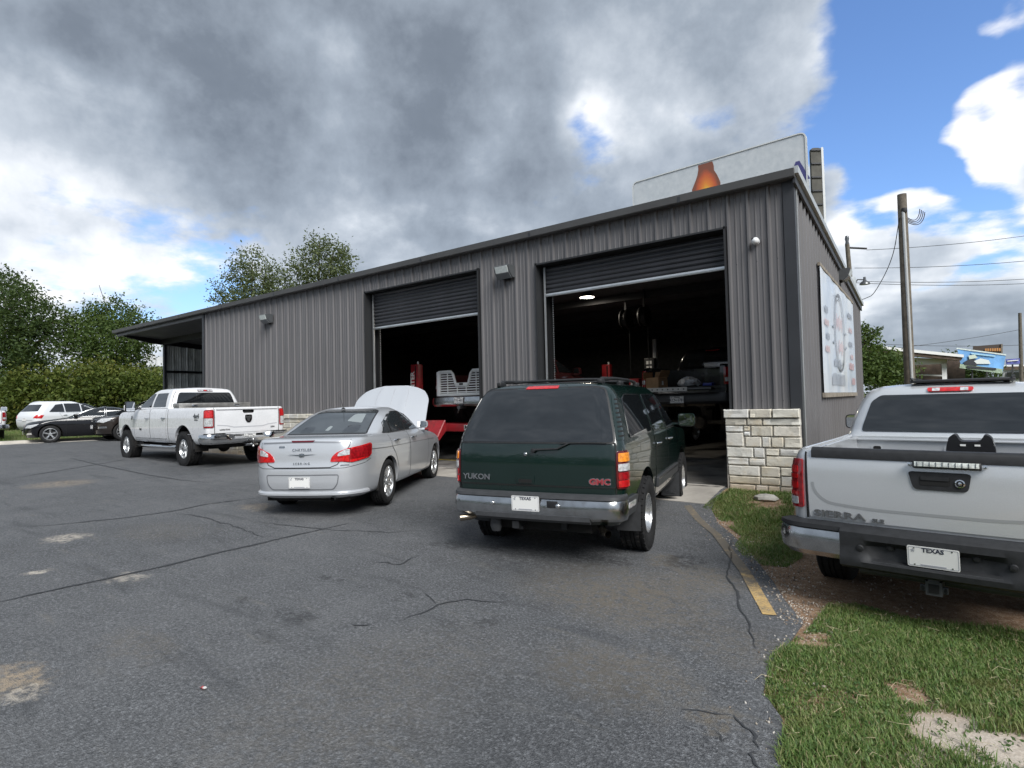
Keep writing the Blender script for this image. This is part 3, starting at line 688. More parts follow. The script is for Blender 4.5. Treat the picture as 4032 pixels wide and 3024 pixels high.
for i in range(4): m = MB(); m.box((XB+.021, yc+(-1.02 if i % 2 else 1.02), 2.55+.32*(i//2)*1.0), (.003, .22, .05)); m.build('logo_tick', br_grey, ban, 0)
for i, (y, z, wd) in enumerate(((12.2, 3.1, .5), (12.2, 2.85, .62), (12.3, 2.6, .5), (12.2, 2.35, .6), (16.2, 3.4, .9), (16.3, 3.05, .7), (16.2, 2.7, .8), (16.4, 2.4, .6))):
    m = MB()
    for k in range(int(wd/.09)): m.box((XB+.021, y-wd/2+k*.09, z), (.003, .055, .10+.03*(k % 2)))
    m.build('printed_line', br_pale if i % 2 else br_grey, ban, 0)
for (yy, zz, n_, sz, mt_) in ((13.6, 2.14, 9, .17, br_grey), (16.2, 2.16, 8, .17, br_red), (13.7, 1.80, 12, .24, br_grey), (16.5, 1.80, 6, .17, br_red)):
    for k in range(n_):
        q = MB(); y0 = yy+(k-n_/2)*sz*.72
        q.prism(rpoly([(0, -sz*.5), (sz*.42, -sz*.5), (sz*.42, sz*(.5 if k % 4 else .2)), (0, sz*.5)], .02, 2), lambda u, v, t: (XB+.020+t, y0+u, zz+v), 0, .002); q.build('printed_mark', mt_, ban, 0)
# ------------------------------------------------------------------ vehicle toolkit
def pchip(xs, ys):
    x = np.array(xs, float); y = np.array(ys, float); h = np.diff(x); d = np.diff(y)/h; n = len(x); m = np.zeros(n)
    for i in range(1, n-1):
        if d[i-1]*d[i] > 0:
            w1, w2 = 2*h[i]+h[i-1], h[i]+2*h[i-1]; m[i] = (w1+w2)/(w1/d[i-1]+w2/d[i])
    m[0], m[-1] = d[0], d[-1]
    def f(t):
        t = min(max(t, x[0]), x[-1]); i = min(max(int(np.searchsorted(x, t))-1, 0), n-2); s = (t-x[i])/h[i]
        return ((2*s**3-3*s*s+1)*y[i]+(s**3-2*s*s+s)*h[i]*m[i]+(-2*s**3+3*s*s)*y[i+1]+(s**3-s*s)*h[i]*m[i+1])
    return f
class Body:
    "a car body as a stack of plan-view outlines; rows of (z, x_rear, x_front, half_width, r_rear, r_front, bow_rear, bow_front)"
    NR, NC, NS = 9, 8, 40
    def __init__(s, rows, taper=(.03, .05), warp=None, crown=.02, dz=.04):
        s.rows = rows; s.f = [pchip([r[0] for r in rows], [r[k] for r in rows]) for k in range(1, 8)]
        s.tr, s.tf = taper; s.warp = warp or (lambda x, y, z: z); s.crown = crown; s.cache = {}
        zs = [rows[0][0]]
        for a, b in zip(rows[:-1], rows[1:]):
            k = max(1, int(math.ceil((b[0]-a[0])/dz)))
            if abs(b[1]-a[1]) > .25 or abs(b[2]-a[2]) > .25: k = max(k, 4)
            zs += [a[0]+(b[0]-a[0])*(i+1)/k for i in range(k)]
        s.zs = zs; s.xm = .5*(min(r[1] for r in rows)+max(r[2] for r in rows)); s.hl = .5*(max(r[2] for r in rows)-min(r[1] for r in rows))
    def half(s, z):
        k = round(z, 4)
        if k in s.cache: return s.cache[k]
        xr, xf, w, rr, rf, br, bf = (f(z) for f in s.f)
        P = []
        for i in range(s.NR): P.append((xr, (w-rr)*i/s.NR))
        for i in range(s.NC+1):
            a = math.pi/2*i/s.NC; P.append((xr+rr-rr*math.cos(a), w-rr+rr*math.sin(a)))
        for i in range(1, s.NS): P.append((xr+rr+(xf-rf-xr-rr)*i/s.NS, w))
        for i in range(s.NC+1):
            a = math.pi/2*i/s.NC; P.append((xf-rf+rf*math.sin(a), w-rf+rf*math.cos(a)))
        for i in range(1, s.NR+1): P.append((xf, (w-rf)*(1-i/s.NR)))
        P = np.array(P); x, y = P[:, 0].copy(), P[:, 1].copy(); yn = (y/w)**2
        L = xf-xr
        x = x+br*yn*np.clip(1-(x-xr)/(.45*L), 0, 1)**2-bf*yn*np.clip(1-(xf-x)/(.45*L), 0, 1)**2
        u = np.clip((s.xm-x)/s.hl, 0, 1.1); v = np.clip((x-s.xm)/s.hl, 0, 1.1)
        y = y*(1-s.tr*u**3-s.tf*v**3)
        q = np.stack([x, y], 1); s.cache[k] = q; return q
    def wp(s, x, y, z): return (x, y, s.warp(x, y, z))
    def ring(s, z):
        h = s.half(z); left = [(p[0], p[1], z) for p in h]; right = [(p[0], -p[1], z) for p in h[1:-1]][::-1]
        return left+right
    def mesh(s, cuts=(), ang=32, name='body'):
        m = MB(); rings = [s.ring(z) for z in s.zs]; n = len(rings[0])
        top = s.half(s.zs[-1])
        for k in range(1, 5):                     # crowned roof
            f = 1-k/4.; ring = []
            x0, x1 = top[:, 0].min(), top[:, 0].max(); xm = .5*(x0+x1)
            def q(p, sg): return (xm+(p[0]-xm)*(1-.10*(1-f)), sg*p[1]*f, s.zs[-1]+s.crown*(1-f*f))
            rings.append([q(p, 1) for p in top]+[q(p, -1) for p in top[1:-1]][::-1])
        vs = [s.wp(*p) for r in rings for p in r]
        fs = [(i*n+j, i*n+(j+1) % n, (i+1)*n+(j+1) % n, (i+1)*n+j) for i in range(len(rings)-1) for j in range(n)]
        fs.append(tuple(range(n-1, -1, -1)))
        m.add(vs, fs); me = m.mesh(name, 0, 1e-4)
        bm = bmesh.new(); bm.from_mesh(me)
        bmesh.ops.dissolve_degenerate(bm, dist=1e-5, edges=bm.edges[:]); bmesh.ops.holes_fill(bm, edges=bm.edges[:], sides=0); bmesh.ops.recalc_face_normals(bm, faces=bm.faces[:]); bm.to_mesh(me); bm.free()
        if cuts: me = boolean(me, cuts)
        return shade(me, ang)
    # surface lookups -------------------------------------------------
    def side(s, x, z, off=0., sg=1):
        h = s.half(z); a = s.NR+s.NC//2; b = len(h)-s.NR-s.NC//2
        y = float(np.interp(x, h[a:b, 0], h[a:b, 1]))
        return s.wp(x, sg*(y+off), z)
    def _wrap(s, h, ss, off):
        d = np.diff(h, axis=0); L = np.concatenate([[0], np.cumsum(np.hypot(d[:, 0], d[:, 1]))]); a = abs(ss); sg = 1 if ss >= 0 else -1
        x, y = float(np.interp(a, L, h[:, 0])), float(np.interp(a, L, h[:, 1]))
        e = .01; tx = np.interp(a+e, L, h[:, 0])-np.interp(max(a-e, 0), L, h[:, 0]); ty = np.interp(a+e, L, h[:, 1])-np.interp(max(a-e, 0), L, h[:, 1])
        t = math.hypot(tx, ty)+1e-9; return x, y, sg, tx/t, ty/t
    def rear(s, ss, z, off=0.):
        x, y, sg, tx, ty = s._wrap(s.half(z), ss, off)
        return s.wp(x-ty*off, sg*(y+tx*off), z)
    def front(s, ss, z, off=0.):
        x, y, sg, tx, ty = s._wrap(s.half(z)[::-1], ss, off)
        return s.wp(x+ty*off, sg*(y-tx*off), z)
def boolean(me, cutters):
    o = bpy.data.objects.new('tmp', me); col.objects.link(o); cs = []
    for c in cutters:
        k = bpy.data.objects.new('cut', c); col.objects.link(k); cs.append(k)
        md = o.modifiers.new('b', 'BOOLEAN'); md.operation = 'DIFFERENCE'; md.object = k; md.solver = 'EXACT'
    dg = bpy.context.evaluated_depsgraph_get(); r = bpy.data.meshes.new_from_object(o.evaluated_get(dg))
    for k in cs: bpy.data.objects.remove(k)
    bpy.data.objects.remove(o); return r
def arch_cutter(xs, r, z, w_in, w_out=1.3, n=36):
    m = MB()
    for x in xs:
        for sg in (-1, 1):
            m.prism([(x+r*math.cos(2*math.pi*i/n), z+r*math.sin(2*math.pi*i/n)) for i in range(n)], lambda u, v, t: (u, sg*t, v), w_in, w_out)
    return m.mesh('cut', 0)
def box_cutter(c, d): return MB().box(c, d).mesh('cut', 0)
def rows_of(poly, nz):
    zs = sorted(set([round(p[1], 4) for p in poly])); out = []
    for a, b in zip(zs[:-1], zs[1:]):
        k = max(1, int((b-a)/nz)); out += [a+(b-a)*i/k for i in range(k)]
    out.append(zs[-1]); res = []
    for z in out:
        zz = min(max(z, zs[0]+1e-5), zs[-1]-1e-5); us = []
        for i in range(len(poly)):
            (u0, z0), (u1, z1) = poly[i], poly[(i+1) % len(poly)]
            if (z0 <= zz < z1) or (z1 <= zz < z0): us.append(u0+(u1-u0)*(zz-z0)/(z1-z0))
        if len(us) >= 2: res.append((z, min(us), max(us)))
    return res
def panel(name, poly, mp, off, mat, parent, nu=10, nz=.06, thick=.012, rnd=.0, ang=40):
    "a thin curved panel on a body surface; mp(u, z, off) gives the point"
    if rnd: poly = rpoly(poly, rnd, 4)
    rw = rows_of(poly, nz); m = MB()
    m.grid([[mp(a+(b-a)*i/nu, z, off) for i in range(nu+1)] for z, a, b in rw])
    n, k = len(rw), nu+1
    loop = list(range(k))+[i*k+nu for i in range(1, n)]+[(n-1)*k+j for j in range(nu-1, -1, -1)]+[i*k for i in range(n-2, 0, -1)]
    inner = []
    for i in loop:
        r, c = divmod(i, k); z, a, b = rw[r]; inner.append(mp(a+(b-a)*c/nu, z, off-thick))
    k0 = len(m.v); m.v += [tuple(map(float, p)) for p in inner]; L = len(loop)
    m.f += [(loop[i], loop[(i+1) % L], k0+(i+1) % L, k0+i) for i in range(L)]
    return m.build(name, mat, parent, ang, 1e-5)
def strip(name, pts, wd, mp, off, mat, parent, seg=.05, closed=False):
    "a thin line drawn on a body surface"
    P = [np.array(p, float) for p in pts]
    if closed: P.append(P[0])
    Q = []
    for a, b in zip(P[:-1], P[1:]):
        k = max(1, int(np.linalg.norm(b-a)/seg)); Q += [a+(b-a)*i/k for i in range(k)]
    Q.append(P[-1]); A, B = [], []
    for i, q in enumerate(Q):
        t = Q[min(i+1, len(Q)-1)]-Q[max(0, i-1)]; t = t/(np.linalg.norm(t)+1e-9); n = np.array([-t[1], t[0]])*wd/2
        A.append(mp(*(q+n), off)); B.append(mp(*(q-n), off))
    n = len(A); m = MB(); m.add(A+B, [(i, i+1, n+i+1, n+i) for i in range(n-1)]); return m.build(name, mat, parent, 40)
def band(name, mp, zref, s0, s1, prof, mat, parent, n=40, ang=40, smp=None):
    "sweep a closed (off, z) profile around the outline; smp lets the profile change along s"
    m = MB(); rows = []; ss = np.linspace(s0, s1, n)
    for s_ in ss:
        pr = smp(s_, prof) if smp else prof
        rows.append([tuple(np.array(mp(s_, zref, o))*np.array([1, 1, 0])+np.array([0, 0, z])) for o, z in pr])
    k = len(prof)
    for r in rows: m.v += [tuple(map(float, p)) for p in r]
    for i in range(n-1):
        for j in range(k): m.f.append((i*k+j, i*k+(j+1) % k, (i+1)*k+(j+1) % k, (i+1)*k+j))
    m.f += [tuple(range(k)), tuple(range((n-1)*k, n*k))]
    return m.build(name, mat, parent, ang)
# shared vehicle materials
RUB = pmat('tyre_rubber', (.017, .017, .018), .78, spec=.3, var=.3, vscale=30, bump=.4, bscale=90, dirt=(.06, .05, .04), dscale=6, dthr=(.55, .85))
CHROME = pmat('chrome', (.72, .73, .74), .10, metal=1., var=.05, vscale=4)
DCHROME = pmat('dull_chrome', (.50, .51, .52), .22, metal=1., var=.15, vscale=6, dirt=(.20, .18, .16), dscale=4, dthr=(.55, .85))
BADGE = pmat('badge_grey', (.20, .205, .21), .3, metal=.6, coat=.5)
ALLOY = pmat('alloy_wheel', (.62, .63, .64), .28, metal=.85, var=.12, vscale=12)
DALLOY = pmat('dark_alloy', (.16, .165, .17), .35, metal=.8)
PLAST = pmat('black_trim_plastic', (.020, .021, .023), .55, spec=.4, var=.2, vscale=15, bump=.15, bscale=150)
GREYPL = pmat('grey_bumper_plastic', (.050, .052, .056), .5, var=.15, vscale=10)
GLASS = pmat('tinted_glass', (.010, .012, .014), .03, spec=.9, coat=.5)
GLASSB = pmat('lighter_glass', (.030, .036, .040), .03, spec=.9, coat=.5)
LRED = pmat('red_lens', (.28, .006, .010), .10, spec=.7, coat=.6, var=.35, vscale=28)
LREDB = pmat('bright_red_lens', (.52, .012, .014), .10, spec=.7, coat=.6, var=.3, vscale=30)
LAMB = pmat('amber_lens', (.80, .26, .02), .12, spec=.7, coat=.6, var=.3, vscale=30)
LCLR = pmat('clear_lens', (.58, .59, .60), .12, spec=.8, coat=.6, metal=.2, var=.35, vscale=35)
GAP = pmat('panel_gap', (.006, .006, .006), .8)
UNDER = pmat('underbody', (.014, .013, .012), .9, var=.3)
PLATE = pmat('plate_white', (.80, .80, .78), .4); PLINK = pmat('plate_ink', (.03, .035, .06), .5)
SEATM = pmat('seat_fabric', (.06, .06, .065), .9)
def wheel(parent, pos, sg, r, wd, rr, style, mat=None, mat2=None):
    "wheel (rim mesh) with its tyre as sub-part; sg=+1 left side, -1 right side"
    mat = mat or ALLOY; key = ('wheel', r, wd, rr, style, mat.name, sg)
    if key not in TEXTS:
        fn = lambda x, y, a: (x, sg*a, y); h = wd/2
        m = MB(); pr = []
        rib = ((-.8, 0), (-.62, 0), (-.6, -.010), (-.54, -.010), (-.52, 0), (-.2, .002), (-.18, -.010), (-.12, -.010), (-.10, .002), (.10, .002), (.12, -.010), (.18, -.010), (.2, .002), (.52, 0), (.54, -.010), (.6, -.010), (.62, 0), (.8, 0))
        pr = [(rr-.01, -h*.7), (rr+.01, -h*.86), (rr+(r-rr)*.5, -h*1.02), (r-.035, -h*.98), (r-.012, -h*.9)]+[(r+d, h*a) for a, d in rib]+[(r-.012, h*.9), (r-.035, h*.98), (rr+(r-rr)*.5, h*1.02), (rr+.012, h*.86), (rr-.01, h*.72)]
        m.lathe(pr, 40, fn)
        if style.startswith('off'):               # chunky shoulder and tread blocks
            nb = 36
            for i in range(nb):
                a = 2*math.pi*(i+.5)/nb; ca, sa = math.cos(a), math.sin(a)
                for q, dd, ww in ((.86, .06, .16), (.36, .045, .30), (-.36, .045, .30), (-.86, .06, .16)):
                    aa = a+(.09 if abs(q) < .5 else 0); ca, sa = math.cos(aa), math.sin(aa)
                    rot = Matrix(((ca, 0, -sa), (0, 1, 0), (sa, 0, ca)))
                    m.box(((r-.004)*ca, sg*q*h, (r-.004)*sa), (.024, ww*h*2*.5, dd*r/.4*.9), rot)
        tm = m.mesh('tyre', 40)
        m = MB(); f = h*.62 if not style.startswith('deep') else h*.2
        m.lathe([(rr+.004, h*.84), (rr-.008, h*.86), (rr-.02, h*.72), (rr-.03, f*.5), (rr-.04, -h*.7)], 40, fn)
        if style.endswith('solid'): m.lathe([(rr-.02, h*.72), (rr*.8, h*.5), (rr*.72, h*.20), (rr*.45, h*.1), (rr*.42, h*.40), (rr*.36, h*.46), (0, h*.48)], 40, fn)
        ns = int(''.join(ch for ch in style if ch.isdigit()) or 5); tw = 'split' in style
        if not style.endswith('solid'):
            for i in range(ns):
                a = 2*math.pi*i/ns+.3
                for q in ((-.10, .10) if tw else (0,)):
                    aa = a+q; c_, s_ = math.cos(aa), math.sin(aa); w0, w1 = rr*(.15 if tw else .26), rr*(.11 if tw else .21)
                    vs = []
                    for rad, ww, out in ((rr*.18, w0, f+.0), (rr*.6, (w0+w1)/2, f+.012), (rr-.016, w1, h*.74)):
                        for e, o_ in ((-ww/2, out-.022), (-ww/2*.7, out), (ww/2*.7, out), (ww/2, out-.022)):
                            vs.append(fn(rad*c_-e*s_, rad*s_+e*c_, o_))
                    m.add(vs, [(k*4+j, k*4+j+1, (k+1)*4+j+1, (k+1)*4+j) for k in range(2) for j in range(3)]+[(k*4+3, k*4, (k+1)*4, (k+1)*4+3) for k in range(2)])
            m.lathe([(rr*.26, f-.03), (rr*.26, f+.006), (rr*.22, f+.016), (rr*.1, f+.018), (0, f+.018)], 20, fn)
        rm = m.mesh('wheel', 35)
        m = MB(); m.lathe([(0, -h*.05), (rr*.78, -h*.05), (rr*.80, -h*.2), (rr-.03, -h*.3), (rr-.03, -h*.75), (0, -h*.75)], 28, fn); dm = m.mesh('brake_disc', 40)
        TEXTS[key] = (rm, tm, dm)
    rm, tm, dm = TEXTS[key]
    o = link('wheel', rm, mat, parent, pos); link('tyre', tm, RUB, o); link('brake_disc', dm, pmat('brake_dark', (.03, .03, .032), .6, metal=.3), o)
    return o
def plate(parent, M, num=None, state='TEXAS', nsize=.085):
    m = MB(); m.prism(rpoly([(-.152, -.076), (.152, -.076), (.152, .076), (-.152, .076)], .012, 3), lambda u, v, t: (u, v, t), 0, .004)
    o = m.build('license_plate', PLATE, parent, 25); o.matrix_local = M
    if state: text('plate_state', state, .044, Matrix.Translation((.0, .050, .005)), PLINK, o, ext=.0006, bold=.0014)
    if num: text('plate_number', num, nsize, Matrix.Translation((0, -.014, .005)), PLINK, o, ext=.0006, bold=.0015, xs=.82)
    fr_ = rpoly([(-.146, -.070), (.146, -.070), (.146, .070), (-.146, .070)], .010, 3); fi_ = rpoly([(-.142, -.066), (.142, -.066), (.142, .066), (-.142, .066)], .008, 3); n_ = len(fr_)
    m = MB(); m.add([(u, w_, .0047) for u, w_ in fr_]+[(u, w_, .0047) for u, w_ in fi_], [(i, (i+1) % n_, n_+(i+1) % n_, n_+i) for i in range(n_)]); m.build('plate_border', pmat('plate_grey_ink', (.35, .36, .40), .5), o, 0)
    m = MB(); m.prism([((.016 if k % 2 == 0 else .007)*math.sin(k*math.pi/5)-.118, (.016 if k % 2 == 0 else .007)*math.cos(k*math.pi/5)+.042) for k in range(10)], lambda u, w_, t: (u, w_, t), .0045, .0055); m.build('plate_star', pmat('plate_grey_ink', (.35, .36, .40), .5), o, 0)
    m = MB(); m.box((0, -.059, .005), (.15, .008, .001)); m.build('plate_motto', pmat('plate_grey_ink', (.35, .36, .40), .5), o, 0)
    m = MB()
    for sx in (-.11, .11):
        for sy in (.06, -.06): m.lathe([(0, .007), (.005, .006), (.006, .004)], 8, lambda x, y, a: (x+sx, y+sy, a))
    m.build('plate_bolt', DCHROME, o, 40); return o
def rframe(b, s, z, off=.003):
    "frame on the rear surface: local x runs to the right as seen from behind, local z outwards"
    p = b.rear(s, z, off); q = b.rear(s-.03, z, off); r = b.rear(s, z+.03, off)
    return frame(p, np.array(q)-np.array(p), np.array(r)-np.array(p))
def sframe(b, x, z, sg, off=.003):
    p = b.side(x, z, off, sg); q = b.side(x+.04*(1 if sg < 0 else -1), z, off, sg); r = b.side(x, z+.03, off, sg)
    return frame(p, np.array(q)-np.array(p), np.array(r)-np.array(p))
def mirror(parent, b, x, z, sg, mat, arm=.10, sz=(.10, .21, .17), glass=True):
    p = np.array(b.side(x, z, 0, sg)); c = p+np.array([.0, sg*(arm+sz[1]/2), .06])
    m = MB(); pr = rpoly([(-sz[1]/2, -sz[2]/2), (sz[1]/2, -sz[2]/2), (sz[1]/2, sz[2]/2), (-sz[1]/2, sz[2]/2)], .055, 4)
    def ringf(k, o, sc): return [(c[0]+o, c[1]+u*sc, c[2]+v*sc) for u, v in pr]
    rr = [ringf(0, -sz[0]*.5, .97), ringf(1, -sz[0]*.46, 1.0), ringf(2, 0, .98), ringf(3, sz[0]*.4, .8), ringf(4, sz[0]*.6, .45)]
    n = len(pr)
    for q in rr: m.v += q
    for i in range(4):
        for j in range(n): m.f.append((i*n+j, i*n+(j+1) % n, (i+1)*n+(j+1) % n, (i+1)*n+j))
    m.f += [tuple(range(n)), tuple(range(4*n, 5*n))]
    m.box(tuple((p+c)/2+np.array([0, -sg*.02, -.03])), (.05, arm+sz[1]*.5, .035), None, .01)
    o = m.build('mirror', mat, parent, 40)
    if glass:
        k = MB(); k.add([(c[0]-sz[0]*.5-.004, c[1]+u*.88, c[2]+v*.88) for u, v in pr], [tuple(range(n))]); k.build('mirror_glass', pmat('mirror_silver', (.80, .82, .84), .02, metal=1.), o, 0)
    return o
def handle(parent, b, x, z, sg, mat, L=.20):
    m = MB(); P = [b.side(x-L/2, z, .005, sg), b.side(x-L*.4, z+.002, .032, sg), b.side(x, z+.004, .040, sg), b.side(x+L*.4, z+.002, .032, sg), b.side(x+L/2, z, .005, sg)]
    m.tube(P, [.012, .015, .016, .015, .012], 8); return m.build('handle', mat, parent, 50)
def underbody(parent, b, x0, x1, w, z0, z1, axles=(), r=.35):
    m = MB(); m.box(((x0+x1)/2, 0, (z0+z1)/2), (x1-x0, 2*w, z1-z0))
    for x in axles: m.tube([(x, -w-.12, r), (x, w+.12, r)], .05, 8); m.lathe([(0, -.16), (.12, -.1), (.15, 0), (.12, .1), (0, .16)], 12, lambda a, c, t: (x+t, a, r+c))
    return m.build('chassis', UNDER, parent, 40)
def wells(parent, xs, r, z, w_in, w_out):
    for x in xs:
        for sg in (-1, 1):
            n = 18; m = MB(); P = []
            for i in range(n+1):
                a = -.25+(math.pi+.5)*i/n; P.append([(x+r*math.cos(a), sg*t, z+r*math.sin(a)) for t in (w_in, w_out)])
            m.grid(P); m.add([(x, sg*w_in, z)]+[p[0] for p in P], [(0, i+1, i+2) for i in range(n)]); m.build('wheel_well', UNDER, parent, 60)
def side_windows(parent, b, wins, mat=GLASS, off=.006, rnd=.04, trim=None):
    for sg in (1, -1):
        for poly in wins:
            o = panel('side_window', poly, lambda u, z, f: b.side(u, z, f, sg), off, mat, parent, 8, .06, .02, rnd)
            if trim: strip('window_trim', rpoly(poly, rnd, 3), .014, lambda u, z, f: b.side(u, z, f, sg), off+.003, trim, o, .06, True)
def door(parent, b, poly, paint, hx, hz, hmat, sg, seam=.009):
    o = panel('door', poly, lambda u, z, f: b.side(u, z, f, sg), .0035, paint, parent, 12, .06, .006, .03)
    strip('door_seam', rpoly(poly, .03, 3), seam, lambda u, z, f: b.side(u, z, f, sg), .0045, GAP, o, .05, True)
    if hx is not None: handle(o, b, hx, hz, sg, hmat)
    return o
def seam_rear(parent, b, pts, w=.010, off=.004, closed=False): return strip('panel_seam', pts, w, b.rear, off, GAP, parent, .04, closed)
def heading(x, y, a, z=None): return (x, y, gz(x, y)+.016 if z is None else z), R(a+90)
# ------------------------------------------------------------------ dark green SUV in front of the right bay
def yukon():
    loc, rz = heading(-3.56, 5.90, 12.2, -.195)
    v = thing('green_suv', 'dark green boxy SUV with roof rails parked outside the right bay door', 'suv', loc, rz)
    PA = pmat('dark_green_paint', (.0028, .014, .0115), .25, metal=.0, coat=1., spec=.5, var=.06, vscale=2)
    b = Body([(.44, -.97, 3.82, .90, .10, .30, .03, .10), (.50, -1.00, 3.85, .94, .11, .30, .03, .10), (.66, -1.03, 3.86, .97, .12, .28, .035, .10), (.85, -1.045, 3.86, .987, .12, .28, .04, .10), (1.04, -1.043, 3.84, .99, .12, .26, .04, .10),
              (1.14, -1.035, 3.76, .985, .12, .26, .04, .10), (1.19, -1.028, 3.60, .980, .12, .3, .04, .14), (1.245, -1.018, 2.85, .970, .12, .3, .04, .12), (1.27, -1.010, 2.62, .962, .12, .25, .04, .10),
              (1.36, -.972, 2.47, .94, .12, .22, .04, .10), (1.52, -.89, 2.16, .89, .13, .20, .04, .09), (1.70, -.785, 1.85, .825, .14, .18, .04, .08), (1.79, -.725, 1.68, .785, .15, .18, .04, .08), (1.84, -.675, 1.54, .745, .16, .18, .04, .07), (1.872, -.59, 1.36, .67, .18, .18, .03, .06)],
             (.055, .05), crown=.022)
    r = .405
    me = b.mesh([arch_cutter((0, 2.946), .475, .45, .60)])
    body = link('body', me, PA, v)
    wells(v, (0, 2.946), .47, .45, .60, .93); underbody(v, b, -.9, 3.6, .58, .34, .60, (0,), .40)
    for x in (0, 2.946):
        for sg in (1, -1): wheel(v, (x, sg*.865, r), sg, r, .275, .215, 'off_solid', ALLOY)
    # tailgate, glass and their seams
    tg = panel('tailgate', [(-.865, .83), (.865, .83), (.865, 1.258), (-.865, 1.258)], b.rear, .004, PA, v, 18, .05, .008, .02)
    strip('tailgate_seam', rpoly([(-.868, .825), (.868, .825), (.868, 1.262), (-.868, 1.262)], .02, 2), .012, b.rear, .006, GAP, tg, .05, True)
    g = panel('rear_window', [(-.845, 1.272), (.845, 1.272), (.825, 1.38), (.735, 1.70), (.69, 1.80), (.60, 1.825), (-.60, 1.825), (-.69, 1.80), (-.735, 1.70), (-.825, 1.38)], b.rear, .012, GLASS, v, 22, .05, .015, .03)
    strip('glass_edge', rpoly([(-.855, 1.265), (.855, 1.265), (.835, 1.38), (.745, 1.70), (.70, 1.81), (.60, 1.835), (-.60, 1.835), (-.70, 1.81), (-.745, 1.70), (-.835, 1.38)], .03, 2), .02, b.rear, .010, PLAST, g, .05, True)
    bl = panel('brake_light', [(-.19, 1.828), (.19, 1.828), (.18, 1.862), (-.18, 1.862)], b.rear, .02, LREDB, v, 8, .02, .04, .008)
    panel('spoiler_lip', [(-.30, 1.822), (.30, 1.822), (.26, 1.867), (-.26, 1.867)], b.rear, .012, PA, v, 8, .02, .03, .01)
    seam_rear(v, b, [(-.868, .83), (-.868, .76)], .012)
    seam_rear(v, b, [(.868, .83), (.868, .76)], .012)
    # pillar louvres beside the rear glass
    for sg in (1, -1):
        pl = panel('pillar_vent', [(sg*.872, 1.29), (sg*.99, 1.29), (sg*.895, 1.75), (sg*.775, 1.75)], b.rear, .007, PA, v, 5, .06, .01, .012)
        for i in range(9):
            z = 1.32+i*.046; k = (z-1.29)/.46; a0, a1 = .872-.097*k+.03, .99-.095*k-.01
            panel('louvre', [(sg*a0, z), (sg*a1, z), (sg*a1, z+.016), (sg*a0, z+.016)], b.rear, .010, GAP, pl, 3, .02, .004)
    # lamps
    for sg in (1, -1):
        hs = panel('tail_light', [(sg*.872, .815), (sg*1.075, .815), (sg*1.06, 1.185), (sg*.872, 1.185)], b.rear, .018, pmat('dark_red_bezel', (.09, .006, .01), .15, coat=.7), v, 8, .05, .03, .03)
        for nm, z0, z1, mt in (('amber_section', 1.08, 1.165, LAMB), ('clear_section', .99, 1.06, LCLR), ('red_section', .905, .975, LRED), ('red_section', .832, .898, LREDB)):
            panel(nm, [(sg*.888, z0), (sg*1.055, z0), (sg*1.05, z1), (sg*.888, z1)], b.rear, .025, mt, hs, 6, .03, .01, .012)
    # bumper: grey step pad on top, chrome bar, lower valance
    def sag(s, pr):
        k = smooth(.55, .72, abs(s)); e = 1-.75*smooth(.80, 1.0, abs(s)); return [(o*(e if o > 0 else 1), z+(.0 if z > .60 else -.012*(1-k))) for o, z in pr]
    bp = band('rear_bumper', b.rear, .66, -1.0, 1.0, [(-.04, .50), (.06, .50), (.10, .53), (.112, .60), (.108, .665), (.09, .70), (-.04, .70)], DCHROME, v, 60, 35, sag)
    band('step_pad', b.rear, .66, -1.0, 1.0, [(-.03, .701), (.092, .701), (.106, .712), (.10, .742), (.05, .756), (-.03, .756)], GREYPL, bp, 60, 40, sag)
    band('lower_valance', b.rear, .66, -.62, .62, [(-.05, .47), (.085, .47), (.118, .50), (.118, .545), (.10, .55), (-.05, .55)], GREYPL, bp, 30, 40)
    for s_ in (-.30, .42):
        m = MB(); M = rframe(b, s_, .64, .112); m.lathe([(0, .02), (.018, .018), (.026, .010), (.028, 0)], 14); o = m.build('bumper_bolt', CHROME, bp, 50); o.matrix_local = M
    m = MB(); m.box((0, 0, 0), (.11, .07, .012), None, .004); o = m.build('plug_cover', PLAST, bp, 30); o.matrix_local = rframe(b, -.24, .655, .112)
    M = rframe(b, .04, .655, .125); plate(v, M @ Matrix.Rotation(R(-4), 4, 'X'))
    # badges, handle, lock, wiper
    text('badge_lettering', 'YUKON', .082, rframe(b, .655, .895, .010), CHROME, tg, ext=.004, bold=.0022, xs=1.15)
    text('badge_lettering', 'GMC', .075, rframe(b, -.71, .880, .010), pmat('badge_red', (.30, .04, .05), .3, coat=.6), tg, ext=.005, bold=.003, xs=1.25)
    text('badge_lettering', 'GMC', .080, rframe(b, -.71, .880, .007), CHROME, tg, ext=.003, bold=.006, xs=1.22)
    hd = panel('tailgate_handle', [(-.02, .845), (.17, .845), (.18, .925), (-.03, .925)], b.rear, .016, PA, tg, 8, .03, .02, .015)
    panel('handle_recess', [(.0, .852), (.15, .852), (.15, .888), (.0, .888)], b.rear, .018, GAP, hd, 5, .03, .004, .01)
    m = MB(); m.lathe([(0, .012), (.012, .012), (.02, .006), (.022, 0)], 14); o = m.build('lock', DCHROME, tg, 50); o.matrix_local = rframe(b, .075, 1.145, .004)
    P = [b.rear(-.02, 1.185, .03), b.rear(-.06, 1.195, .035), b.rear(-.28, 1.205, .035), b.rear(-.40, 1.262, .03)]
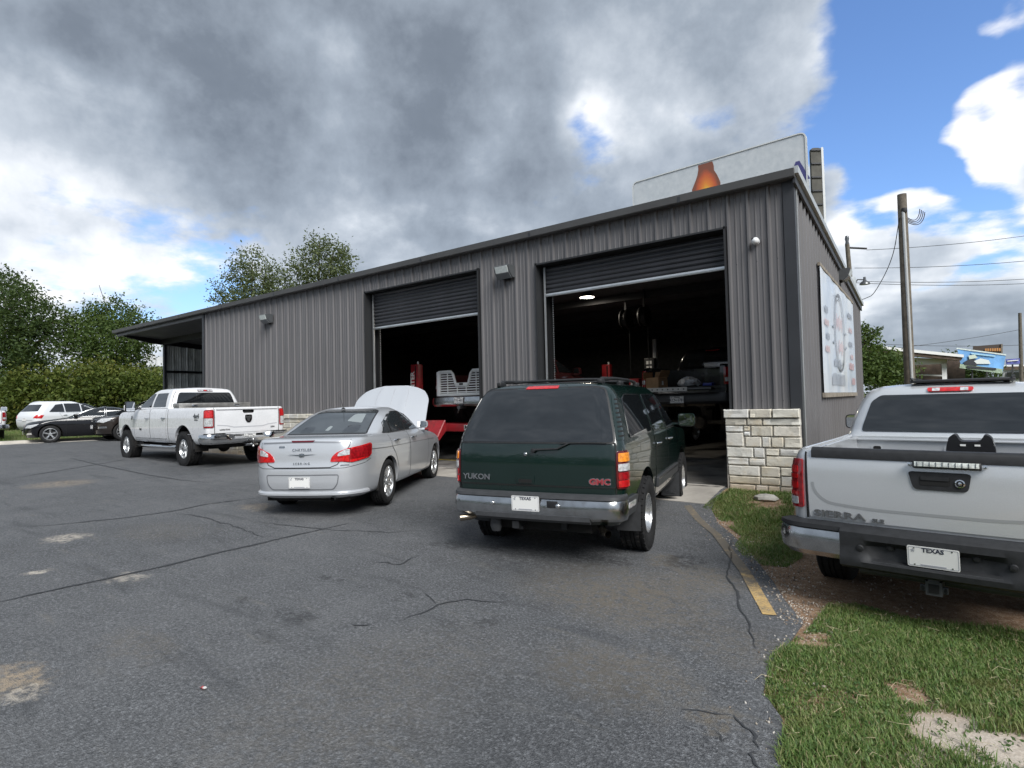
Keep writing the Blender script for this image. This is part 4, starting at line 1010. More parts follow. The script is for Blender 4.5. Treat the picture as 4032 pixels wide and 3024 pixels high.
    m = MB(); m.tube(P, [.02, .012, .010, .008], 8); m.tube([b.rear(-.30, 1.258, .022), b.rear(-.52, 1.264, .022), b.rear(-.78, 1.262, .022)], .006, 6); m.lathe([(0, .03), (.022, .025), (.026, 0)], 14, lambda x, y, a: tuple(np.array(P[0])+np.array([-a*.6, x, y]))); m.build('wiper', PLAST, v, 50)
    # sides
    side_windows(v, b, [[(-.62, 1.30), (.48, 1.30), (.48, 1.75), (-.28, 1.75), (-.44, 1.69)], [(.60, 1.30), (1.40, 1.30), (1.40, 1.75), (.60, 1.75)], [(1.50, 1.30), (2.36, 1.30), (1.86, 1.75), (1.50, 1.75)]], GLASS, .006, .05, DCHROME)
    for sg in (1, -1):
        door(v, b, [(.62, .52), (.72, .50), (1.46, .50), (1.46, 1.275), (.56, 1.275), (.56, .90)], PA, .72, 1.14, CHROME, sg)
        door(v, b, [(1.47, .50), (2.36, .50), (2.44, 1.18), (2.40, 1.275), (1.47, 1.275)], PA, 1.62, 1.14, CHROME, sg)
        panel('side_moulding', [(.62, .60), (2.32, .60), (2.32, .73), (.62, .73)], lambda u, z, f: b.side(u, z, f, sg), .028, GREYPL, v, 14, .04, .03, .02)
        strip('moulding_line', [(.64, .70), (2.30, .70)], .014, lambda u, z, f: b.side(u, z, f, sg), .031, DCHROME, v)
        panel('bumper_side_cap', [(-.90, .52), (-.52, .52), (-.50, .70), (-.88, .70)], lambda u, z, f: b.side(u, z, f, sg), .030, GREYPL, v, 6, .05, .04, .03)
        panel('side_marker', [(-.86, .60), (-.60, .60), (-.60, .66), (-.86, .66)], lambda u, z, f: b.side(u, z, f, sg), .036, LCLR, v, 6, .03, .01, .015)
        mirror(v, b, 2.20, 1.31, sg, PA, .09, (.12, .24, .19))
        for xx, z0_, z1_, y0_ in ((-.475, .30, .60, .74), (2.47, .20, .56, .72)):
            k = MB(); k.grid([[(xx-.10*(.6-z)+.03*((y-.72)/.26)**2, sg*y, z) for y in np.linspace(y0_, .985, 5)] for z in np.linspace(z0_, z1_, 5)]); k.grid([[(xx+.008-.10*(.6-z)+.03*((y-.72)/.26)**2, sg*y, z) for y in np.linspace(y0_, .985, 5)] for z in np.linspace(z0_, z1_, 5)]); mf = k.build('mud_flap', PLAST, v, 30)
            if xx > 0: text('flap_lettering', 'GMC', .05, frame((xx-.04, sg*.86, .26), (0, -1, 0), (0, 0, 1)), DCHROME, mf, ext=.001, bold=.001, xs=1.3)
    # roof rails with cross bars
    zr = lambda x: 1.868
    for sg in (1, -1):
        m = MB(); P = [(-.52, sg*.60, 1.865), (-.42, sg*.60, 1.925), (0.2, sg*.595, 1.945), (.9, sg*.59, 1.945), (1.35, sg*.58, 1.925), (1.48, sg*.57, 1.875)]
        m.tube(P, [.030, .022, .017, .017, .022, .030], 8)
        for x in (-.46, .42, 1.40): m.box((x, sg*.60, 1.895), (.16, .055, .05), None, .012)
        m.build('roof_rail', PLAST, v, 50)
    for x in (-.12, .95):
        m = MB(); m.tube([(x, -.60, 1.925), (x, -.3, 1.935), (x, .3, 1.935), (x, .60, 1.925)], .016, 8); m.build('cross_bar', PLAST, v, 50)
    # tail pipes, hitch, sensor pods under the bumper
    m = MB()
    m.tube([(-.70, -.60, .42), (-1.04, -.74, .395), (-1.10, -.80, .39)], .036, 12, False); m.build('exhaust_tip', pmat('bronzed_steel', (.34, .29, .23), .25, metal=1.), v, 50)
    m = MB(); m.tube([(-.80, .66, .47), (-1.04, .76, .455), (-1.09, .84, .45)], .036, 12, False); m.build('exhaust_tip', pmat('bronzed_steel', (.34, .29, .23), .25, metal=1.), v, 50)
    m = MB(); m.tube([(-.86, -.52, .43), (-.86, .52, .43)], .036, 10); m.box((-.98, .18, .42), (.24, .072, .072)); m.box((-1.0, .18, .375), (.05, .10, .03)); m.box((-.93, -.30, .42), (.05, .06, .10)); m.build('tow_hitch', PLAST, v, 40)
    m = MB(); m.lathe([(0, -.09), (.05, -.085), (.07, -.03), (.06, .06), (.04, .10)], 12, lambda x, y, a: (-.98+x*.6, .46+y, .40+a)); m.build('plug_bracket', GREYPL, v, 50)
    # front end, seldom seen
    for sg in (1, -1):
        panel('headlight', [(sg*.55, .82), (sg*.95, .82), (sg*.95, 1.0), (sg*.55, 1.0)], b.front, .01, LCLR, v, 6, .05, .02, .03)
    panel('grille', [(-.5, .78), (.5, .78), (.5, 1.02), (-.5, 1.02)], b.front, .01, DCHROME, v, 8, .05, .02, .03)
    panel('windscreen', [(-.86, 1.29), (.86, 1.29), (.74, 1.80), (-.74, 1.80)], b.front, .006, GLASS, v, 14, .05, .01, .04)
yukon()
# ------------------------------------------------------------------ silver sedan with its bonnet up
def sebring():
    loc, rz = heading(-7.49, 5.52, 29.6, -.01)
    v = thing('silver_sedan', 'silver sedan with its bonnet raised parked outside the left bay door', 'car', loc, rz)
    PA = pmat('silver_paint', (.60, .62, .65), .30, metal=.45, coat=1., flake=.10)
    def warp(x, y, z): return z+.035*smooth(.1, -1.0, x)*smooth(.5, 1.0, z) if z < 1.12 else z+.035*smooth(.1, -1.0, x)*smooth(1.3, 1.05, z)
    b = Body([(.245, -.99, 3.58, .80, .30, .40, .05, .22), (.275, -1.04, 3.63, .845, .32, .42, .06, .24), (.36, -1.075, 3.70, .88, .32, .44, .07, .26), (.50, -1.10, 3.73, .897, .32, .45, .08, .28), (.60, -1.10, 3.72, .902, .32, .45, .08, .28), (.74, -1.075, 3.66, .905, .30, .45, .075, .28),
              (.84, -1.065, 3.52, .90, .28, .45, .075, .26), (.93, -1.05, 3.15, .888, .28, .42, .07, .22), (.99, -1.035, 2.70, .868, .28, .40, .07, .18), (1.015, -1.01, 2.42, .852, .28, .38, .07, .16), (1.03, -.96, 2.30, .84, .28, .36, .06, .15),
              (1.045, -.70, 2.22, .825, .26, .34, .05, .15), (1.06, -.42, 2.16, .812, .24, .32, .05, .15), (1.12, -.26, 2.02, .79, .24, .30, .06, .15), (1.25, .06, 1.72, .735, .24, .28, .06, .13), (1.36, .36, 1.46, .675, .25, .27, .06, .12), (1.43, .62, 1.26, .62, .26, .26, .05, .10), (1.465, .85, 1.12, .54, .13, .13, .03, .05)],
             (.17, .05), warp, crown=.025, dz=.03)
    r = .335
    me = b.mesh([arch_cutter((0, 2.765), .385, .345, .56)], 38)
    link('body', me, PA, v)
    wells(v, (0, 2.765), .383, .345, .56, .84); underbody(v, b, -.9, 3.4, .60, .20, .36)
    for x in (0, 2.765):
        for sg in (1, -1): wheel(v, (x, sg*.765, r), sg, r, .215, .232, 'spoke10', ALLOY)
    # boot lid outline, lamps, bumper
    strip('boot_seam', [(-.66, 1.012), (-.655, .93), (-.50, .70), (-.40, .665), (.40, .665), (.50, .70), (.655, .93), (.66, 1.012)], .010, b.rear, .003, GAP, v, .04)
    strip('bumper_seam', [(-1.05, .745), (-.90, .70), (-.60, .655), (.60, .655), (.90, .70), (1.05, .745)], .006, b.rear, .002, GAP, v, .04)
    for sg in (1, -1):
        tl = panel('tail_light', [(sg*.40, .735), (sg*.70, .72), (sg*.98, .765), (sg*1.06, .80), (sg*1.08, .93), (sg*1.03, .955), (sg*.62, .895), (sg*.48, .845), (sg*.42, .79)], b.rear, .012, LREDB, v, 14, .03, .03, .02)
        panel('reversing_lens', [(sg*.50, .80), (sg*.655, .815), (sg*.655, .885), (sg*.60, .885), (sg*.51, .84)], b.rear, .017, LCLR, tl, 6, .02, .008, .01)
        panel('lamp_body', [(sg*.665, .76), (sg*.98, .785), (sg*1.04, .815), (sg*1.05, .925), (sg*1.0, .935), (sg*.67, .885)], b.rear, .017, LRED, tl, 8, .03, .008, .02)
        strip('lamp_divider', [(sg*.655, .725), (sg*.665, .90)], .012, b.rear, .020, LRED, tl)
    panel('number_recess', [(-.50, .45), (-.44, .375), (.44, .375), (.50, .45), (.52, .565), (-.52, .565)], b.rear, .003, PA, v, 14, .03, .006, .03)
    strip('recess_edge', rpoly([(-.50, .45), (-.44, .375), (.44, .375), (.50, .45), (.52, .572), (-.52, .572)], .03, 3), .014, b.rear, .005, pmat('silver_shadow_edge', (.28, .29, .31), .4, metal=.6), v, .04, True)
    plate(v, rframe(b, .02, .475, .012))
    band('bumper_lip', b.rear, .36, -.98, .98, [(-.01, .285), (.012, .285), (.030, .30), (.028, .325), (.0, .345), (-.01, .345)], PA, v, 44, 40)
    panel('brake_light', [(-.15, .985), (.15, .985), (.17, 1.008), (-.17, 1.008)], b.rear, .010, pmat('dark_red_lens', (.10, .008, .015), .15, coat=.6), v, 8, .02, .02, .004)
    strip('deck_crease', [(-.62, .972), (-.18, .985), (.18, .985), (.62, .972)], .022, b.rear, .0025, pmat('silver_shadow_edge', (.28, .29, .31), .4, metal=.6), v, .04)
    text('badge_lettering', 'CHRYSLER', .050, rframe(b, .0, .885, .006), DCHROME, v, ext=.002, bold=.0006, spacing=1.25)
    text('badge_lettering', 'SEBRING', .042, rframe(b, .0, .715, .006), DCHROME, v, ext=.002, bold=.0006, spacing=1.6)
    wing = MB(); wing.prism([(-.20, .018), (-.04, .0), (-.03, -.018), (.03, -.018), (.04, .0), (.20, .018), (.045, .012), (.03, .026), (-.03, .026), (-.045, .012)], lambda u, w_, t: (u, w_, t), 0, .005); wing.lathe([(0, .009), (.024, .008), (.028, 0)], 16, lambda x, y, a: (x, y+.004, a)); o = wing.build('wing_emblem', DCHROME, v, 40); o.matrix_local = rframe(b, 0, .815, .006)
    m = MB(); m.prism(rpoly([(-.045, -.012), (.045, -.012), (.045, .012), (-.045, .012)], .011, 3), lambda u, w_, t: (u, w_, t), 0, .003); o = m.build('dealer_mark', DCHROME, v, 40); o.matrix_local = rframe(b, .30, .925, .004)
    m = MB(); m.prism(rpoly([(-.06, -.006), (.06, -.006), (.06, .006), (-.06, .006)], .003, 2), lambda u, w_, t: (u, w_, t), 0, .003); o = m.build('dealer_mark', DCHROME, v, 40); o.matrix_local = rframe(b, -.60, .69, .004)
    # rear glass with a faint cabin behind it
    rg = panel('rear_window', [(-.62, 1.085), (.62, 1.085), (.60, 1.12), (.50, 1.40), (.40, 1.425), (-.40, 1.425), (-.50, 1.40), (-.60, 1.12)], b.rear, .005, pmat('sedan_rear_glass', (.045, .052, .056), .04, spec=.9, coat=.5), v, 18, .04, .012, .03)
    strip('glass_edge', rpoly([(-.63, 1.08), (.63, 1.08), (.61, 1.12), (.51, 1.405), (.40, 1.432), (-.40, 1.432), (-.51, 1.405), (-.61, 1.12)], .03, 3), .022, b.rear, .004, PLAST, rg, .04, True)
    P = [[(-.30, -.06+.012*k) for k in range(2)]]
    def seat(s0, z0, z1, wd, c): panel('headrest_seen', rpoly([(s0-wd/2, z0), (s0+wd/2, z0), (s0+wd*.42, z1), (s0-wd*.42, z1)], wd*.3, 4), b.rear, .0065, c, rg, 6, .03, .003)
    gl2 = pmat('sedan_cabin_tone', (.020, .023, .026), .04, spec=.9, coat=.5); gl3 = pmat('sedan_cabin_pale', (.26, .29, .29), .05, spec=.9, coat=.5)
    seat(-.35, 1.10, 1.21, .25, gl2); seat(.34, 1.10, 1.19, .22, gl2); seat(.02, 1.13, 1.20, .07, gl3)
    panel('screen_seen', [(-.42, 1.24), (-.16, 1.27), (-.18, 1.375), (-.36, 1.375)], b.rear, .0065, gl3, rg, 6, .03, .003, .02)
    # sides
    win = [[(.10, 1.085), (.62, 1.082), (.60, 1.375), (.46, 1.335), (.22, 1.19)], [(.70, 1.082), (1.28, 1.08), (1.26, 1.405), (.92, 1.415), (.68, 1.39)] if False else [(.68, 1.082), (.98, 1.081), (.96, 1.405), (.80, 1.405), (.67, 1.388)], [(1.05, 1.081), (1.95, 1.08), (1.52, 1.33), (1.30, 1.402), (1.04, 1.408)]]
    win = [[(-.02, 1.085), (.30, 1.083), (.30, 1.285), (.18, 1.225)], [(.36, 1.083), (.98, 1.081), (.95, 1.400), (.72, 1.392), (.52, 1.34), (.36, 1.275)], [(1.06, 1.081), (1.98, 1.08), (1.55, 1.325), (1.30, 1.396), (1.05, 1.402)]]
    for sg in (1, -1): panel('window_surround', [(-.05, 1.075), (2.03, 1.07), (1.58, 1.335), (1.30, 1.408), (.72, 1.404), (.50, 1.35), (.16, 1.23)], lambda u, z, f: b.side(u, z, f, sg), .0025, BLACK, v, 20, .03, .01, .02)
    side_windows(v, b, win, GLASSB, .005, .03)
    for sg in (1, -1):
        door(v, b, [(.40, .29), (1.01, .28), (1.01, 1.065), (.10, 1.07), (.14, .86), (.30, .70), (.40, .52)], PA, .34, .945, CHROME, sg, .007)
        door(v, b, [(1.02, .28), (2.08, .29), (2.20, .60), (2.16, .95), (2.06, 1.06), (1.02, 1.065)], PA, 1.22, .94, CHROME, sg, .007)
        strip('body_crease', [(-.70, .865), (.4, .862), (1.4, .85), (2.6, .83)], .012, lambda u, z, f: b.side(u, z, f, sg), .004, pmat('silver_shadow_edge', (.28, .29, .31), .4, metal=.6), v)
        strip('sill_line', [(.42, .285), (2.30, .285)], .03, lambda u, z, f: b.side(u, z, f, sg), .006, PA, v)
        mirror(v, b, 1.92, 1.07, sg, PA, .05, (.13, .20, .13))
    # raised bonnet: a shallow shell hinged at the cowl
    hg = np.array([2.30, 0, 1.01]); ang = R(51); L = 1.18; rows = []
    for i in range(15):
        t = i/14; row = []
        for j in range(25):
            q = -1+2*j/24; wd = .80-.05*t-.30*max(0, t-.72)**1.6*3
            # clip the leading corners
            yy = q*wd; tt = t*L*(1-.13*abs(q)**3.0)
            bul = .058*(1-.75*q*q)*math.sin(math.pi*min(1, .18+t*.74))-.05*t*t
            bul += .012*math.exp(-((abs(q)-.32-.06*t)/.06)**2)
            d = np.array([math.cos(math.pi-ang)*-1, 0, math.sin(ang)]); n = np.array([-math.sin(ang), 0, math.cos(ang)])
            row.append(tuple(hg+np.array([d[0]*tt, yy, d[2]*tt])+n*bul))
        rows.append(row)
    m = MB(); m.grid(rows); lo = [[tuple(np.array(p)-np.array([-math.sin(ang), 0, math.cos(ang)])*.02) for p in r] for r in rows]; m.grid(lo)
    nb, nm = 15, 25; e = list(range(nm))+[i*nm+nm-1 for i in range(1, nb)]+[(nb-1)*nm+j for j in range(nm-2, -1, -1)]+[i*nm for i in range(nb-2, 0, -1)]
    m.f += [(e[i], e[(i+1) % len(e)], e[(i+1) % len(e)]+nb*nm, e[i]+nb*nm) for i in range(len(e))]
    hood = m.build('bonnet', PA, v, 50)
    for q in (-.36, 0, .36):
        P = [rows[i][12+int(round(q*12*(1+.2*i/14)))] for i in range(1, 14)]
        n = np.array([-math.sin(ang), 0, math.cos(ang)])*.004
        k = MB(); k.tube([tuple(np.array(p)+n*.4) for p in P], .006, 6); k.build('bonnet_crease', PA, hood, 60)
    m = MB(); m.tube([(3.35, .55, .90), tuple(np.array(rows[9][19])-np.array([0, 0, .02]))], .007, 6); m.build('prop_rod', PLAST, v, 40)
    m = MB(); m.box((2.95, 0, .955), (.75, 1.20, .02)); m.build('engine_cover', PLAST, v, 20)
    panel('windscreen', [(-.66, 1.07), (.66, 1.07), (.52, 1.41), (-.52, 1.41)], b.front, .005, GLASSB, v, 14, .04, .01, .03)
    for sg in (1, -1): panel('headlight', [(sg*.42, .66), (sg*.80, .68), (sg*.82, .80), (sg*.45, .76)], b.front, .008, LCLR, v, 6, .04, .02, .02)
    # aerial, tail pipe
    m = MB(); p0 = np.array([.62, .12, 1.452]); m.lathe([(0, .03), (.014, .026), (.03, .008), (.034, 0)], 12, lambda x, y, a: (p0[0]+x*1.5, p0[1]+y, p0[2]+a)); m.tube([tuple(p0+np.array([0, 0, .02])), tuple(p0+np.array([-.13, 0, .21]))], .0035, 5); m.build('aerial', PLAST, v, 50)
    m = MB(); m.tube([(-.60, -.40, .255), (-.98, -.42, .245), (-1.05, -.42, .242)], .030, 12, False); m.build('exhaust_tip', DCHROME, v, 50)
    m = MB(); m.box((-.78, 0, .25), (.30, .9, .10), None, .04); m.build('silencer', UNDER, v, 40)
sebring()
# ------------------------------------------------------------------ white crew-cab pickup beside the building
WHITE = pmat('white_paint', (.78, .79, .81), .28, coat=1., spec=.5, var=.03, vscale=3)
def pickup_bits(v, b, PA, xr, zr, x_bed0, x_bed1, wb, floor):
    "bed liner shell"
    m = MB(); m.box(((x_bed0+x_bed1)/2, 0, floor), (x_bed1-x_bed0, 2*wb, .02)); m.build('bed_floor', pmat('bed_liner', (.035, .036, .038), .7), v, 0)
def ram():
    loc, rz = heading(-15.02, 7.60, 88.5, .085)
    v = thing('white_pickup', 'white four-door pickup with chrome bumper parked beside the workshop wall', 'pickup', loc, rz)
    PA = WHITE
    b = Body([(.56, -1.22, 4.62, .93, .08, .25, .02, .10), (.64, -1.26, 4.70, .975, .09, .26, .02, .10), (.80, -1.27, 4.74, 1.0, .09, .26, .02, .10), (1.0, -1.275, 4.74, 1.01, .09, .25, .02, .10), (1.20, -1.275, 4.72, 1.01, .09, .24, .02, .10),
              (1.30, -1.272, 4.66, 1.003, .09, .24, .02, .10), (1.37, -1.265, 4.50, .995, .09, .28, .02, .12), (1.405, -1.262, 3.75, .985, .09, .28, .02, .12), (1.43, -1.258, 3.45, .975, .09, .25, .02, .10), (1.445, -1.24, 3.40, .962, .09, .22, .02, .10),
              (1.452, .70, 3.36, .955, .10, .22, .02, .10), (1.46, .93, 3.32, .95, .10, .20, .03, .10), (1.62, .965, 3.00, .90, .11, .20, .03, .10), (1.80, 1.01, 2.68, .83, .12, .20, .03, .10), (1.92, 1.06, 2.44, .765, .13, .20, .03, .10), (1.965, 1.12, 2.28, .72, .15, .20, .03, .08), (1.99, 1.24, 2.10, .64, .17, .2, .03, .06)],
             (.02, .04), crown=.02)
    r = .43
    me = b.mesh([arch_cutter((0, 3.79), .53, .50, .62), box_cutter((-.225, 0, 1.40), (1.93, 1.62, .80))])
    link('body', me, PA, v)
    wells(v, (0, 3.79), .527, .50, .62, .95); underbody(v, b, -1.1, 4.4, .56, .46, .70, (0, 3.79), .43)
    m = MB(); m.box((-.225, 0, 1.01), (1.92, 1.61, .02)); m.build('bed_floor', pmat('bed_liner', (.035, .036, .038), .7), v, 0)
    for x in (0, 3.79):
        for sg in (1, -1): wheel(v, (x, sg*.87, r), sg, r, .30, .235, 'off6', ALLOY)
    tg = panel('tailgate', [(-.80, .83), (.80, .83), (.81, 1.425), (-.81, 1.425)], b.rear, .010, PA, v, 16, .06, .02, .03)
    strip('tailgate_seam', [(-.815, .82), (-.82, 1.44)], .014, b.rear, .006, GAP, tg); strip('tailgate_seam', [(.815, .82), (.82, 1.44)], .014, b.rear, .006, GAP, tg)
    strip('tailgate_crease', [(-.76, 1.02), (-.52, 1.0), (-.36, .96), (.36, .96), (.52, 1.0), (.76, 1.02)], .022, b.rear, .013, pmat('white_crease_shade', (.50, .51, .54), .35), tg, .04)  # greyer strip puts the shade of a crease into the colour
    panel('spoiler', [(-.78, 1.395), (.78, 1.395), (.78, 1.437), (-.78, 1.437)], b.rear, .035, PA, tg, 12, .02, .05, .012)
    hb = panel('tailgate_handle', [(-.13, 1.305), (.13, 1.305), (.15, 1.375), (-.15, 1.375)], b.rear, .018, CHROME, tg, 6, .03, .02, .03)
    panel('handle_recess', [(-.09, 1.315), (.09, 1.315), (.09, 1.345), (-.09, 1.345)], b.rear, .022, GAP, hb, 5, .03, .004, .01)
    # shield emblem
    m = MB(); sh = rpoly([(-.085, .09), (.085, .09), (.09, -.02), (.045, -.10), (-.045, -.10), (-.09, -.02)], .03, 3)
    m.prism(sh, lambda u, w_, t: (u, w_, t), 0, .012); em = m.build('emblem', CHROME, tg, 30); em.matrix_local = rframe(b, 0, 1.165, .014)
    m = MB(); m.prism(rpoly([(-.05, .055), (-.02, .065), (0, .03), (.02, .065), (.05, .055), (.065, .01), (.035, -.02), (.022, -.075), (-.022, -.075), (-.035, -.02), (-.065, .01)], .012, 2), lambda u, w_, t: (u, w_, t), .0125, .02); m.build('emblem_head', DALLOY, em, 30)
    text('badge_lettering', 'LONE ★ STAR' if False else 'LONE STAR', .048, rframe(b, .58, .905, .014), DCHROME, tg, ext=.003, bold=.001)
    text('badge_lettering', '2500', .055, rframe(b, -.64, .925, .014), DALLOY, tg, ext=.003, bold=.001)
    # lamps
    for sg in (1, -1):
        tl = panel('tail_light', [(sg*.835, .965), (sg*1.10, .965), (sg*1.09, 1.37), (sg*1.0, 1.395), (sg*.835, 1.395)], b.rear, .016, LRED, v, 8, .05, .03, .03)
        panel('reversing_lens', [(sg*.86, 1.0), (sg*1.07, 1.0), (sg*1.07, 1.19), (sg*.86, 1.19)], b.rear, .021, LCLR, tl, 6, .04, .008, .02)
        panel('brake_lens', [(sg*.86, 1.205), (sg*1.07, 1.205), (sg*1.06, 1.36), (sg*.86, 1.37)], b.rear, .021, LREDB, tl, 6, .04, .008, .02)
    # chrome bumper with a dropped centre
    def dip(s, pr):
        k = 1-smooth(.36, .58, abs(s)); return [(o-(.075*k if z > .70 and o > 0 else 0), z-(.02*k if z > .70 else .0)) for o, z in pr]
    bp = band('rear_bumper', b.rear, .78, -1.10, 1.10, [(-.02, .575), (.08, .575), (.125, .61), (.14, .68), (.138, .75), (.12, .80), (.09, .815), (-.02, .815)], CHROME, v, 70, 35, dip)
    for s0, s1 in ((-1.0, -.60), (.60, 1.0)): band('step_pad', b.rear, .78, s0, s1, [(.0, .816), (.10, .816), (.10, .826), (.0, .826)], PLAST, bp, 12)
    plate(v, rframe(b, 0, .71, .09), 'PSD·1176')
    m = MB(); m.box((-1.36, 0, .52), (.22, .30, .05), None, .01); m.box((-1.44, 0, .535), (.20, .06, .06)); m.lathe([(0, .10), (.02, .096), (.03, .075), (.022, .05), (.016, .03), (.016, -.03), (.026, -.035), (.026, -.05)], 14, lambda x, y, a: (-1.52+x, y, .57+a)); m.lathe([(0, -.12), (.02, -.115), (.03, -.09), (.02, -.065), (.012, -.05)], 14, lambda x, y, a: (-1.52+x, y, .57+a)); m.build('tow_ball', DCHROME, v, 40)
    # cab rear
    rw = panel('rear_window', [(-.78, 1.515), (.78, 1.515), (.70, 1.80), (.66, 1.875), (-.66, 1.875), (-.70, 1.80)], b.rear, .008, GLASS, v, 14, .05, .012, .05)
    panel('window_centre_pane', [(-.25, 1.53), (.25, 1.53), (.25, 1.86), (-.25, 1.86)], b.rear, .010, GLASS, rw, 6, .05, .004, .01)  # raised middle pane of the same tinted glass
    cb = panel('brake_light', [(-.20, 1.905), (.20, 1.905), (.19, 1.952), (-.19, 1.952)], b.rear, .018, pmat('dark_red_bezel', (.09, .006, .01), .15, coat=.7), v, 8, .02, .03, .012)
    for s0, mt in ((-.155, LCLR), (-.085, LCLR), (0, LREDB), (.085, LCLR), (.155, LCLR)): panel('lens', [(s0-.03, 1.914), (s0+.03, 1.914), (s0+.03, 1.944), (s0-.03, 1.944)], b.rear, .022, mt, cb, 4, .02, .006, .01)
    for sg in (1, -1): strip('cab_seam', [(sg*.885, 1.47), (sg*.86, 1.62), (sg*.80, 1.80), (sg*.70, 1.95)], .012, b.rear, .003, GAP, v)
    # crossbed toolbox
    tb = MB(); tb.box((.58, 0, 1.455), (.34, 1.86, .05), None, .012); tb.box((.58, 0, 1.41), (.30, 1.58, .07)); bx = tb.build('toolbox_lid', pmat('weathered_aluminium', (.42, .41, .39), .4, metal=.7, var=.25, vscale=5), v, 30)
    tb = MB(); tb.box((.58, 0, 1.53), (.36, 1.88, .10), None, .012); tb.build('toolbox', pmat('weathered_aluminium', (.42, .41, .39), .4, metal=.7, var=.25, vscale=5), v, 30)
    for yy in (-.55, .55): m = MB(); m.box((.394, yy, 1.515), (.012, .14, .05), None, .004); m.build('toolbox_latch', CHROME, v, 30)
    # sides
    side_windows(v, b, [[(1.20, 1.50), (2.02, 1.50), (2.02, 1.87), (1.34, 1.87)], [(2.14, 1.50), (3.02, 1.50), (2.56, 1.83), (2.42, 1.87), (2.14, 1.87)]], GLASS, .006, .04)
    for sg in (1, -1):
        mp = lambda u, z, f: b.side(u, z, f, sg)
        strip('bed_seam', [(.905, .60), (.905, 1.43)], .014, mp, .003, GAP, v)
        door(v, b, [(1.02, .66), (2.06, .66), (2.06, 1.455), (1.02, 1.455)], PA, 1.16, 1.20, CHROME, sg)
        door(v, b, [(2.07, .66), (3.16, .66), (3.20, 1.10), (3.16, 1.44), (2.07, 1.455)], PA, 2.22, 1.20, CHROME, sg)
        strip('body_line', [(-.6, .80), (3.2, .80)], .010, mp, .002, pmat('white_crease_shade', (.50, .51, .54), .35), v)  # same crease shading, drawn as a grey strip along the side
        for x in (0, 3.79): strip('arch_lip', [(x+.545*math.cos(a), .50+.545*math.sin(a)) for a in np.linspace(.35, math.pi-.35, 16)], .03, mp, .012, PA, v)
        text('badge_lettering', '4x4', .15, sframe(b, -.72, 1.245, sg, .006), DALLOY, v, ext=.003, bold=.004, xs=1.3)
        text('badge_lettering', 'OFF ROAD', .035, sframe(b, -.72, 1.155, sg, .006), DALLOY, v, ext=.003, bold=.001)
        text('badge_lettering', 'RAM', .07, sframe(b, 2.70, .90, sg, .009), DALLOY, v, ext=.003, bold=.003)
        m = MB(); m.box((0, 0, 0), (.07, .10, .01), None, .003); o = m.build('fender_badge', DALLOY, v, 30); o.matrix_local = sframe(b, 3.34, 1.22, sg, .006)
        # step bar
        m = MB(); m.tube([(.62, sg*.80, .50), (.66, sg*.93, .46), (.75, sg*.955, .45), (2.0, sg*.955, .45), (3.05, sg*.955, .45), (3.12, sg*.92, .46), (3.16, sg*.8, .5)], .045, 12); sb = m.build('step_bar', CHROME, v, 50)
        for x in (1.05, 2.45): k = MB(); k.box((x, sg*.955, .488), (.55, .075, .014), None, .005); k.build('step_tread', PLAST, sb, 30)
        # tow mirror, big and upright
        mirror(v, b, 2.86, 1.47, sg, PLAST, .16, (.14, .24, .30))
        k = MB(); p = b.side(2.86, 1.47, 0, sg); k.box((p[0]+.085, p[1]+sg*.29, 1.50), (.05, .20, .16), None, .03); k.build('mirror_cap', PA, v, 40)
        panel('headlight', [(sg*.60, 1.02), (sg*.98, 1.02), (sg*.98, 1.22), (sg*.60, 1.22)], b.front, .01, LCLR, v, 6, .05, .02, .03)
        k = MB(); k.grid([[(-.52+.05*(z-.5), sg*y, z) for y in np.linspace(.74, .99, 4)] for z in np.linspace(.44, .62, 4)]); k.build('mud_flap', PLAST, v, 30)
    panel('windscreen', [(-.86, 1.50), (.86, 1.50), (.72, 1.90), (-.72, 1.90)], b.front, .006, GLASS, v, 12, .05, .01, .04)
    panel('grille', [(-.58, .85), (.58, .85), (.58, 1.25), (-.58, 1.25)], b.front, .01, DCHROME, v, 8, .05, .02, .03)
ram()
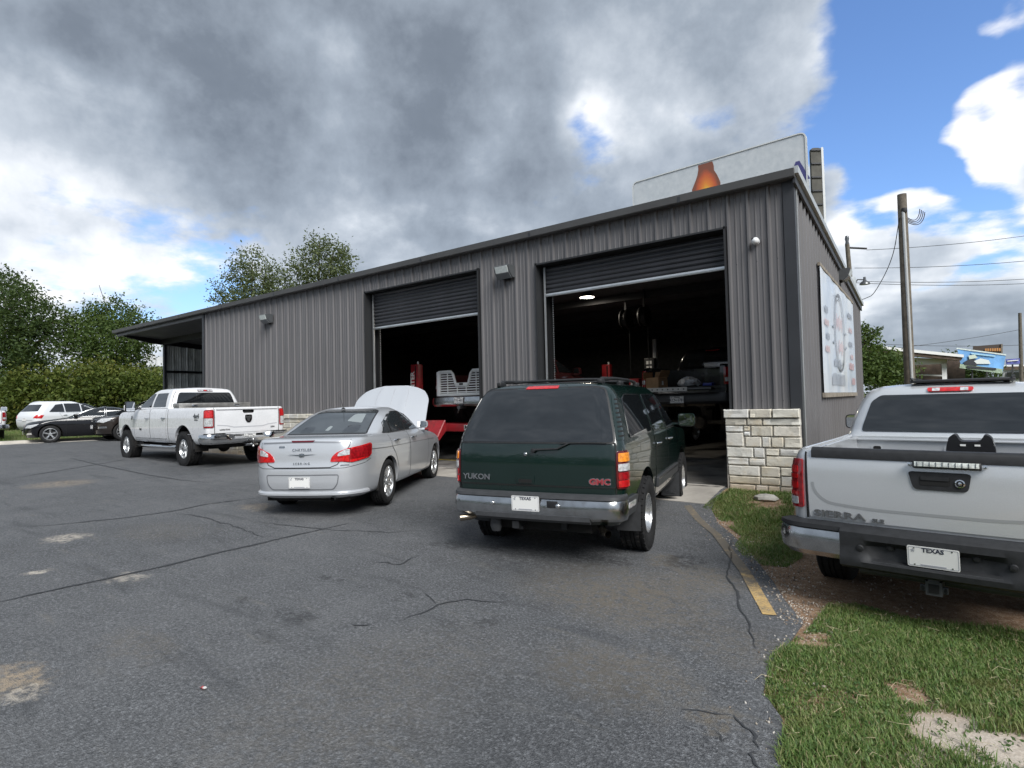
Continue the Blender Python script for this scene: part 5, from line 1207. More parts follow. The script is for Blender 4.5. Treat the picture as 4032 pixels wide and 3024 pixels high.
# ------------------------------------------------------------------ silver pickup on the grass verge
def sierra():
    loc, rz = heading(.085, 6.31, -5.2, -.29)
    v = thing('silver_pickup', 'silver pickup with tailgate light bar parked on the grass verge', 'pickup', loc, rz)
    PA = pmat('bright_silver_paint', (.64, .66, .68), .30, metal=.45, coat=1., flake=.08)
    b = Body([(.50, -1.06, 4.45, .92, .10, .28, .03, .12), (.58, -1.085, 4.52, .965, .11, .28, .035, .12), (.75, -1.10, 4.55, .995, .12, .27, .04, .12), (.95, -1.105, 4.55, 1.0, .13, .26, .04, .12), (1.10, -1.10, 4.52, .998, .13, .26, .04, .12),
              (1.18, -1.095, 4.40, .99, .13, .28, .04, .12), (1.245, -1.085, 3.70, .98, .13, .28, .04, .12), (1.29, -1.075, 3.35, .966, .13, .26, .04, .12), (1.32, -1.06, 3.28, .95, .13, .25, .04, .12),
              (1.328, .60, 3.25, .94, .12, .25, .04, .12), (1.336, .90, 3.22, .935, .12, .25, .04, .12), (1.50, .94, 2.88, .885, .13, .23, .04, .12), (1.66, .985, 2.56, .825, .14, .22, .04, .11), (1.77, 1.03, 2.33, .765, .15, .22, .04, .10), (1.83, 1.09, 2.18, .71, .17, .22, .04, .09), (1.862, 1.20, 2.02, .63, .18, .2, .03, .07)],
             (.03, .05), crown=.025)
    r = .385
    me = b.mesh([arch_cutter((0, 3.645), .465, .44, .62), box_cutter((-.105, 0, 1.30), (1.83, 1.60, .86))])
    link('body', me, PA, v)
    wells(v, (0, 3.645), .462, .44, .62, .95); underbody(v, b, -.95, 4.2, .56, .40, .60, (0,), .385)
    m = MB(); m.box((-.105, 0, .885), (1.82, 1.59, .02)); m.build('bed_floor', pmat('bed_liner', (.035, .036, .038), .7), v, 0)
    for x in (0, 3.645):
        for sg in (1, -1): wheel(v, (x, sg*.845, r), sg, r, .27, .225, 'road5', ALLOY)
    # tailgate with black top cap, light bar, handle bezel, lettering
    tg = panel('tailgate', [(-.825, .775), (.825, .775), (.835, 1.265), (-.835, 1.265)], b.rear, .012, PA, v, 18, .05, .02, .02)
    strip('tailgate_seam', [(-.842, .765), (-.85, 1.31)], .014, b.rear, .007, GAP, tg); strip('tailgate_seam', [(.842, .765), (.85, 1.31)], .014, b.rear, .007, GAP, tg)
    strip('tailgate_crease', rpoly([(-.80, 1.25), (-.795, 1.0), (-.70, .905), (-.40, .88), (.40, .88), (.70, .905), (.795, 1.0), (.80, 1.25)], [0, .12, .1, .1, .1, .1, .12, 0], 4)[1:-1], .022, b.rear, .0135, pmat('silver_crease_shade', (.44, .455, .47), .35, metal=.45), tg, .04)  # darker silver strip, shade of the pressing done by colour
    cap = band('tailgate_cap', b.rear, 1.30, -.80, .80, [(-.10, 1.30), (-.10, 1.338), (-.02, 1.352), (.012, 1.345), (.028, 1.325), (.030, 1.268), (.010, 1.262), (.0, 1.30)], PLAST, tg, 30, 40)
    lb = MB(); M = rframe(b, -.10, 1.252, .045); lb.box((0, 0, 0), (.40, .050, .045), None, .008); o = lb.build('light_bar', BLACK, v, 30); o.matrix_local = M
    k = MB(); k.box((0, .002, .0235), (.375, .036, .006), None, .002); k.build('light_bar_lens', pmat('led_lens', (.60, .63, .60), .15, coat=.5, var=.3, vscale=40), o, 30)
    for i in range(10): k = MB(); k.box((-.169+i*.0375, .002, .0300), (.004, .032, .003)); k.build('led_divider', DALLOY, o, 0)
    for sx in (-.22, .22): k = MB(); k.lathe([(0, .02), (.012, .018), (.014, -.02)], 10, lambda x, y, a: (sx+x, y, a)); k.build('bracket_bolt', CHROME, o, 40)
    bz = panel('handle_bezel', [(-.22, 1.065), (.10, 1.065), (.13, 1.19), (.11, 1.198), (-.21, 1.198), (-.24, 1.19)], b.rear, .022, PLAST, tg, 10, .03, .025, .035)
    panel('handle_recess', [(-.12, 1.10), (.06, 1.10), (.06, 1.168), (-.12, 1.168)], b.rear, .0245, GAP, bz, 6, .03, .006, .012)
    panel('handle_lever', [(-.115, 1.138), (.055, 1.138), (.055, 1.168), (-.115, 1.168)], b.rear, .030, PLAST, bz, 6, .03, .01, .01)
    m = MB(); m.lathe([(.030, 0), (.030, .006), (.022, .008), (.022, .002)], 20); m.lathe([(0, .006), (.012, .004), (.014, 0)], 12); o = m.build('camera_ring', CHROME, tg, 40); o.matrix_local = rframe(b, -.175, 1.125, .024)
    text('badge_lettering', 'SIERRA', .074, rframe(b, .605, .812, .018), BADGE, tg, ext=.006, bold=.0018, xs=1.62)
    text('badge_lettering', 'SLE', .040, rframe(b, .335, .798, .018), BADGE, tg, ext=.005, bold=.0012, xs=1.4)
    # lamps
    for sg in (1, -1):
        tl = panel('tail_light', [(sg*.868, .845), (sg*1.06, .835), (sg*1.055, 1.22), (sg*1.01, 1.245), (sg*.872, 1.25)], b.rear, .020, LRED, v, 8, .04, .03, .018)
        for z0, z1, mt in ((1.135, 1.19, LREDB), (1.085, 1.12, LREDB), (1.0, 1.055, LREDB), (.945, .975, LREDB)): panel('red_cell', [(sg*.905, z0), (sg*1.03, z0), (sg*1.03, z1), (sg*.905, z1)], b.rear, .024, mt, tl, 5, .02, .006, .012)
        panel('reversing_lens', [(sg*.905, .87), (sg*1.03, .865), (sg*1.03, .93), (sg*.905, .932)], b.rear, .024, LCLR, tl, 5, .02, .006, .012)
    # bumper: chrome ends, black centre step
    for s0, s1 in ((-.98, -.56), (.56, .98)):
        bp = band('rear_bumper', b.rear, .66, s0, s1, [(-.02, .47), (.075, .475), (.12, .52), (.132, .60), (.125, .68), (.11, .70), (-.02, .70)], DCHROME, v, 26, 35)
        band('bumper_top', b.rear, .66, s0, s1, [(-.03, .701), (.11, .701), (.128, .706), (.122, .738), (.06, .752), (-.03, .755)], PLAST, bp, 26, 40)
    def scoop(s, pr):
        k = 1-smooth(.30, .46, abs(s)); return [(o-(.055*k if .50 < z < .66 and o > .05 else 0), z) for o, z in pr]
    bc = band('bumper_step', b.rear, .66, -.575, .575, [(-.03, .43), (.10, .43), (.165, .46), (.172, .50), (.165, .53), (.155, .57), (.15, .62), (.155, .665), (.150, .715), (.128, .735), (.05, .752), (-.03, .752)], PLAST, v, 44, 30, scoop)
    for i in range(4): band('step_groove', b.rear, .66, -.40, .40, [(.100+.016*i, .5075-.0005*i), (.108+.016*i, .5075-.0005*i), (.108+.016*i, .5145), (.100+.016*i, .5145)], GREYPL, bc, 12, 0)
    for s_ in (-.44, .44): m = MB(); m.lathe([(0, .02), (.022, .016), (.028, 0)], 14); o = m.build('bumper_plug', PLAST, bc, 40); o.matrix_local = rframe(b, s_, .60, .15)
    for s_ in (-.25, .25):
        m = MB(); m.box((0, 0, 0), (.05, .045, .04), None, .008); m.lathe([(0, .028), (.016, .027), (.018, .02)], 12); o = m.build('plate_lamp', PLAST, bc, 40); o.matrix_local = rframe(b, s_, .625, .10)
    plate(v, rframe(b, -.01, .600, .158))
    # hitch
    m = MB(); m.tube([(-.95, -.50, .37), (-.95, .50, .37)], .036, 10); m.box((-1.06, 0, .36), (.22, .10, .10)); m.box((-1.14, 0, .352), (.03, .17, .05), None, .008); m.box((-1.15, 0, .405), (.03, .07, .05), None, .006); m.build('tow_hitch', GREYPL, v, 40)
    m = MB(); m.box((-1.172, 0, .36), (.008, .062, .062)); m.build('hitch_socket', GAP, v, 0)
    for sy in (-.068, .068): m = MB(); m.prism([(sy+.010*math.cos(a), .352+.020*math.sin(a)) for a in np.linspace(0, 2*math.pi, 12, endpoint=False)], lambda u, w_, t: (t, u, w_), -1.158, -1.15); m.build('chain_eye', GAP, v, 0)
    # bed: front wall with tie-down sockets, rail caps, odd black part lying in it
    for yy in (-.62, .0, .62):
        m = MB(); m.prism(rpoly([(yy-.055, 1.175), (yy+.055, 1.175), (yy+.055, 1.24), (yy-.055, 1.24)], .02, 3), lambda u, w_, t: (t, u, w_), .800, .812); o = m.build('tie_down_plate', PA, v, 30)
        k = MB(); k.prism(rpoly([(yy-.035, 1.187), (yy+.035, 1.187), (yy+.035, 1.228), (yy-.035, 1.228)], .018, 3), lambda u, w_, t: (t, u, w_), .796, .80); k.build('tie_down_socket', GAP, o, 20)
    m = MB(); m.box((.805, 0, 1.298), (.05, 1.60, .02), None, .005); m.build('bed_front_rail', PA, v, 30)
    m = MB(); m.box((.807, 0, 1.10), (.012, 1.58, .030)); m.build('bed_wall_step', PA, v, 20)
    # cab
    rw = panel('rear_window', [(-.78, 1.375), (.78, 1.375), (.77, 1.43), (.685, 1.70), (.60, 1.765), (-.60, 1.765), (-.685, 1.70), (-.77, 1.43)], b.rear, .008, GLASS, v, 18, .04, .012, .03)
    cb = panel('brake_light', [(-.185, 1.793), (.185, 1.793), (.19, 1.835), (-.19, 1.835)], b.rear, .022, LREDB, v, 10, .02, .03, .02)
    for s0 in (-.115, .115): panel('lens', [(s0-.032, 1.798), (s0+.032, 1.798), (s0+.032, 1.83), (s0-.032, 1.83)], b.rear, .026, LCLR, cb, 4, .02, .006, .004)
    for sg in (1, -1): strip('cab_seam', [(sg*.80, 1.74), (sg*.755, 1.80), (sg*.72, 1.845)], .022, b.rear, .003, PLAST, v)
    side_windows(v, b, [[(1.12, 1.37), (1.95, 1.37), (1.95, 1.75), (1.26, 1.75)], [(2.05, 1.37), (2.92, 1.37), (2.44, 1.70), (2.30, 1.75), (2.05, 1.75)]], GLASS, .006, .04)
    for sg in (1, -1):
        mp = lambda u, z, f: b.side(u, z, f, sg)
        strip('bed_seam', [(.875, .55), (.875, 1.31)], .014, mp, .003, GAP, v)
        door(v, b, [(.98, .60), (1.99, .60), (1.99, 1.33), (.98, 1.33)], PA, 1.10, 1.13, CHROME, sg)
        door(v, b, [(2.0, .60), (3.02, .60), (3.08, 1.0), (3.04, 1.31), (2.0, 1.33)], PA, 2.14, 1.13, CHROME, sg)
        mirror(v, b, 2.70, 1.35, sg, BLACK, .10, (.13, .24, .19))
        m = MB(); m.tube([(-.98, sg*.875, 1.325), (.80, sg*.865, 1.328)], .018, 8); m.build('bed_rail_cap', PLAST if sg < 0 else PA, v, 50)
        panel('headlight', [(sg*.58, .90), (sg*.95, .90), (sg*.95, 1.08), (sg*.58, 1.08)], b.front, .01, LCLR, v, 6, .05, .02, .03)
    panel('windscreen', [(-.84, 1.37), (.84, 1.37), (.70, 1.77), (-.70, 1.77)], b.front, .006, GLASS, v, 12, .05, .01, .04)
    panel('grille', [(-.52, .80), (.52, .80), (.52, 1.08), (-.52, 1.08)], b.front, .01, DCHROME, v, 8, .05, .02, .03)
    # low cargo basket on the roof
    rk = MB(); rk.box((1.62, -.08, 1.902), (.95, .86, .03), None, .012); rk.build('roof_rack', pmat('rack_black', (.03, .031, .034), .5), v, 30)
    for sg in (1, -1): m = MB(); m.tube([(1.14, sg*.40-.08, 1.915), (1.18, sg*.42-.08, 1.935), (2.06, sg*.42-.08, 1.935), (2.10, sg*.40-.08, 1.915)], .008, 6); m.build('rack_rail', BLACK, v, 50)
    for x in (1.30, 1.98):
        for sg in (1, -1): m = MB(); m.box((x, sg*.36-.08, 1.885), (.06, .05, .04), None, .01); m.build('rack_foot', BLACK, v, 30)
    # black tool case standing in the bed
    t = thing('tool_case', 'black two-eared plastic carrier standing in the silver pickup bed', 'carrier', v.matrix_world.translation, 0)
    M = Matrix.Translation(loc) @ Matrix.Rotation(rz, 4, 'Z') @ Matrix.Translation((-.55, -.22, .905)); t.matrix_world = M
    m = MB(); m.prism(rpoly([(-.15, 0), (.15, 0), (.15, .44), (.13, .525), (.09, .55), (.06, .49), (-.06, .49), (-.09, .55), (-.13, .525), (-.15, .44)], .02, 3), lambda u, w_, tt: (tt, u, w_), -.09, .09); m.build('shell', pmat('case_black', (.014, .014, .016), .35), t, 35)
    for yy in (-.055, .055): m = MB(); m.box((-.092, yy*.8, .462), (.006, .035, .014)); m.build('label_tag', PLATE, t, 0)
sierra()
# ------------------------------------------------------------------ other vehicles
def sedan_body(L=4.9, h=1.45, w=.92, wb=2.85):
    k = h/1.45
    return Body([(.22, -.95, wb+.80, .82, .3, .4, .06, .22), (.36, -1.06, wb+.86, .89, .3, .42, .07, .25), (.55, -1.08, wb+.88, w-.005, .3, .42, .08, .26), (.72, -1.07, wb+.85, w, .28, .42, .08, .26), (.84*k, -1.04, wb+.66, w-.01, .28, .42, .07, .24), (.92*k, -1.0, wb+.15, w-.03, .28, .40, .07, .2), (.975*k, -.97, wb-.35, w-.05, .28, .38, .06, .16),
                 (1.0*k, -.80, wb-.50, w-.065, .26, .36, .05, .15), (1.02*k, -.48, wb-.56, w-.075, .24, .34, .05, .15), (1.15*k, -.14, wb-.90, .76, .24, .3, .05, .14), (1.30*k, .28, wb-1.28, .68, .25, .28, .05, .12), (1.40*k, .68, wb-1.56, .60, .24, .25, .05, .1), (1.43*k, .95, wb-1.72, .52, .1, .1, .03, .05)], (.06, .06), crown=.025, dz=.05)
def suv_body(h=1.75, w=.95, wb=3.0, rake=.30):
    k = h/1.75
    return Body([(.30, -.90, wb+.78, .86, .25, .35, .05, .2), (.50, -1.02, wb+.86, .93, .25, .38, .06, .22), (.75, -1.05, wb+.88, w, .24, .38, .06, .22), (.95*k, -1.03, wb+.80, w, .24, .38, .06, .2), (1.04*k, -1.0, wb+.45, w-.015, .24, .38, .06, .2), (1.10*k, -.97, wb-.20, w-.03, .24, .36, .06, .18), (1.14*k, -.95, wb-.45, w-.045, .24, .34, .06, .16),
                 (1.30*k, -.95+rake*.45, wb-.90, w-.10, .24, .3, .06, .14), (1.50*k, -.95+rake, wb-1.38, w-.19, .24, .28, .06, .12), (1.64*k, -.95+rake*1.35, wb-1.74, w-.27, .24, .25, .05, .1), (1.71*k, -.95+rake*1.7, wb-2.0, w-.36, .2, .2, .04, .07)], (.05, .06), crown=.03, dz=.05)
def parked(name, label, cat, kind, x, y, a, paint, z=None, h=None, wh='spoke10', group=None, rails=False):
    loc, rz = heading(x, y, a, z); v = thing(name, label, cat, loc, rz, group)
    if kind == 'sedan': wb, r, hh = 2.85, .345, h or 1.45; b = sedan_body(h=hh, wb=wb)
    else: wb, r, hh = 3.0, .375, h or 1.75; b = suv_body(hh, wb=wb)
    k = hh/(1.45 if kind == 'sedan' else 1.75)
    link('body', b.mesh([arch_cutter((0, wb), r+.055, r+.01, .58)], 38), paint, v)
    wells(v, (0, wb), r+.052, r+.01, .58, .86); underbody(v, b, -.85, wb+.6, .6, .22, .4)
    for xx in (0, wb):
        for sg in (1, -1): wheel(v, (xx, sg*.79, r), sg, r, .225, r*.68, wh, ALLOY)
    if kind == 'sedan':
        zb, zt = 1.03*k, 1.385*k
        wins = [[(-.05, zb), (1.0, zb), (1.0, zt-.005), (.72, zt-.02), (.35, zt-.12)], [(1.06, zb), (wb-.72, zb), (wb-1.22, zt-.10), (wb-1.5, zt-.02), (1.06, zt)]]
        dz = (.27, .98*k); rearwin = [(-.60, 1.06*k), (.60, 1.06*k), (.48, 1.37*k), (-.48, 1.37*k)]; fw = [(-.70, 1.03*k), (.70, 1.03*k), (.54, 1.38*k), (-.54, 1.38*k)]
        tl = [(.45, .72), (.98, .74), (1.02, .86), (.45, .84)]; hl = [(.48, .62), (.80, .60), (1.0, .70), (1.05, .78), (.62, .72)]; gr = [(-.36, .44), (.36, .44), (.40, .72), (-.40, .72)]; fog = [(.52, .33), (.82, .35), (.82, .42), (.55, .41)]
    else:
        zb, zt = 1.16*k, 1.60*k
        wins = [[(-.42, zb+.02), (.30, zb), (.30, zt-.01), (-.05, zt-.06)], [(.36, zb), (1.12, zb), (1.12, zt), (.36, zt)], [(1.19, zb), (wb-.66, zb), (wb-1.30, zt-.10), (wb-1.5, zt-.02), (1.19, zt)]]
        dz = (.36, 1.12*k); rearwin = [(-.70, 1.22*k), (.70, 1.22*k), (.56, 1.56*k), (-.56, 1.56*k)]; fw = [(-.76, 1.18*k), (.76, 1.18*k), (.60, 1.60*k), (-.60, 1.60*k)]
        tl = [(.62, .88*k), (1.02, .86*k), (1.10, 1.02*k), (.80, 1.06*k)]; hl = [(.42, .80*k), (.78, .76*k), (1.02, .86*k), (1.02, .97*k), (.62, .94*k)]; gr = [(-.34, .62*k), (.34, .62*k), (.40, .98*k), (-.40, .98*k)]; fog = [(.50, .52), (.90, .54), (.90, .61), (.52, .60)]
    side_windows(v, b, wins, GLASS, .006, .03, DCHROME)
    for sg in (1, -1):
        door(v, b, [(.42, dz[0]), (1.03, dz[0]), (1.03, dz[1]), (.05, dz[1]), (.30, .70)], paint, .30, dz[1]-.12, CHROME, sg)
        door(v, b, [(1.05, dz[0]), (wb-.52, dz[0]), (wb-.50, dz[1]-.1), (wb-.62, dz[1]), (1.05, dz[1])], paint, 1.20, dz[1]-.12, CHROME, sg)
        mirror(v, b, wb-.82, zb-.01, sg, paint, .06, (.13, .19, .13))
        panel('tail_light', [(sg*p, q) for p, q in tl], b.rear, .010, LREDB, v, 8, .03, .02, .02)
        h_ = panel('headlight', [(sg*p, q) for p, q in hl], b.front, .010, LCLR, v, 8, .03, .02, .02)
        panel('fog_light', [(sg*p, q) for p, q in fog], b.front, .010, CHROME, v, 5, .03, .015, .01)
    panel('rear_window', rearwin, b.rear, .008, GLASS, v, 12, .05, .01, .04); panel('windscreen', fw, b.front, .006, GLASSB, v, 12, .05, .01, .04)
    g_ = panel('grille', gr, b.front, .012, PLAST, v, 10, .04, .02, .04); strip('grille_trim', rpoly(gr, .04, 3), .03, b.front, .016, CHROME, g_, .05, True)
    for i in range(4):
        zz = gr[0][1]+(gr[2][1]-gr[0][1])*(i+1)/5; strip('grille_bar', [(-.33, zz), (.33, zz)], .014, b.front, .016, CHROME, g_)
    strip('bumper_line', [(-.9, gr[0][1]-.07), (.9, gr[0][1]-.07)], .02, b.front, .004, GAP, v)
    strip('boot_seam', [(-.6, tl[0][1]-.10), (.6, tl[0][1]-.10)], .01, b.rear, .004, GAP, v)
    p = b.front(0, gr[0][1]-.02, .03); q = b.front(.05, gr[0][1]-.02, .03); plate(v, frame(p, np.array(q)-np.array(p), (0, 0, 1)), None)
    plate(v, rframe(b, 0, .72 if kind == 'sedan' else .82, .012), None)
    if rails:
        for sg in (1, -1): m = MB(); m.tube([(-.3, sg*.62, 1.70*k), (-.1, sg*.62, 1.76*k), (1.2, sg*.60, 1.77*k), (1.35, sg*.58, 1.73*k)], .018, 8); m.build('roof_rail', PLAST, v, 50)
    return v
BLKP = pmat('black_car_paint', (.006, .006, .008), .22, coat=.7, spec=.35); BRNP = pmat('brown_car_paint', (.045, .036, .032), .28, metal=.5, coat=1.)
parked('black_sedan', 'black sedan parked at the kerb with its nose over the grass', 'car', 'sedan', -28.75, 10.50, 163, BLKP, wh='split5')
parked('brown_crossover', 'dark brown crossover nosing out beyond the white pickup', 'suv', 'suv', -27.6, 12.55, 176, BRNP, h=1.74)
parked('white_crossover', 'white crossover parked on the grass behind the black sedan', 'suv', 'suv', -37.6, 9.7, 16, pmat('white_paint_b', (.74, .76, .79), .28, coat=1.), h=1.78)
parked('dark_crossover', 'dark crossover behind the black sedan, only its windscreen and roof showing', 'suv', 'suv', -32.4, 14.2, 168, BLKP, h=1.90, rails=True)
def plain_pickup(name, label, x, y, a, z, paint, rail=1.34, detail=True, cat='pickup', bumper=None, opened=False):
    loc, rz = heading(x, y, a, z); v = thing(name, label, cat, loc, rz)
    b = Body([(.52, -1.10, 4.5, .92, .10, .28, .03, .12), (.62, -1.14, 4.56, .97, .11, .28, .03, .12), (.90, -1.15, 4.6, 1.0, .11, .26, .03, .12), (1.15, -1.15, 4.55, .998, .11, .26, .03, .12), (1.25, -1.14, 4.0, .99, .11, .28, .03, .12), (1.31, -1.13, 3.45, .975, .11, .26, .03, .12), (1.335, -1.115, 3.35, .96, .11, .25, .03, .12),
              (1.343, .60, 3.3, .95, .11, .25, .03, .12), (1.35, .92, 3.27, .945, .11, .25, .03, .12), (1.55, .95, 2.88, .88, .12, .23, .03, .12), (1.72, 1.0, 2.5, .80, .13, .22, .03, .1), (1.83, 1.08, 2.25, .73, .15, .22, .03, .08), (1.87, 1.20, 2.05, .64, .17, .2, .03, .07)], (.015, .05), crown=.025, dz=.05)
    cuts = [arch_cutter((0, 3.6), .47, .44, .62), box_cutter((-.11, 0, 1.32), (1.93, 1.60, .92))]
    if opened: cuts.append(box_cutter((-1.0, 0, 1.32), (.6, 1.56, .90)))
    link('body', b.mesh(cuts), paint, v); wells(v, (0, 3.6), .467, .44, .62, .95)
    m = MB(); m.box((-.11, 0, .87), (1.92, 1.59, .02)); m.build('bed_floor', pmat('bed_liner', (.035, .036, .038), .7), v, 0)
    panel('rear_window', [(-.76, 1.40), (.76, 1.40), (.66, 1.74), (-.66, 1.74)], b.rear, .008, GLASS, v, 10, .05, .01, .05)
    panel('brake_light', [(-.18, 1.79), (.18, 1.79), (.18, 1.83), (-.18, 1.83)], b.rear, .016, LRED, v, 6, .02, .02, .01)
    side_windows(v, b, [[(1.14, 1.40), (1.95, 1.40), (1.95, 1.75), (1.26, 1.75)], [(2.05, 1.40), (2.92, 1.40), (2.44, 1.70), (2.05, 1.75)]], GLASS, .006, .04)
    for sg in (1, -1):
        tl = panel('tail_light', [(sg*.86, .90), (sg*1.08, .90), (sg*1.06, 1.26), (sg*.86, 1.27)], b.rear, .016, LRED, v, 6, .05, .02, .02)
        panel('reversing_lens', [(sg*.88, .96), (sg*1.04, .96), (sg*1.04, 1.05), (sg*.88, 1.05)], b.rear, .020, LCLR, tl, 5, .03, .006, .01)
        door(v, b, [(1.0, .60), (1.99, .60), (1.99, 1.34), (1.0, 1.34)], paint, 1.12, 1.14, CHROME, sg); door(v, b, [(2.0, .60), (3.02, .60), (3.06, 1.30), (2.0, 1.34)], paint, 2.14, 1.14, CHROME, sg)
        mirror(v, b, 2.72, 1.37, sg, paint, .12, (.13, .24, .22))
    if not opened:
        tg = panel('tailgate', [(-.83, .80), (.83, .80), (.835, 1.32), (-.835, 1.32)], b.rear, .012, paint, v, 12, .06, .02, .02)
        strip('tailgate_seam', rpoly([(-.838, .795), (.838, .795), (.843, 1.325), (-.843, 1.325)], .02, 2), .012, b.rear, .010, GAP, tg, .05, True)
    band('rear_bumper', b.rear, .66, -1.09, 1.09, [(-.02, .50), (.09, .50), (.135, .55), (.14, .64), (.12, .73), (-.02, .74)], bumper or DCHROME, v, 40, 35)
    return v, b
v, b = plain_pickup('white_work_truck', 'white pickup with chrome bumper parked on the grass at the lot edge', -34.05, 6.2, 82, gz(-33, 7)+.0, WHITE)
for xx in (0, 3.6):
    for sg in (1, -1): wheel(v, (xx, sg*.85, .39), sg, .39, .265, .22, 'road5', ALLOY)
# ------------------------------------------------------------------ trees, hedge, grass
def leaf_mat(name, lo, hi, yel=None):
    m = bpy.data.materials.new(name); m.use_nodes = True; t = m.node_tree; t.nodes.clear(); b = NB(t)
    g = b.n('ShaderNodeNewGeometry'); p = b.n('ShaderNodeBsdfPrincipled'); tc = b.n('ShaderNodeTexCoord').outputs['Object']
    c = b.mix(g.outputs['Random Per Island'], (*lo, 1), (*hi, 1))
    if yel: c = b.mix(b.math('MULTIPLY', b.ss(b.noise(tc, .55, 3, .6), .48, .70), .75), c, (*yel, 1))
    b.set(p.inputs['Base Color'], c); p.inputs['Roughness'].default_value = .62; p.inputs['Specular IOR Level'].default_value = .3
    tr = b.n('ShaderNodeBsdfTranslucent'); b.set(tr.inputs[0], b.mix(.5, c, (.16, .22, .03, 1)))
    mx = b.n('ShaderNodeMixShader'); mx.inputs[0].default_value = .28; t.links.new(p.outputs[0], mx.inputs[1]); t.links.new(tr.outputs[0], mx.inputs[2]); b.out(mx.outputs[0]); return m
BARK = pmat('bark', (.10, .075, .055), .95, var=.3, vscale=8, bump=.8, bscale=25)
def leaf_quads(rng, C, size, flat=.0):
    "one pointed leaf-shaped quad at each centre"
    n = len(C); a = rng.normal(size=(n, 3)); a /= np.linalg.norm(a, axis=1)[:, None]
    u = rng.normal(size=(n, 3)); u[:, 2] *= (1-flat); u -= (u*a).sum(1)[:, None]*a; u /= np.linalg.norm(u, axis=1)[:, None]
    w = np.cross(a, u); L = size*rng.uniform(.6, 1.35, n)[:, None]
    V = np.empty((n, 4, 3)); V[:, 0] = C-u*L*.6; V[:, 1] = C+w*L*.30+a*L*.08; V[:, 2] = C+u*L*.6; V[:, 3] = C-w*L*.30+a*L*.08
    return V.reshape(-1, 3), np.arange(4*n).reshape(n, 4)
def crown_points(rng, blobs, n, hollow=.55, twig=.16):
    "leaves gathered in small sprigs through the blobs"
    vol = np.array([b[3]*b[4]*b[5] for b in blobs]); pick = rng.choice(len(blobs), int(n/15)+1, p=vol**.8/(vol**.8).sum()); B = np.array(blobs)[pick]
    d = rng.normal(size=(len(B), 3)); d /= np.linalg.norm(d, axis=1)[:, None]
    rad = hollow+(1-hollow)*rng.random(len(B))**.6; rad *= 1+.12*rng.normal(size=len(B))
    C = B[:, :3]+d*rad[:, None]*B[:, 3:6]
    P = np.repeat(C, 15, axis=0)+rng.normal(size=(len(C)*15, 3))*twig*1.05*rng.uniform(.6, 1.4, (len(C)*15, 1))
    return P[:n]
def tree(name, label, base, blobs, n, size, mat, trunk=.25, seed=1, cat='tree', group=None, twig=.20, hollow=.5, branches=True):
    rng = np.random.default_rng(seed); base = np.array(base, float); t = thing(name, label, cat, tuple(base), 0, group)
    rel = [(b[0]-base[0], b[1]-base[1], b[2]-base[2], b[3], b[4], b[5]) for b in blobs]
    top = max(b[2] for b in rel); m = MB(); fork = np.array([0, 0, top*.32])
    m.tube([(0, 0, -.1), (.05, .03, top*.16), tuple(fork), (.1, -.05, top*.62)], [trunk*1.25, trunk, trunk*.85, trunk*.35], 10)
    if branches:
        for b_ in rel:
            e = np.array(b_[:3]); s0 = fork*rng.uniform(.8, 1.5); mid = .5*(s0+e)+np.array([0, 0, .12*top*rng.uniform(-.3, 1)])
            m.tube([tuple(s0), tuple(mid), tuple(e), tuple(e+rng.normal(size=3)*.4*b_[3])], [trunk*.42, trunk*.28, trunk*.13, .02], 6)
    m.build('trunk', BARK, t, 50)
    V, F = leaf_quads(rng, crown_points(rng, rel, n, hollow, twig), size); link('crown', npmesh('crown', V, F), mat, t); return t
LG = leaf_mat('leaf_mid_green', (.036, .070, .016), (.10, .145, .036)); LD = leaf_mat('leaf_dark_green', (.024, .048, .014), (.070, .105, .028)); LO = leaf_mat('leaf_open_green', (.060, .085, .035), (.16, .19, .085))
LH = leaf_mat('hedge_leaf', (.045, .075, .014), (.13, .165, .032), (.22, .20, .04))
def blob_px(u, v, d, r, rz=None): p = at(u, v, d); return (p[0], p[1], p[2], r, r, rz or r*.8)
def gb(u, d):
    p = at(u, 890, d); return (p[0], p[1], gz(p[0], p[1]))
tree('oak_tree', 'tall dark green tree at the left end of the hedge', gb(30, 43), [blob_px(*q) for q in ((-10, 650, 43, 2.6), (20, 640, 44, 2.2), (45, 670, 42, 2.5), (85, 690, 43, 2.4), (110, 710, 43, 1.9), (15, 715, 41, 2.6), (65, 740, 41, 2.6), (10, 780, 40, 2.4), (110, 760, 42, 1.8), (60, 800, 41, 1.8), (-40, 700, 43, 2.8), (2, 612, 44, 1.6), (-30, 760, 41, 2.4), (120, 690, 44, 1.0))], 19000, .20, LD, .32, 2, 'tree', None, .24)
tree('round_tree', 'loose round-crowned green tree growing behind the middle of the hedge', gb(240, 44), [blob_px(*q) for q in ((195, 700, 44, 1.6), (235, 680, 44, 1.7), (265, 690, 44, 1.6), (215, 725, 43, 1.9), (260, 735, 43, 2.0), (295, 705, 44, 1.3), (180, 745, 43, 1.5), (240, 765, 43, 2.0), (285, 765, 44, 1.4), (200, 785, 43, 1.5), (310, 740, 44, .9), (165, 700, 44, 1.0))], 14500, .19, LG, .22, 3, 'tree', None, .3)
tree('roadside_tree', 'leafy tree whose rounded crown rises behind the workshop roof beside the canopy', gb(545, 46), [blob_px(*q) for q in ((545, 565, 46, 1.35), (520, 590, 46, 1.3), (575, 590, 46, 1.4), (500, 625, 46, 1.4), (550, 620, 46, 1.8), (600, 620, 46, 1.3), (525, 655, 46, 1.6), (580, 655, 46, 1.8), (480, 652, 46, .9), (545, 700, 46, 2.0))], 9500, .18, LO, .25, 4, 'tree', 'trees behind the roof', .26)
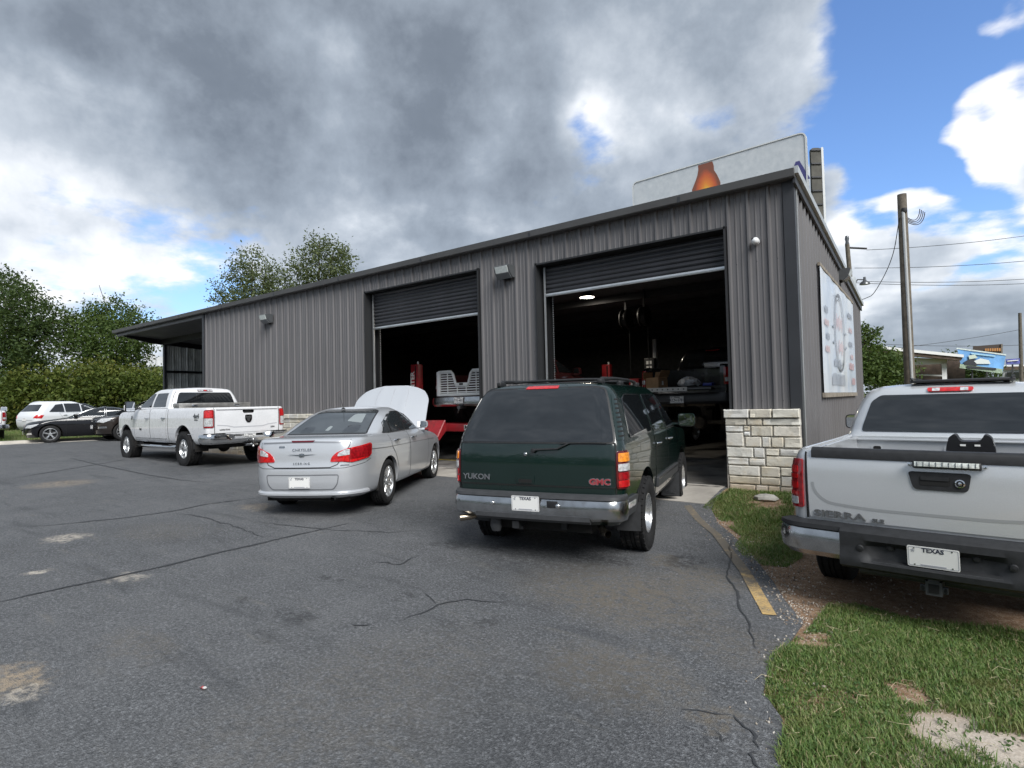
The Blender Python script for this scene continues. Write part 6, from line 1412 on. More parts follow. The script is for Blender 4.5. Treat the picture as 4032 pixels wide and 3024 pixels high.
tree('roadside_tree', 'taller airy tree rising behind the workshop roof next to another crown', gb(690, 46), [blob_px(*q) for q in ((690, 530, 46, 1.1), (660, 560, 46, 1.2), (720, 545, 46, 1.2), (745, 560, 46, .95), (690, 580, 46, 1.5), (640, 590, 46, 1.1), (735, 595, 46, 1.2), (665, 615, 46, 1.4), (715, 620, 46, 1.2), (650, 640, 46, 1.2), (680, 680, 46, 1.6))], 8500, .18, LO, .25, 5, 'tree', 'trees behind the roof', .26)
# the overgrown hedge behind the parked cars, bush by bush
hx = [(-15, 850, 39, 2.1, 'leafy bush beside the tall dark tree at the end of the hedge row'), (50, 845, 39.5, 2.3, 'wide bush in the hedge behind the white crossover'), (115, 842, 40, 2.2, 'bush in the hedge between the white crossover and the round-crowned tree'),
      (180, 830, 40.5, 2.4, 'bush in the hedge under the round-crowned tree'), (245, 832, 41, 2.3, 'yellow-tinged bush in the hedge behind the dark crossover'), (305, 838, 41.5, 2.1, 'bush in the hedge above the white pickup cab'), (350, 820, 44, 2.2, 'bush closing the hedge at the canopy post')]
for i, (u, v_, d, r, lb) in enumerate(hx):
    rr = random.Random(i); bl = [blob_px(u+rr.uniform(-30, 30), v_+rr.uniform(-14, 46), d+rr.uniform(-1, 1), r*rr.uniform(.5, .8)) for _ in range(9)]
    tree('hedge_bush', lb, gb(u, d), bl, 7000, .20, LH, .08, 20+i, 'bush', 'bushes of the hedge', .26, .6, False)
tree('bush', 'dense bush growing by the rear corner of the workshop', gb(1890, 25), [blob_px(*q) for q in ((1868, 790, 25, .8), (1895, 775, 25.5, .8), (1915, 800, 25, .8), (1935, 785, 26, .6), (1880, 815, 25, .9), (1930, 812, 25, .8), (1865, 745, 25.5, .5), (1862, 720, 25.5, .45), (1945, 805, 25, .5))], 6500, .13, LG, .06, 31, 'bush', None, .13, .5)
sp = thing('feathery_sapling', 'feathery sapling branches leaning out past the workshop corner', 'sapling', gb(1862, 25.5))
bo = np.array(sp.location); m = MB(); rng = np.random.default_rng(8); LV = []
for q in (((1860, 800), (1868, 745), (1885, 715), (1908, 706)), ((1864, 770), (1878, 735), (1893, 722), (1904, 730)), ((1862, 760), (1872, 715), (1876, 703)), ((1864, 770), (1880, 748), (1898, 752), (1905, 757)), ((1866, 742), (1885, 728), (1900, 714))):
    P = [at(u, v_, 25.5+k*.1)-bo for k, (u, v_) in enumerate(q)]; m.tube([tuple(p) for p in P], [.03, .018, .010, .005][:len(P)], 5)
    for a, c in zip(P[:-1], P[1:]):
        for t_ in np.linspace(0, 1, 14): LV.append(a+(c-a)*t_+rng.normal(size=3)*.05)
m.build('stem', BARK, sp, 40); V, F = leaf_quads(rng, np.repeat(np.array(LV), 4, axis=0)+rng.normal(size=(len(LV)*4, 3))*.04, .10); link('leaves', npmesh('leaves', V, F), LG, sp)
# wood behind the camera: what the bodywork and glass mirror
rngw = np.random.default_rng(77); bl = []
for i in range(46):
    a = R(112+i*3.1); d = 44+rngw.uniform(-6, 8); hgt = rngw.uniform(3.2, 6.5); bl.append((d*math.sin(a), d*math.cos(a), hgt*.5, 4.0, 4.0, hgt*.62))
V, F = leaf_quads(rngw, crown_points(rngw, bl, 26000, .55, .5), .62); tag(link('far_wood', npmesh('far_wood', V, F), LD), 'dark wood edging the lot across the road', 'wood', None, 'stuff')
# ---- turf: blades
def turf(name, polys, dens, hgt, seed, label, bare=()):
    rng = np.random.default_rng(seed); P = []
    for poly, df in polys:
        xs = [p[0] for p in poly]; ys = [p[1] for p in poly]; A = (max(xs)-min(xs))*(max(ys)-min(ys)); n = int(A*dens*df)
        X = rng.uniform(min(xs), max(xs), n); Y = rng.uniform(min(ys), max(ys), n)
        # vectorised point-in-polygon
        c = np.zeros(n, bool); j = len(poly)-1
        for i in range(len(poly)):
            (xi, yi), (xj, yj) = poly[i], poly[j]
            if yi != yj: c ^= ((yi > Y) != (yj > Y)) & (X < (xj-xi)*(Y-yi)/(yj-yi)+xi)
            j = i
        nz = np.sin(X*9.1+np.sin(Y*7.3)*1.3)*np.sin(Y*8.3+1.7*np.sin(X*5.1)); ed = np.ones(n)
        keep = c & (rng.random(n) < .72+.28*nz)
        for (bx, by, br) in bare:
            dd = np.hypot(X-bx, (Y-by))+.10*np.sin(X*17+3*np.sin(Y*9))*np.sin(Y*15); keep &= rng.random(n) < np.clip((dd-br*.55)/(br*.6)+.03, .03, 1)
        P.append(np.stack([X[keep], Y[keep]], 1))
    P = np.concatenate(P); n = len(P); Z = np.array([gz(x, y) for x, y in P])
    a = rng.uniform(0, 2*np.pi, n); h = hgt*rng.uniform(.35, 1.35, n)**1.2*(1+.5*np.sin(P[:, 0]*4.1+np.sin(P[:, 1]*2.3))*np.sin(P[:, 1]*3.7)); lean = rng.uniform(.25, 1.25, n)*h; wd = rng.uniform(.0016, .0034, n)
    dx, dy = np.cos(a), np.sin(a); B = np.stack([P[:, 0], P[:, 1], Z], 1); s = np.stack([-dy, dx, 0*dx], 1)*wd[:, None]
    mid = B+np.stack([dx*lean*.35, dy*lean*.35, h*.62], 1); tip = B+np.stack([dx*lean, dy*lean, h*.92], 1)
    V = np.empty((n, 5, 3)); V[:, 0] = B-s; V[:, 1] = B+s; V[:, 2] = mid+s*.8; V[:, 3] = mid-s*.8; V[:, 4] = tip
    k = np.arange(n)[:, None]*5; F = np.concatenate([k+np.array([[0, 1, 2]]), k+np.array([[0, 2, 3]]), k+np.array([[3, 2, 4]])])
    o = link(name, npmesh(name, V.reshape(-1, 3), F), leaf_grass); return tag(o, label, 'grass', None, 'stuff')
def grass_mat():
    m = bpy.data.materials.new('grass_blades'); m.use_nodes = True; t = m.node_tree; t.nodes.clear(); b = NB(t)
    g = b.n('ShaderNodeNewGeometry'); p = b.n('ShaderNodeBsdfPrincipled'); tc = b.n('ShaderNodeTexCoord').outputs['Object']
    c = b.ramp(g.outputs['Random Per Island'], ((0, (.055, .115, .022)), (.35, (.11, .20, .042)), (.80, (.20, .27, .075)), (.93, (.30, .27, .13)), (1, (.36, .31, .17))))
    c = b.mix(b.math('MULTIPLY', b.ss(b.noise(tc, 2.3, 4, .6), .52, .72), .6), c, (.24, .23, .085, 1))
    b.set(p.inputs['Base Color'], c); p.inputs['Roughness'].default_value = .55
    tr = b.n('ShaderNodeBsdfTranslucent'); b.set(tr.inputs[0], b.mix(.4, c, (.2, .3, .04, 1))); mx = b.n('ShaderNodeMixShader'); mx.inputs[0].default_value = .3
    t.links.new(p.outputs[0], mx.inputs[1]); t.links.new(tr.outputs[0], mx.inputs[2]); b.out(mx.outputs[0]); return m
leaf_grass = grass_mat()
def px(*q): return [tuple(gp(u, v_)[:2]) for u, v_ in q]
lawn = px((1662, 1425), (1690, 1400), (1745, 1362), (1790, 1310), (1850, 1306), (1900, 1318), (1980, 1340), (2060, 1352), (2150, 1362), (2240, 1378))
lawn = lawn+[(1.6, 5.6), (2.4, 3.6), (1.6, 1.2), (-.15, 1.2)]+px((1690, 1700), (1678, 1640), (1700, 1560), (1655, 1510), (1652, 1460))
turf('lawn', [(lawn, 1.0)], 34000, .034, 3, 'short green lawn beside the asphalt in front of the silver pickup', [tuple(gp(2080, 1590)[:2])+(.30,), tuple(gp(2190, 1625)[:2])+(.26,), tuple(gp(1740, 1380)[:2])+(.16,), tuple(gp(1960, 1500)[:2])+(.14,)])
strip_ = px((1518, 1098), (1535, 1085), (1560, 1068), (1580, 1058), (1640, 1062), (1712, 1066), (1716, 1100), (1712, 1160), (1735, 1205), (1700, 1226), (1650, 1222), (1605, 1205), (1588, 1182), (1600, 1160), (1575, 1140), (1540, 1112))
turf('verge_grass', [(strip_, 1.0)], 18000, .042, 4, 'patchy grass verge at the foot of the stone pier', [tuple(gp(1580, 1135)[:2])+(.16,), tuple(gp(1660, 1090)[:2])+(.24,)])
turf('far_grass', [([(-31.8, -4), (-30.4, 4.6), (-29.8, 7.3), (-30.2, 12), (-46, 14), (-46, -4)], 1)], 260, .16, 5, 'rough grass beyond the kerb under the parked cars')
turf('side_grass', [([(-1.2, 9.6), (3, 7.5), (6, 12), (6, 30), (-1.2, 30)], 1)], 500, .14, 6, 'grass growing along the workshop side wall')
# gravel along the asphalt edge
rng = np.random.default_rng(5); gv = []; gf = []
ed = [np.array(p) for p in EDGE[1:-2]]
for _ in range(5200):
    i = rng.integers(0, len(ed)-1); q = ed[i]+(ed[i+1]-ed[i])*rng.random(); o = abs(rng.normal())*.22-.05
    if rng.random() < .35: o = rng.uniform(0, 1.3)
    x, y = q[0]+o+rng.normal()*.05, q[1]+rng.normal()*.25
    if y < 4.75 and rng.random() < .93: continue
    s = rng.uniform(.004, .013)*(1.5 if rng.random() < .1 else 1); z = gz(x, y)+(.016 if inside(x, y, LOT) else 0)+s*.3; k = len(gv)
    R3 = rng.normal(size=(3, 3)); R3, _ = np.linalg.qr(R3); oc = np.array([(1, 0, 0), (-1, 0, 0), (0, .8, 0), (0, -.8, 0), (0, 0, .6), (0, 0, -.6)])@R3*s*rng.uniform(.7, 1.3, (6, 1))
    gv += [(x+p[0], y+p[1], z+p[2]) for p in oc]; gf += [(k+a, k+b_, k+c_) for a, b_, c_ in ((0, 2, 4), (2, 1, 4), (1, 3, 4), (3, 0, 4), (2, 0, 5), (1, 2, 5), (3, 1, 5), (0, 3, 5))]
def grav_mat():
    m = bpy.data.materials.new('gravel'); m.use_nodes = True; t = m.node_tree; t.nodes.clear(); b = NB(t); g = b.n('ShaderNodeNewGeometry'); p = b.n('ShaderNodeBsdfPrincipled')
    b.set(p.inputs['Base Color'], b.ramp(g.outputs['Random Per Island'], ((0, (.12, .09, .07)), (.4, (.26, .21, .165)), (.75, (.42, .37, .31)), (1, (.60, .57, .53))))); p.inputs['Roughness'].default_value = .9; b.out(p.outputs[0]); return m
tag(link('edge_gravel', npmesh('edge_gravel', np.array(gv), np.array(gf)), grav_mat()), 'loose pale gravel along the asphalt edge', 'gravel', None, 'stuff')
st = thing('loose_rock', 'pale rock lying in the grass before the stone pier', 'rock', tuple(gp(1655, 1080)))
rng = np.random.default_rng(2); m = MB(); m.lathe([(0, -.03), (.09, -.02), (.13, .01), (.12, .05), (.07, .08), (0, .09)], 9); m.v = [(x*1.35+rng.normal()*.008, y*.8+rng.normal()*.008, z+rng.normal()*.006) for x, y, z in m.v]; m.build('stone_body', pmat('loose_stone', (.42, .40, .36), .9, var=.25, bump=.6, bscale=30), st, 40, 1e-3)

# clover-like weeds and straw scattered through the turf
rng = np.random.default_rng(21); C = []; ST = MB()
for _ in range(900):
    x, y = rng.uniform(-.9, 1.6), rng.uniform(2.4, 5.5)
    if inside(x, y, lawn): C += [np.array([x, y, gz(x, y)+.018])+rng.normal(size=3)*np.array([.018, .018, .006]) for _ in range(rng.integers(3, 9))]
V, F = leaf_quads(rng, np.array(C), .020, .6); tag(link('lawn_weeds', npmesh('lawn_weeds', V, F), leaf_mat('weed_leaf', (.05, .10, .03), (.12, .19, .07))), 'small broad-leaved weeds mixed into the lawn', 'weeds', None, 'stuff')
for _ in range(150):
    x, y = rng.uniform(-.95, 1.6), rng.uniform(2.4, 5.5)
    if not inside(x, y, lawn): continue
    a = rng.uniform(0, 6.28); L = rng.uniform(.04, .16); z = gz(x, y)+.028; ST.tube([(x, y, z), (x+L*.5*math.cos(a), y+L*.5*math.sin(a), z+.012), (x+L*math.cos(a+.5), y+L*math.sin(a+.5), z)], .0011, 4)
tag(ST.build('dry_straw', pmat('straw', (.50, .42, .27), .8), None, 40), 'dry straw stems lying on the lawn', 'straw', None, 'stuff')
# ------------------------------------------------------------------ billboard behind the roof
bb = thing('billboard', 'pale billboard with a frosty amber bottle rising behind the workshop roof', 'billboard', (0, 0, 0))
BY = 25.0; p0 = on(1366, 395, 1, BY+.55); p1 = on(1741, 283, 1, BY); bx0, bx1 = p0[0], p1[0]; zt0, zt1 = p0[2], p1[2]
ztop = .5*(zt0+zt1); ex = np.array([bx1-bx0, -.55, 0]); bw = np.linalg.norm(ex); ex /= bw; bo_ = np.array([bx0, BY+.55, 0]); bn_ = np.array([ex[1], -ex[0], 0])
bn_ = bn_ if bn_[1] < 0 else -bn_
bh = 3.75; zb_ = ztop-bh
def bpnt(u, z, o=0.): p = bo_+ex*u+bn_*o; return (p[0], p[1], z)
def ad_mat():
    m = bpy.data.materials.new('billboard_print'); m.use_nodes = True; t = m.node_tree; t.nodes.clear(); b = NB(t); tc = b.n('ShaderNodeTexCoord').outputs['Object']; p = b.n('ShaderNodeBsdfPrincipled')
    n = b.noise(tc, 3.5, 6, .65); v = b.n('ShaderNodeTexVoronoi'); b.set(v.inputs['Vector'], tc); v.inputs['Scale'].default_value = 2.1
    base = b.ramp(n, ((.3, (.47, .51, .55)), (.7, (.60, .63, .66)))); dr = b.math('SUBTRACT', 1.0, b.ss(v.outputs['Distance'], .05, .11)); dr = b.math('MULTIPLY', dr, b.ss(b.noise(tc, 6, 3), .5, .62))
    b.set(p.inputs['Base Color'], b.mix(dr, base, (.25, .31, .38, 1))); p.inputs['Roughness'].default_value = .5; b.out(p.outputs[0]); return m
m = MB(); m.prism(rpoly([(0, zb_), (bw, zb_), (bw, ztop), (0, ztop)], .28, 5), lambda u, z, t: bpnt(u, z, t), -.12, 0); m.build('face', ad_mat(), bb, 0)
fr = rpoly([(.0, zb_), (bw, zb_), (bw, ztop), (0, ztop)], .28, 6); fi = rpoly([(.05, zb_+.05), (bw-.05, zb_+.05), (bw-.05, ztop-.05), (.05, ztop-.05)], .22, 6); n = len(fr)
m = MB(); m.add([bpnt(u, z, .03) for u, z in fr]+[bpnt(u, z, .03) for u, z in fi]+[bpnt(u, z, -.14) for u, z in fr], [(i, (i+1) % n, n+(i+1) % n, n+i) for i in range(n)]+[(i, (i+1) % n, 2*n+(i+1) % n, 2*n+i) for i in range(n)]); m.build('frame', pmat('sign_frame', (.62, .64, .65), .4), bb, 20)
def bottle_mat():
    m = bpy.data.materials.new('amber_bottle_print'); m.use_nodes = True; t = m.node_tree; t.nodes.clear(); b = NB(t); tc = b.n('ShaderNodeTexCoord').outputs['Object']; p = b.n('ShaderNodeBsdfPrincipled')
    n = b.noise(tc, 4, 5, .6); c = bpnt(ucen, ztop-1.42, .02); d = b.vmath('LENGTH', b.vmath('MULTIPLY', b.vmath('SUBTRACT', tc, c), (1.9, 1.9, .95)))
    d = b.math('ADD', d, b.math('MULTIPLY', b.math('SUBTRACT', n, .5), .25))
    b.set(p.inputs['Base Color'], b.ramp(d, ((.05, (.80, .56, .06)), (.40, (.72, .24, .045)), (.78, (.52, .11, .045)), (1, (.22, .08, .05))))); p.inputs['Roughness'].default_value = .5; b.out(p.outputs[0]); return m
ucen = bw*.470; prof_ = [(.32, 0), (.335, .22), (.37, .42), (.46, .62), (.56, .82), (.62, 1.02), (.645, 1.3), (.63, 2.0), (.62, bh-.1)]
m = MB(); rngb = random.Random(3); L = [(ucen-w_+rngb.uniform(-.03, .03), ztop-.10-d) for w_, d in prof_]; Rr = [(ucen+w_+rngb.uniform(-.03, .03), ztop-.10-d) for w_, d in prof_]
m.add([bpnt(u, z, .008) for u, z in L]+[bpnt(u, z, .008) for u, z in Rr], [(i, i+1, len(L)+i+1, len(L)+i) for i in range(len(L)-1)]); m.build('bottle_picture', bottle_mat(), bb, 0)
navy = pmat('navy_print', (.06, .06, .20), .5)
tp = on(1726, 381, 1, BY+.03); u_ = (np.array(tp)-bo_)@ex; text('printed_letter', 'A', 1.05, frame(bpnt(u_-.02, tp[2]+.16, .015), ex, (0, 0, 1)), navy, bb, ext=.002, bold=.05)
tp = on(1740, 398, 1, BY+.03); u_ = (np.array(tp)-bo_)@ex; text('printed_letter', 'R', .26, frame(bpnt(u_-.06, tp[2], .015), ex, (0, 0, 1)), navy, bb, ext=.002, bold=.012)
for uu in (1.4, bw-1.4):
    m = MB(); q = bpnt(uu, 0, -.35); m.tube([(q[0], q[1], -.5), (q[0], q[1], ztop-.3)], .16, 10); m.build('post', pmat('sign_post', (.12, .11, .10), .8), bb, 40)
# the reverse of the second face, seen edge-on
SB = pmat('sign_back', (.095, .092, .08), .8, var=.25, vscale=2)
q0 = np.array(bpnt(bw-.02, 0, -.75)); d2 = np.array([.78, .62, 0]); d2 /= np.linalg.norm(d2)
m = MB(); w2_ = .46
for o_, t_ in ((0, .10),): m.prism(rpoly([(0, zb_), (w2_, zb_), (w2_, ztop-.42), (0, ztop-.42)], .15, 3), lambda u, z, t: tuple(q0+d2*u+np.array([0, 0, z])+np.array([-d2[1], d2[0], 0])*t), 0, .10)
bk = m.build('rear_face', SB, bb, 0)
for i in range(6): m = MB(); zz = zb_+.4+i*.56; m.prism([(0, zz), (w2_-.05, zz), (w2_-.05, zz+.06), (0, zz+.06)], lambda u, z, t: tuple(q0+d2*u+np.array([0, 0, z])+np.array([-d2[1], d2[0], 0])*t), -.05, .0); m.build('rear_batten', TRIM, bk, 0)
m = MB(); m.prism(rpoly([(w2_-.03, zb_), (w2_+.06, zb_), (w2_+.06, ztop-.40), (w2_-.03, ztop-.40)], .04, 2), lambda u, z, t: tuple(q0+d2*u+np.array([0, 0, z])+np.array([-d2[1], d2[0], 0])*t), -.02, .14); m.build('rear_edge', pmat('sign_frame', (.62, .64, .65), .4), bk, 0)
# ------------------------------------------------------------------ poles and wires
WOODP = pmat('pole_wood', (.145, .125, .10), .9, var=.25, vscale=5, bump=.5, bscale=30); COND = pmat('conduit', (.55, .56, .56), .4, metal=.4); WIRE = pmat('cable', (.03, .03, .032), .6)
def pole(name, label, u0, v0, u1, v1, d, r0, r1, group=None, conduit=False):
    a, c = at(u0, v0, d), at(u1, v1, d); dirv = (c-a)/max(1e-6, c[2]-a[2]); base = a+dirv*(gz(a[0], a[1])-a[2]-.3)
    t = thing(name, label, 'utility pole', tuple(base), 0, group); m = MB(); m.tube([(0, 0, 0), tuple((c-base)*.5), tuple(c-base)], [r0, .5*(r0+r1), r1], 14); m.build('shaft', WOODP, t, 50)
    if conduit:
        f = -CF*np.array([1, 1, 0]); f = f/np.linalg.norm(f)*(r0*.9); m = MB(); tt = (c-base); rt = CR*np.array([1, 1, 0])
        m.tube([tuple(tt*.02+f-rt*.02), tuple(tt*.5+f*.95-rt*.04), tuple(tt*.93+f*.85-rt*.06)], .045, 10); m.build('conduit', COND, t, 50)
        m = MB(); h = tt*.93+f*.85-rt*.03; m.lathe([(0, .12), (.07, .1), (.08, 0), (.05, -.05)], 10, lambda x, y, a_: (h[0]+x, h[1]+y, h[2]+a_)); m.build('weatherhead', WIRE, t, 40)
        for k in range(4): m = MB(); r_ = rt/np.linalg.norm(rt); m.tube([tuple(tt*.925+r_*(.12+(.42+.05*k)*math.sin(q*1.45))+np.array([0, 0, -.10-.05*k+(.36+.02*k)*(1-math.cos(q*1.5))*.8-.16*math.sin(q*3.0)])) for q in np.linspace(0, 1, 12)], .012, 6); m.build('drip_loop', WIRE, t, 50)
    return t, base, c
pole('service_pole', 'bare wooden service pole with a metal conduit behind the silver pickup', 1965, 815, 1948, 420, 17.5, .155, .125, None, True)
t, b0, c0 = pole('transformer_pole', 'wooden pole with a grey transformer and street lamp beyond the roof corner', 1840, 640, 1830, 528, 40, .17, .14)
TG = pmat('transformer_grey', (.42, .45, .48), .5)
q = at(1838, 618, 39.6)-b0; m = MB(); m.lathe([(0, .62), (.30, .60), (.33, .5), (.33, -.55), (.30, -.6), (0, -.62)], 16, lambda x, y, a: (q[0]+x, q[1]+y, q[2]+a)); m.build('transformer', TG, t, 40)
q2 = at(1868, 612, 40)-b0; q1 = at(1843, 621, 40)-b0; m = MB(); m.tube([tuple(q1), tuple(q1+(q2-q1)*.4+np.array([0, 0, .45])), tuple(q2+np.array([0, 0, .25]))], .04, 6); m.build('lamp_arm', WIRE, t, 50)
m = MB(); m.lathe([(.08, .45), (.10, .2), (.30, .05), (.34, -.08), (0, -.1)], 12, lambda x, y, a: (q2[0]+x, q2[1]+y, q2[2]+a)); m.build('lamp_head', DALLOY, t, 40)
q3 = at(1872, 537, 40)-b0; m = MB(); m.tube([tuple(at(1831, 535, 40)-b0), tuple(q3)], .07, 6); m.build('insulator_arm', WIRE, t, 40)
m = MB(); m.lathe([(.1, .6), (.14, .4), (.1, .2), (.14, 0), (.06, -.2)], 10, lambda x, y, a: tuple(c0-b0+np.array([x, y, a]))); m.build('insulator', DALLOY, t, 40)
pole('far_pole', 'thin dark utility pole with a short crossarm by the distant car lot', 2206, 800, 2203, 676, 62, .20, .15)
def wire(name, label, pts, r=.016, group='overhead wires'):
    P = [at(*q) for q in pts]; o = np.array(P[0]); w_ = thing(name, label, 'wire', tuple(o), 0, group); Q = []
    n = 26
    if len(P) == 2:
        sag = .012*np.linalg.norm(P[1]-P[0]); Q = [P[0]+(P[1]-P[0])*t-np.array([0, 0, 4*sag*t*(1-t)]) for t in np.linspace(0, 1, n)]
    else:
        ts = np.linspace(0, 1, len(P)); fs = [pchip(ts, [p[k] for p in P]) for k in range(3)]; Q = [np.array([f(t) for f in fs]) for t in np.linspace(0, 1, 30)]
    m = MB(); m.tube([tuple(p-o) for p in Q], r, 5); m.build('cable', WIRE, w_, 50)
wire('service_drop', 'thick service cable drooping from the bare service pole to the roof corner', [(1943, 470, 17.4), (1930, 545, 18.2), (1905, 605, 19.0), (1880, 640, 19.8), (1862, 647, 20.4), (1850, 636, 20.6)], .012, None)
for i, (a, c, lb) in enumerate((((1872, 540, 40), (2290, 498, 44), 'overhead wire running right from the insulator arm'), ((1846, 579, 40), (2290, 556, 44), 'overhead wire leaving the transformer bushing'), ((1870, 608, 40), (2290, 597, 44), 'overhead wire passing above the street lamp'), ((1850, 611, 41), (2290, 608, 46), 'lower of the twin wires beside the street lamp'), ((1880, 742, 60), (2290, 741, 66), 'distant low wire above the car lot'), ((1880, 757, 60), (2203, 712, 62), 'slanting wire climbing to the far pole'))):
    wire('overhead_wire', lb, [a, c], .020 if i < 4 else .022)
# ------------------------------------------------------------------ buildings, signs and cars across the way
WALLW = pmat('pale_render', (.52, .50, .46), .8, var=.15); WTRIM = pmat('white_trim', (.74, .74, .73), .6); BROWN = pmat('brown_brick_shade', (.085, .060, .045), .9, var=.3, vscale=3)
nb = thing('low_shop', 'low flat-roofed shop with white fascia and open carport beyond the pole', 'building', (0, 0, 0))
D = 40.
def lq(name, pts, d, th, mat, parent):
    m = MB(); P = [at(u, v_, d) for u, v_ in pts]; bk_ = [p+ray(1990, 780)/np.linalg.norm(ray(1990, 780))*th for p in P]; n = len(P)
    m.add([tuple(p) for p in P]+[tuple(p) for p in bk_], [tuple(range(n)), tuple(range(2*n-1, n-1, -1))]+[(i, (i+1) % n, n+(i+1) % n, n+i) for i in range(n)]); return m.build(name, mat, parent, 0)
lq('roof', [(1850, 742), (2082, 766), (2082, 772), (1850, 749)], D-1.0, 9.0, WTRIM, nb); lq('roof_edge', [(1850, 749), (2080, 772), (2076, 779), (1850, 757)], D-.9, 8.6, BROWN, nb)
lq('wall', [(1850, 757), (1975, 769), (1975, 830), (1850, 830)], D+2, .3, WALLW, nb); lq('beam', [(1960, 772), (2046, 776), (2046, 785), (1960, 790)], D, .4, WTRIM, nb)
lq('post', [(2034, 782), (2045, 781), (2046, 830), (2036, 830)], D, .4, WTRIM, nb); lq('post', [(1954, 780), (1960, 780), (1961, 830), (1955, 830)], D, .4, WTRIM, nb)
lq('carport_back', [(1955, 780), (2085, 778), (2085, 830), (1955, 830)], D+7.5, .3, BROWN, nb); lq('carport_bench', [(1975, 808), (2035, 810), (2035, 813), (1975, 811)], D+3, .4, WTRIM, nb)
tree('shade_tree', 'dark leafy trees in the shade past the carport', gb(2080, 52), [blob_px(*q) for q in ((2060, 795, 52, 1.8), (2085, 800, 52, 1.8), (2110, 808, 52, 1.5), (2065, 815, 52, 1.6), (2120, 815, 52, 1.4))], 4500, .22, LD, .12, 41, 'tree', None, .25)
s1 = thing('car_lot_billboard', 'tilted blue-sky billboard picturing stacked cars beside the carport', 'billboard', (0, 0, 0)); ds = 46.
SKYB = pmat('sign_sky_blue', (.16, .36, .66), .5, var=.35, vscale=.5); SIGNW = pmat('sign_pale', (.58, .64, .62), .5, var=.2)
lq('face', [(2068, 753), (2173, 767), (2166, 802), (2075, 787)], ds, .2, SKYB, s1); lq('frame', [(2066, 751), (2174, 765), (2173, 768), (2067, 754)], ds-.05, .3, SIGNW, s1); lq('picture_ground', [(2074, 786), (2166, 797), (2165, 807), (2073, 795)], ds-.06, .1, pmat('sign_grass', (.30, .38, .28), .6, var=.3), s1)
lq('picture_car', [(2082, 782), (2095, 775), (2108, 777), (2112, 784), (2110, 790), (2084, 788)], ds-.1, .05, pmat('sign_dark', (.035, .038, .045), .5), s1); lq('picture_car', [(2104, 780), (2118, 774), (2136, 778), (2140, 786), (2110, 786)], ds-.12, .05, pmat('sign_white', (.66, .70, .68), .5), s1)
lq('picture_truck', [(2092, 768), (2106, 766), (2112, 773), (2094, 776)], ds-.13, .05, pmat('sign_cream', (.55, .62, .52), .5), s1); lq('picture_base', [(2088, 790), (2152, 795), (2152, 799), (2090, 795)], ds-.14, .05, pmat('sign_dark', (.035, .038, .045), .5), s1)
lq('picture_arch', [(2098, 762), (2150, 768), (2150, 771), (2098, 765)], ds-.1, .05, pmat('sign_light_blue', (.35, .58, .74), .5), s1); lq('post', [(2099, 797), (2102, 797), (2102, 832), (2099, 832)], ds+.2, .3, WIRE, s1)
s2 = thing('dark_sign', 'dark framed roadside sign with orange lettering above the tilted billboard', 'sign', (0, 0, 0)); lq('board', [(2102, 748), (2166, 743), (2166, 766), (2102, 760)], 50, .3, pmat('sign_brown', (.055, .04, .032), .6), s2); lq('frame', [(2162, 743), (2166, 743), (2166, 766), (2162, 766)], 49.9, .3, pmat('sign_frame_brown', (.16, .13, .10), .6), s2)
for k in range(7): lq('letter', [(2128+k*5, 753-k*.2), (2131.4+k*5, 753-k*.2), (2131.4+k*5, 758.5), (2128+k*5, 758.5)], 49.85, .03, pmat('sign_orange', (.48, .22, .07), .6), s2)
lq('post', [(2130, 762), (2134, 762), (2134, 832), (2130, 832)], 50.4, .3, WIRE, s2)
s3 = thing('blue_sign', 'small blue and white sign by the far pole', 'sign', (0, 0, 0)); lq('board', [(2173, 776), (2203, 774), (2203, 786), (2174, 787)], 60, .3, pmat('sign_blue', (.10, .11, .34), .5, var=.4, vscale=3), s3); lq('text_band', [(2176, 779), (2200, 777), (2200, 779), (2176, 781)], 59.9, .03, WTRIM, s3); lq('post', [(2186, 787), (2189, 787), (2189, 832), (2186, 832)], 60.3, .3, WIRE, s3)
sh2 = thing('far_store', 'distant pale store with a dark band past the car lot', 'building', (0, 0, 0)); lq('wall', [(2168, 790), (2260, 788), (2260, 836), (2168, 836)], 75, 6, WTRIM, sh2); lq('dark_band', [(2168, 792), (2260, 790), (2260, 797), (2168, 799)], 74.5, .3, BROWN, sh2); lq('window_band', [(2176, 804), (2260, 803), (2260, 818), (2176, 818)], 74.6, .3, GLASS, sh2)
w2p = pmat('white_paint_b', (.74, .76, .79), .28, coat=1.)
p = at(2105, 820, 44); parked('lot_car', 'white car parked under the tilted billboard', 'car', 'suv', p[0]+.6, p[1], -75, w2p, gz(*p[:2]))
p = at(2190, 820, 50); parked('lot_car', 'white car at the far pole in the distant car lot', 'car', 'suv', p[0], p[1], 20, w2p, gz(*p[:2]), 1.9)
p = at(2178, 830, 36); parked('orange_car', 'orange car half hidden by the silver pickup roof', 'car', 'sedan', p[0]+.6, p[1], -60, pmat('orange_paint', (.50, .17, .05), .3, coat=1.), gz(*p[:2])+.35)
hs = thing('far_house', 'pale roof glimpsed through the gap beside the round-crowned tree', 'house', (0, 0, 0))
lq('gable', [(205, 838), (262, 795), (270, 800), (275, 862), (205, 862)], 70, 8, pmat('pale_siding', (.62, .63, .63), .7), hs); lq('roof_slope', [(200, 836), (260, 790), (268, 792), (208, 842)], 69.5, 9, pmat('roof_pale', (.50, .52, .54), .6), hs)
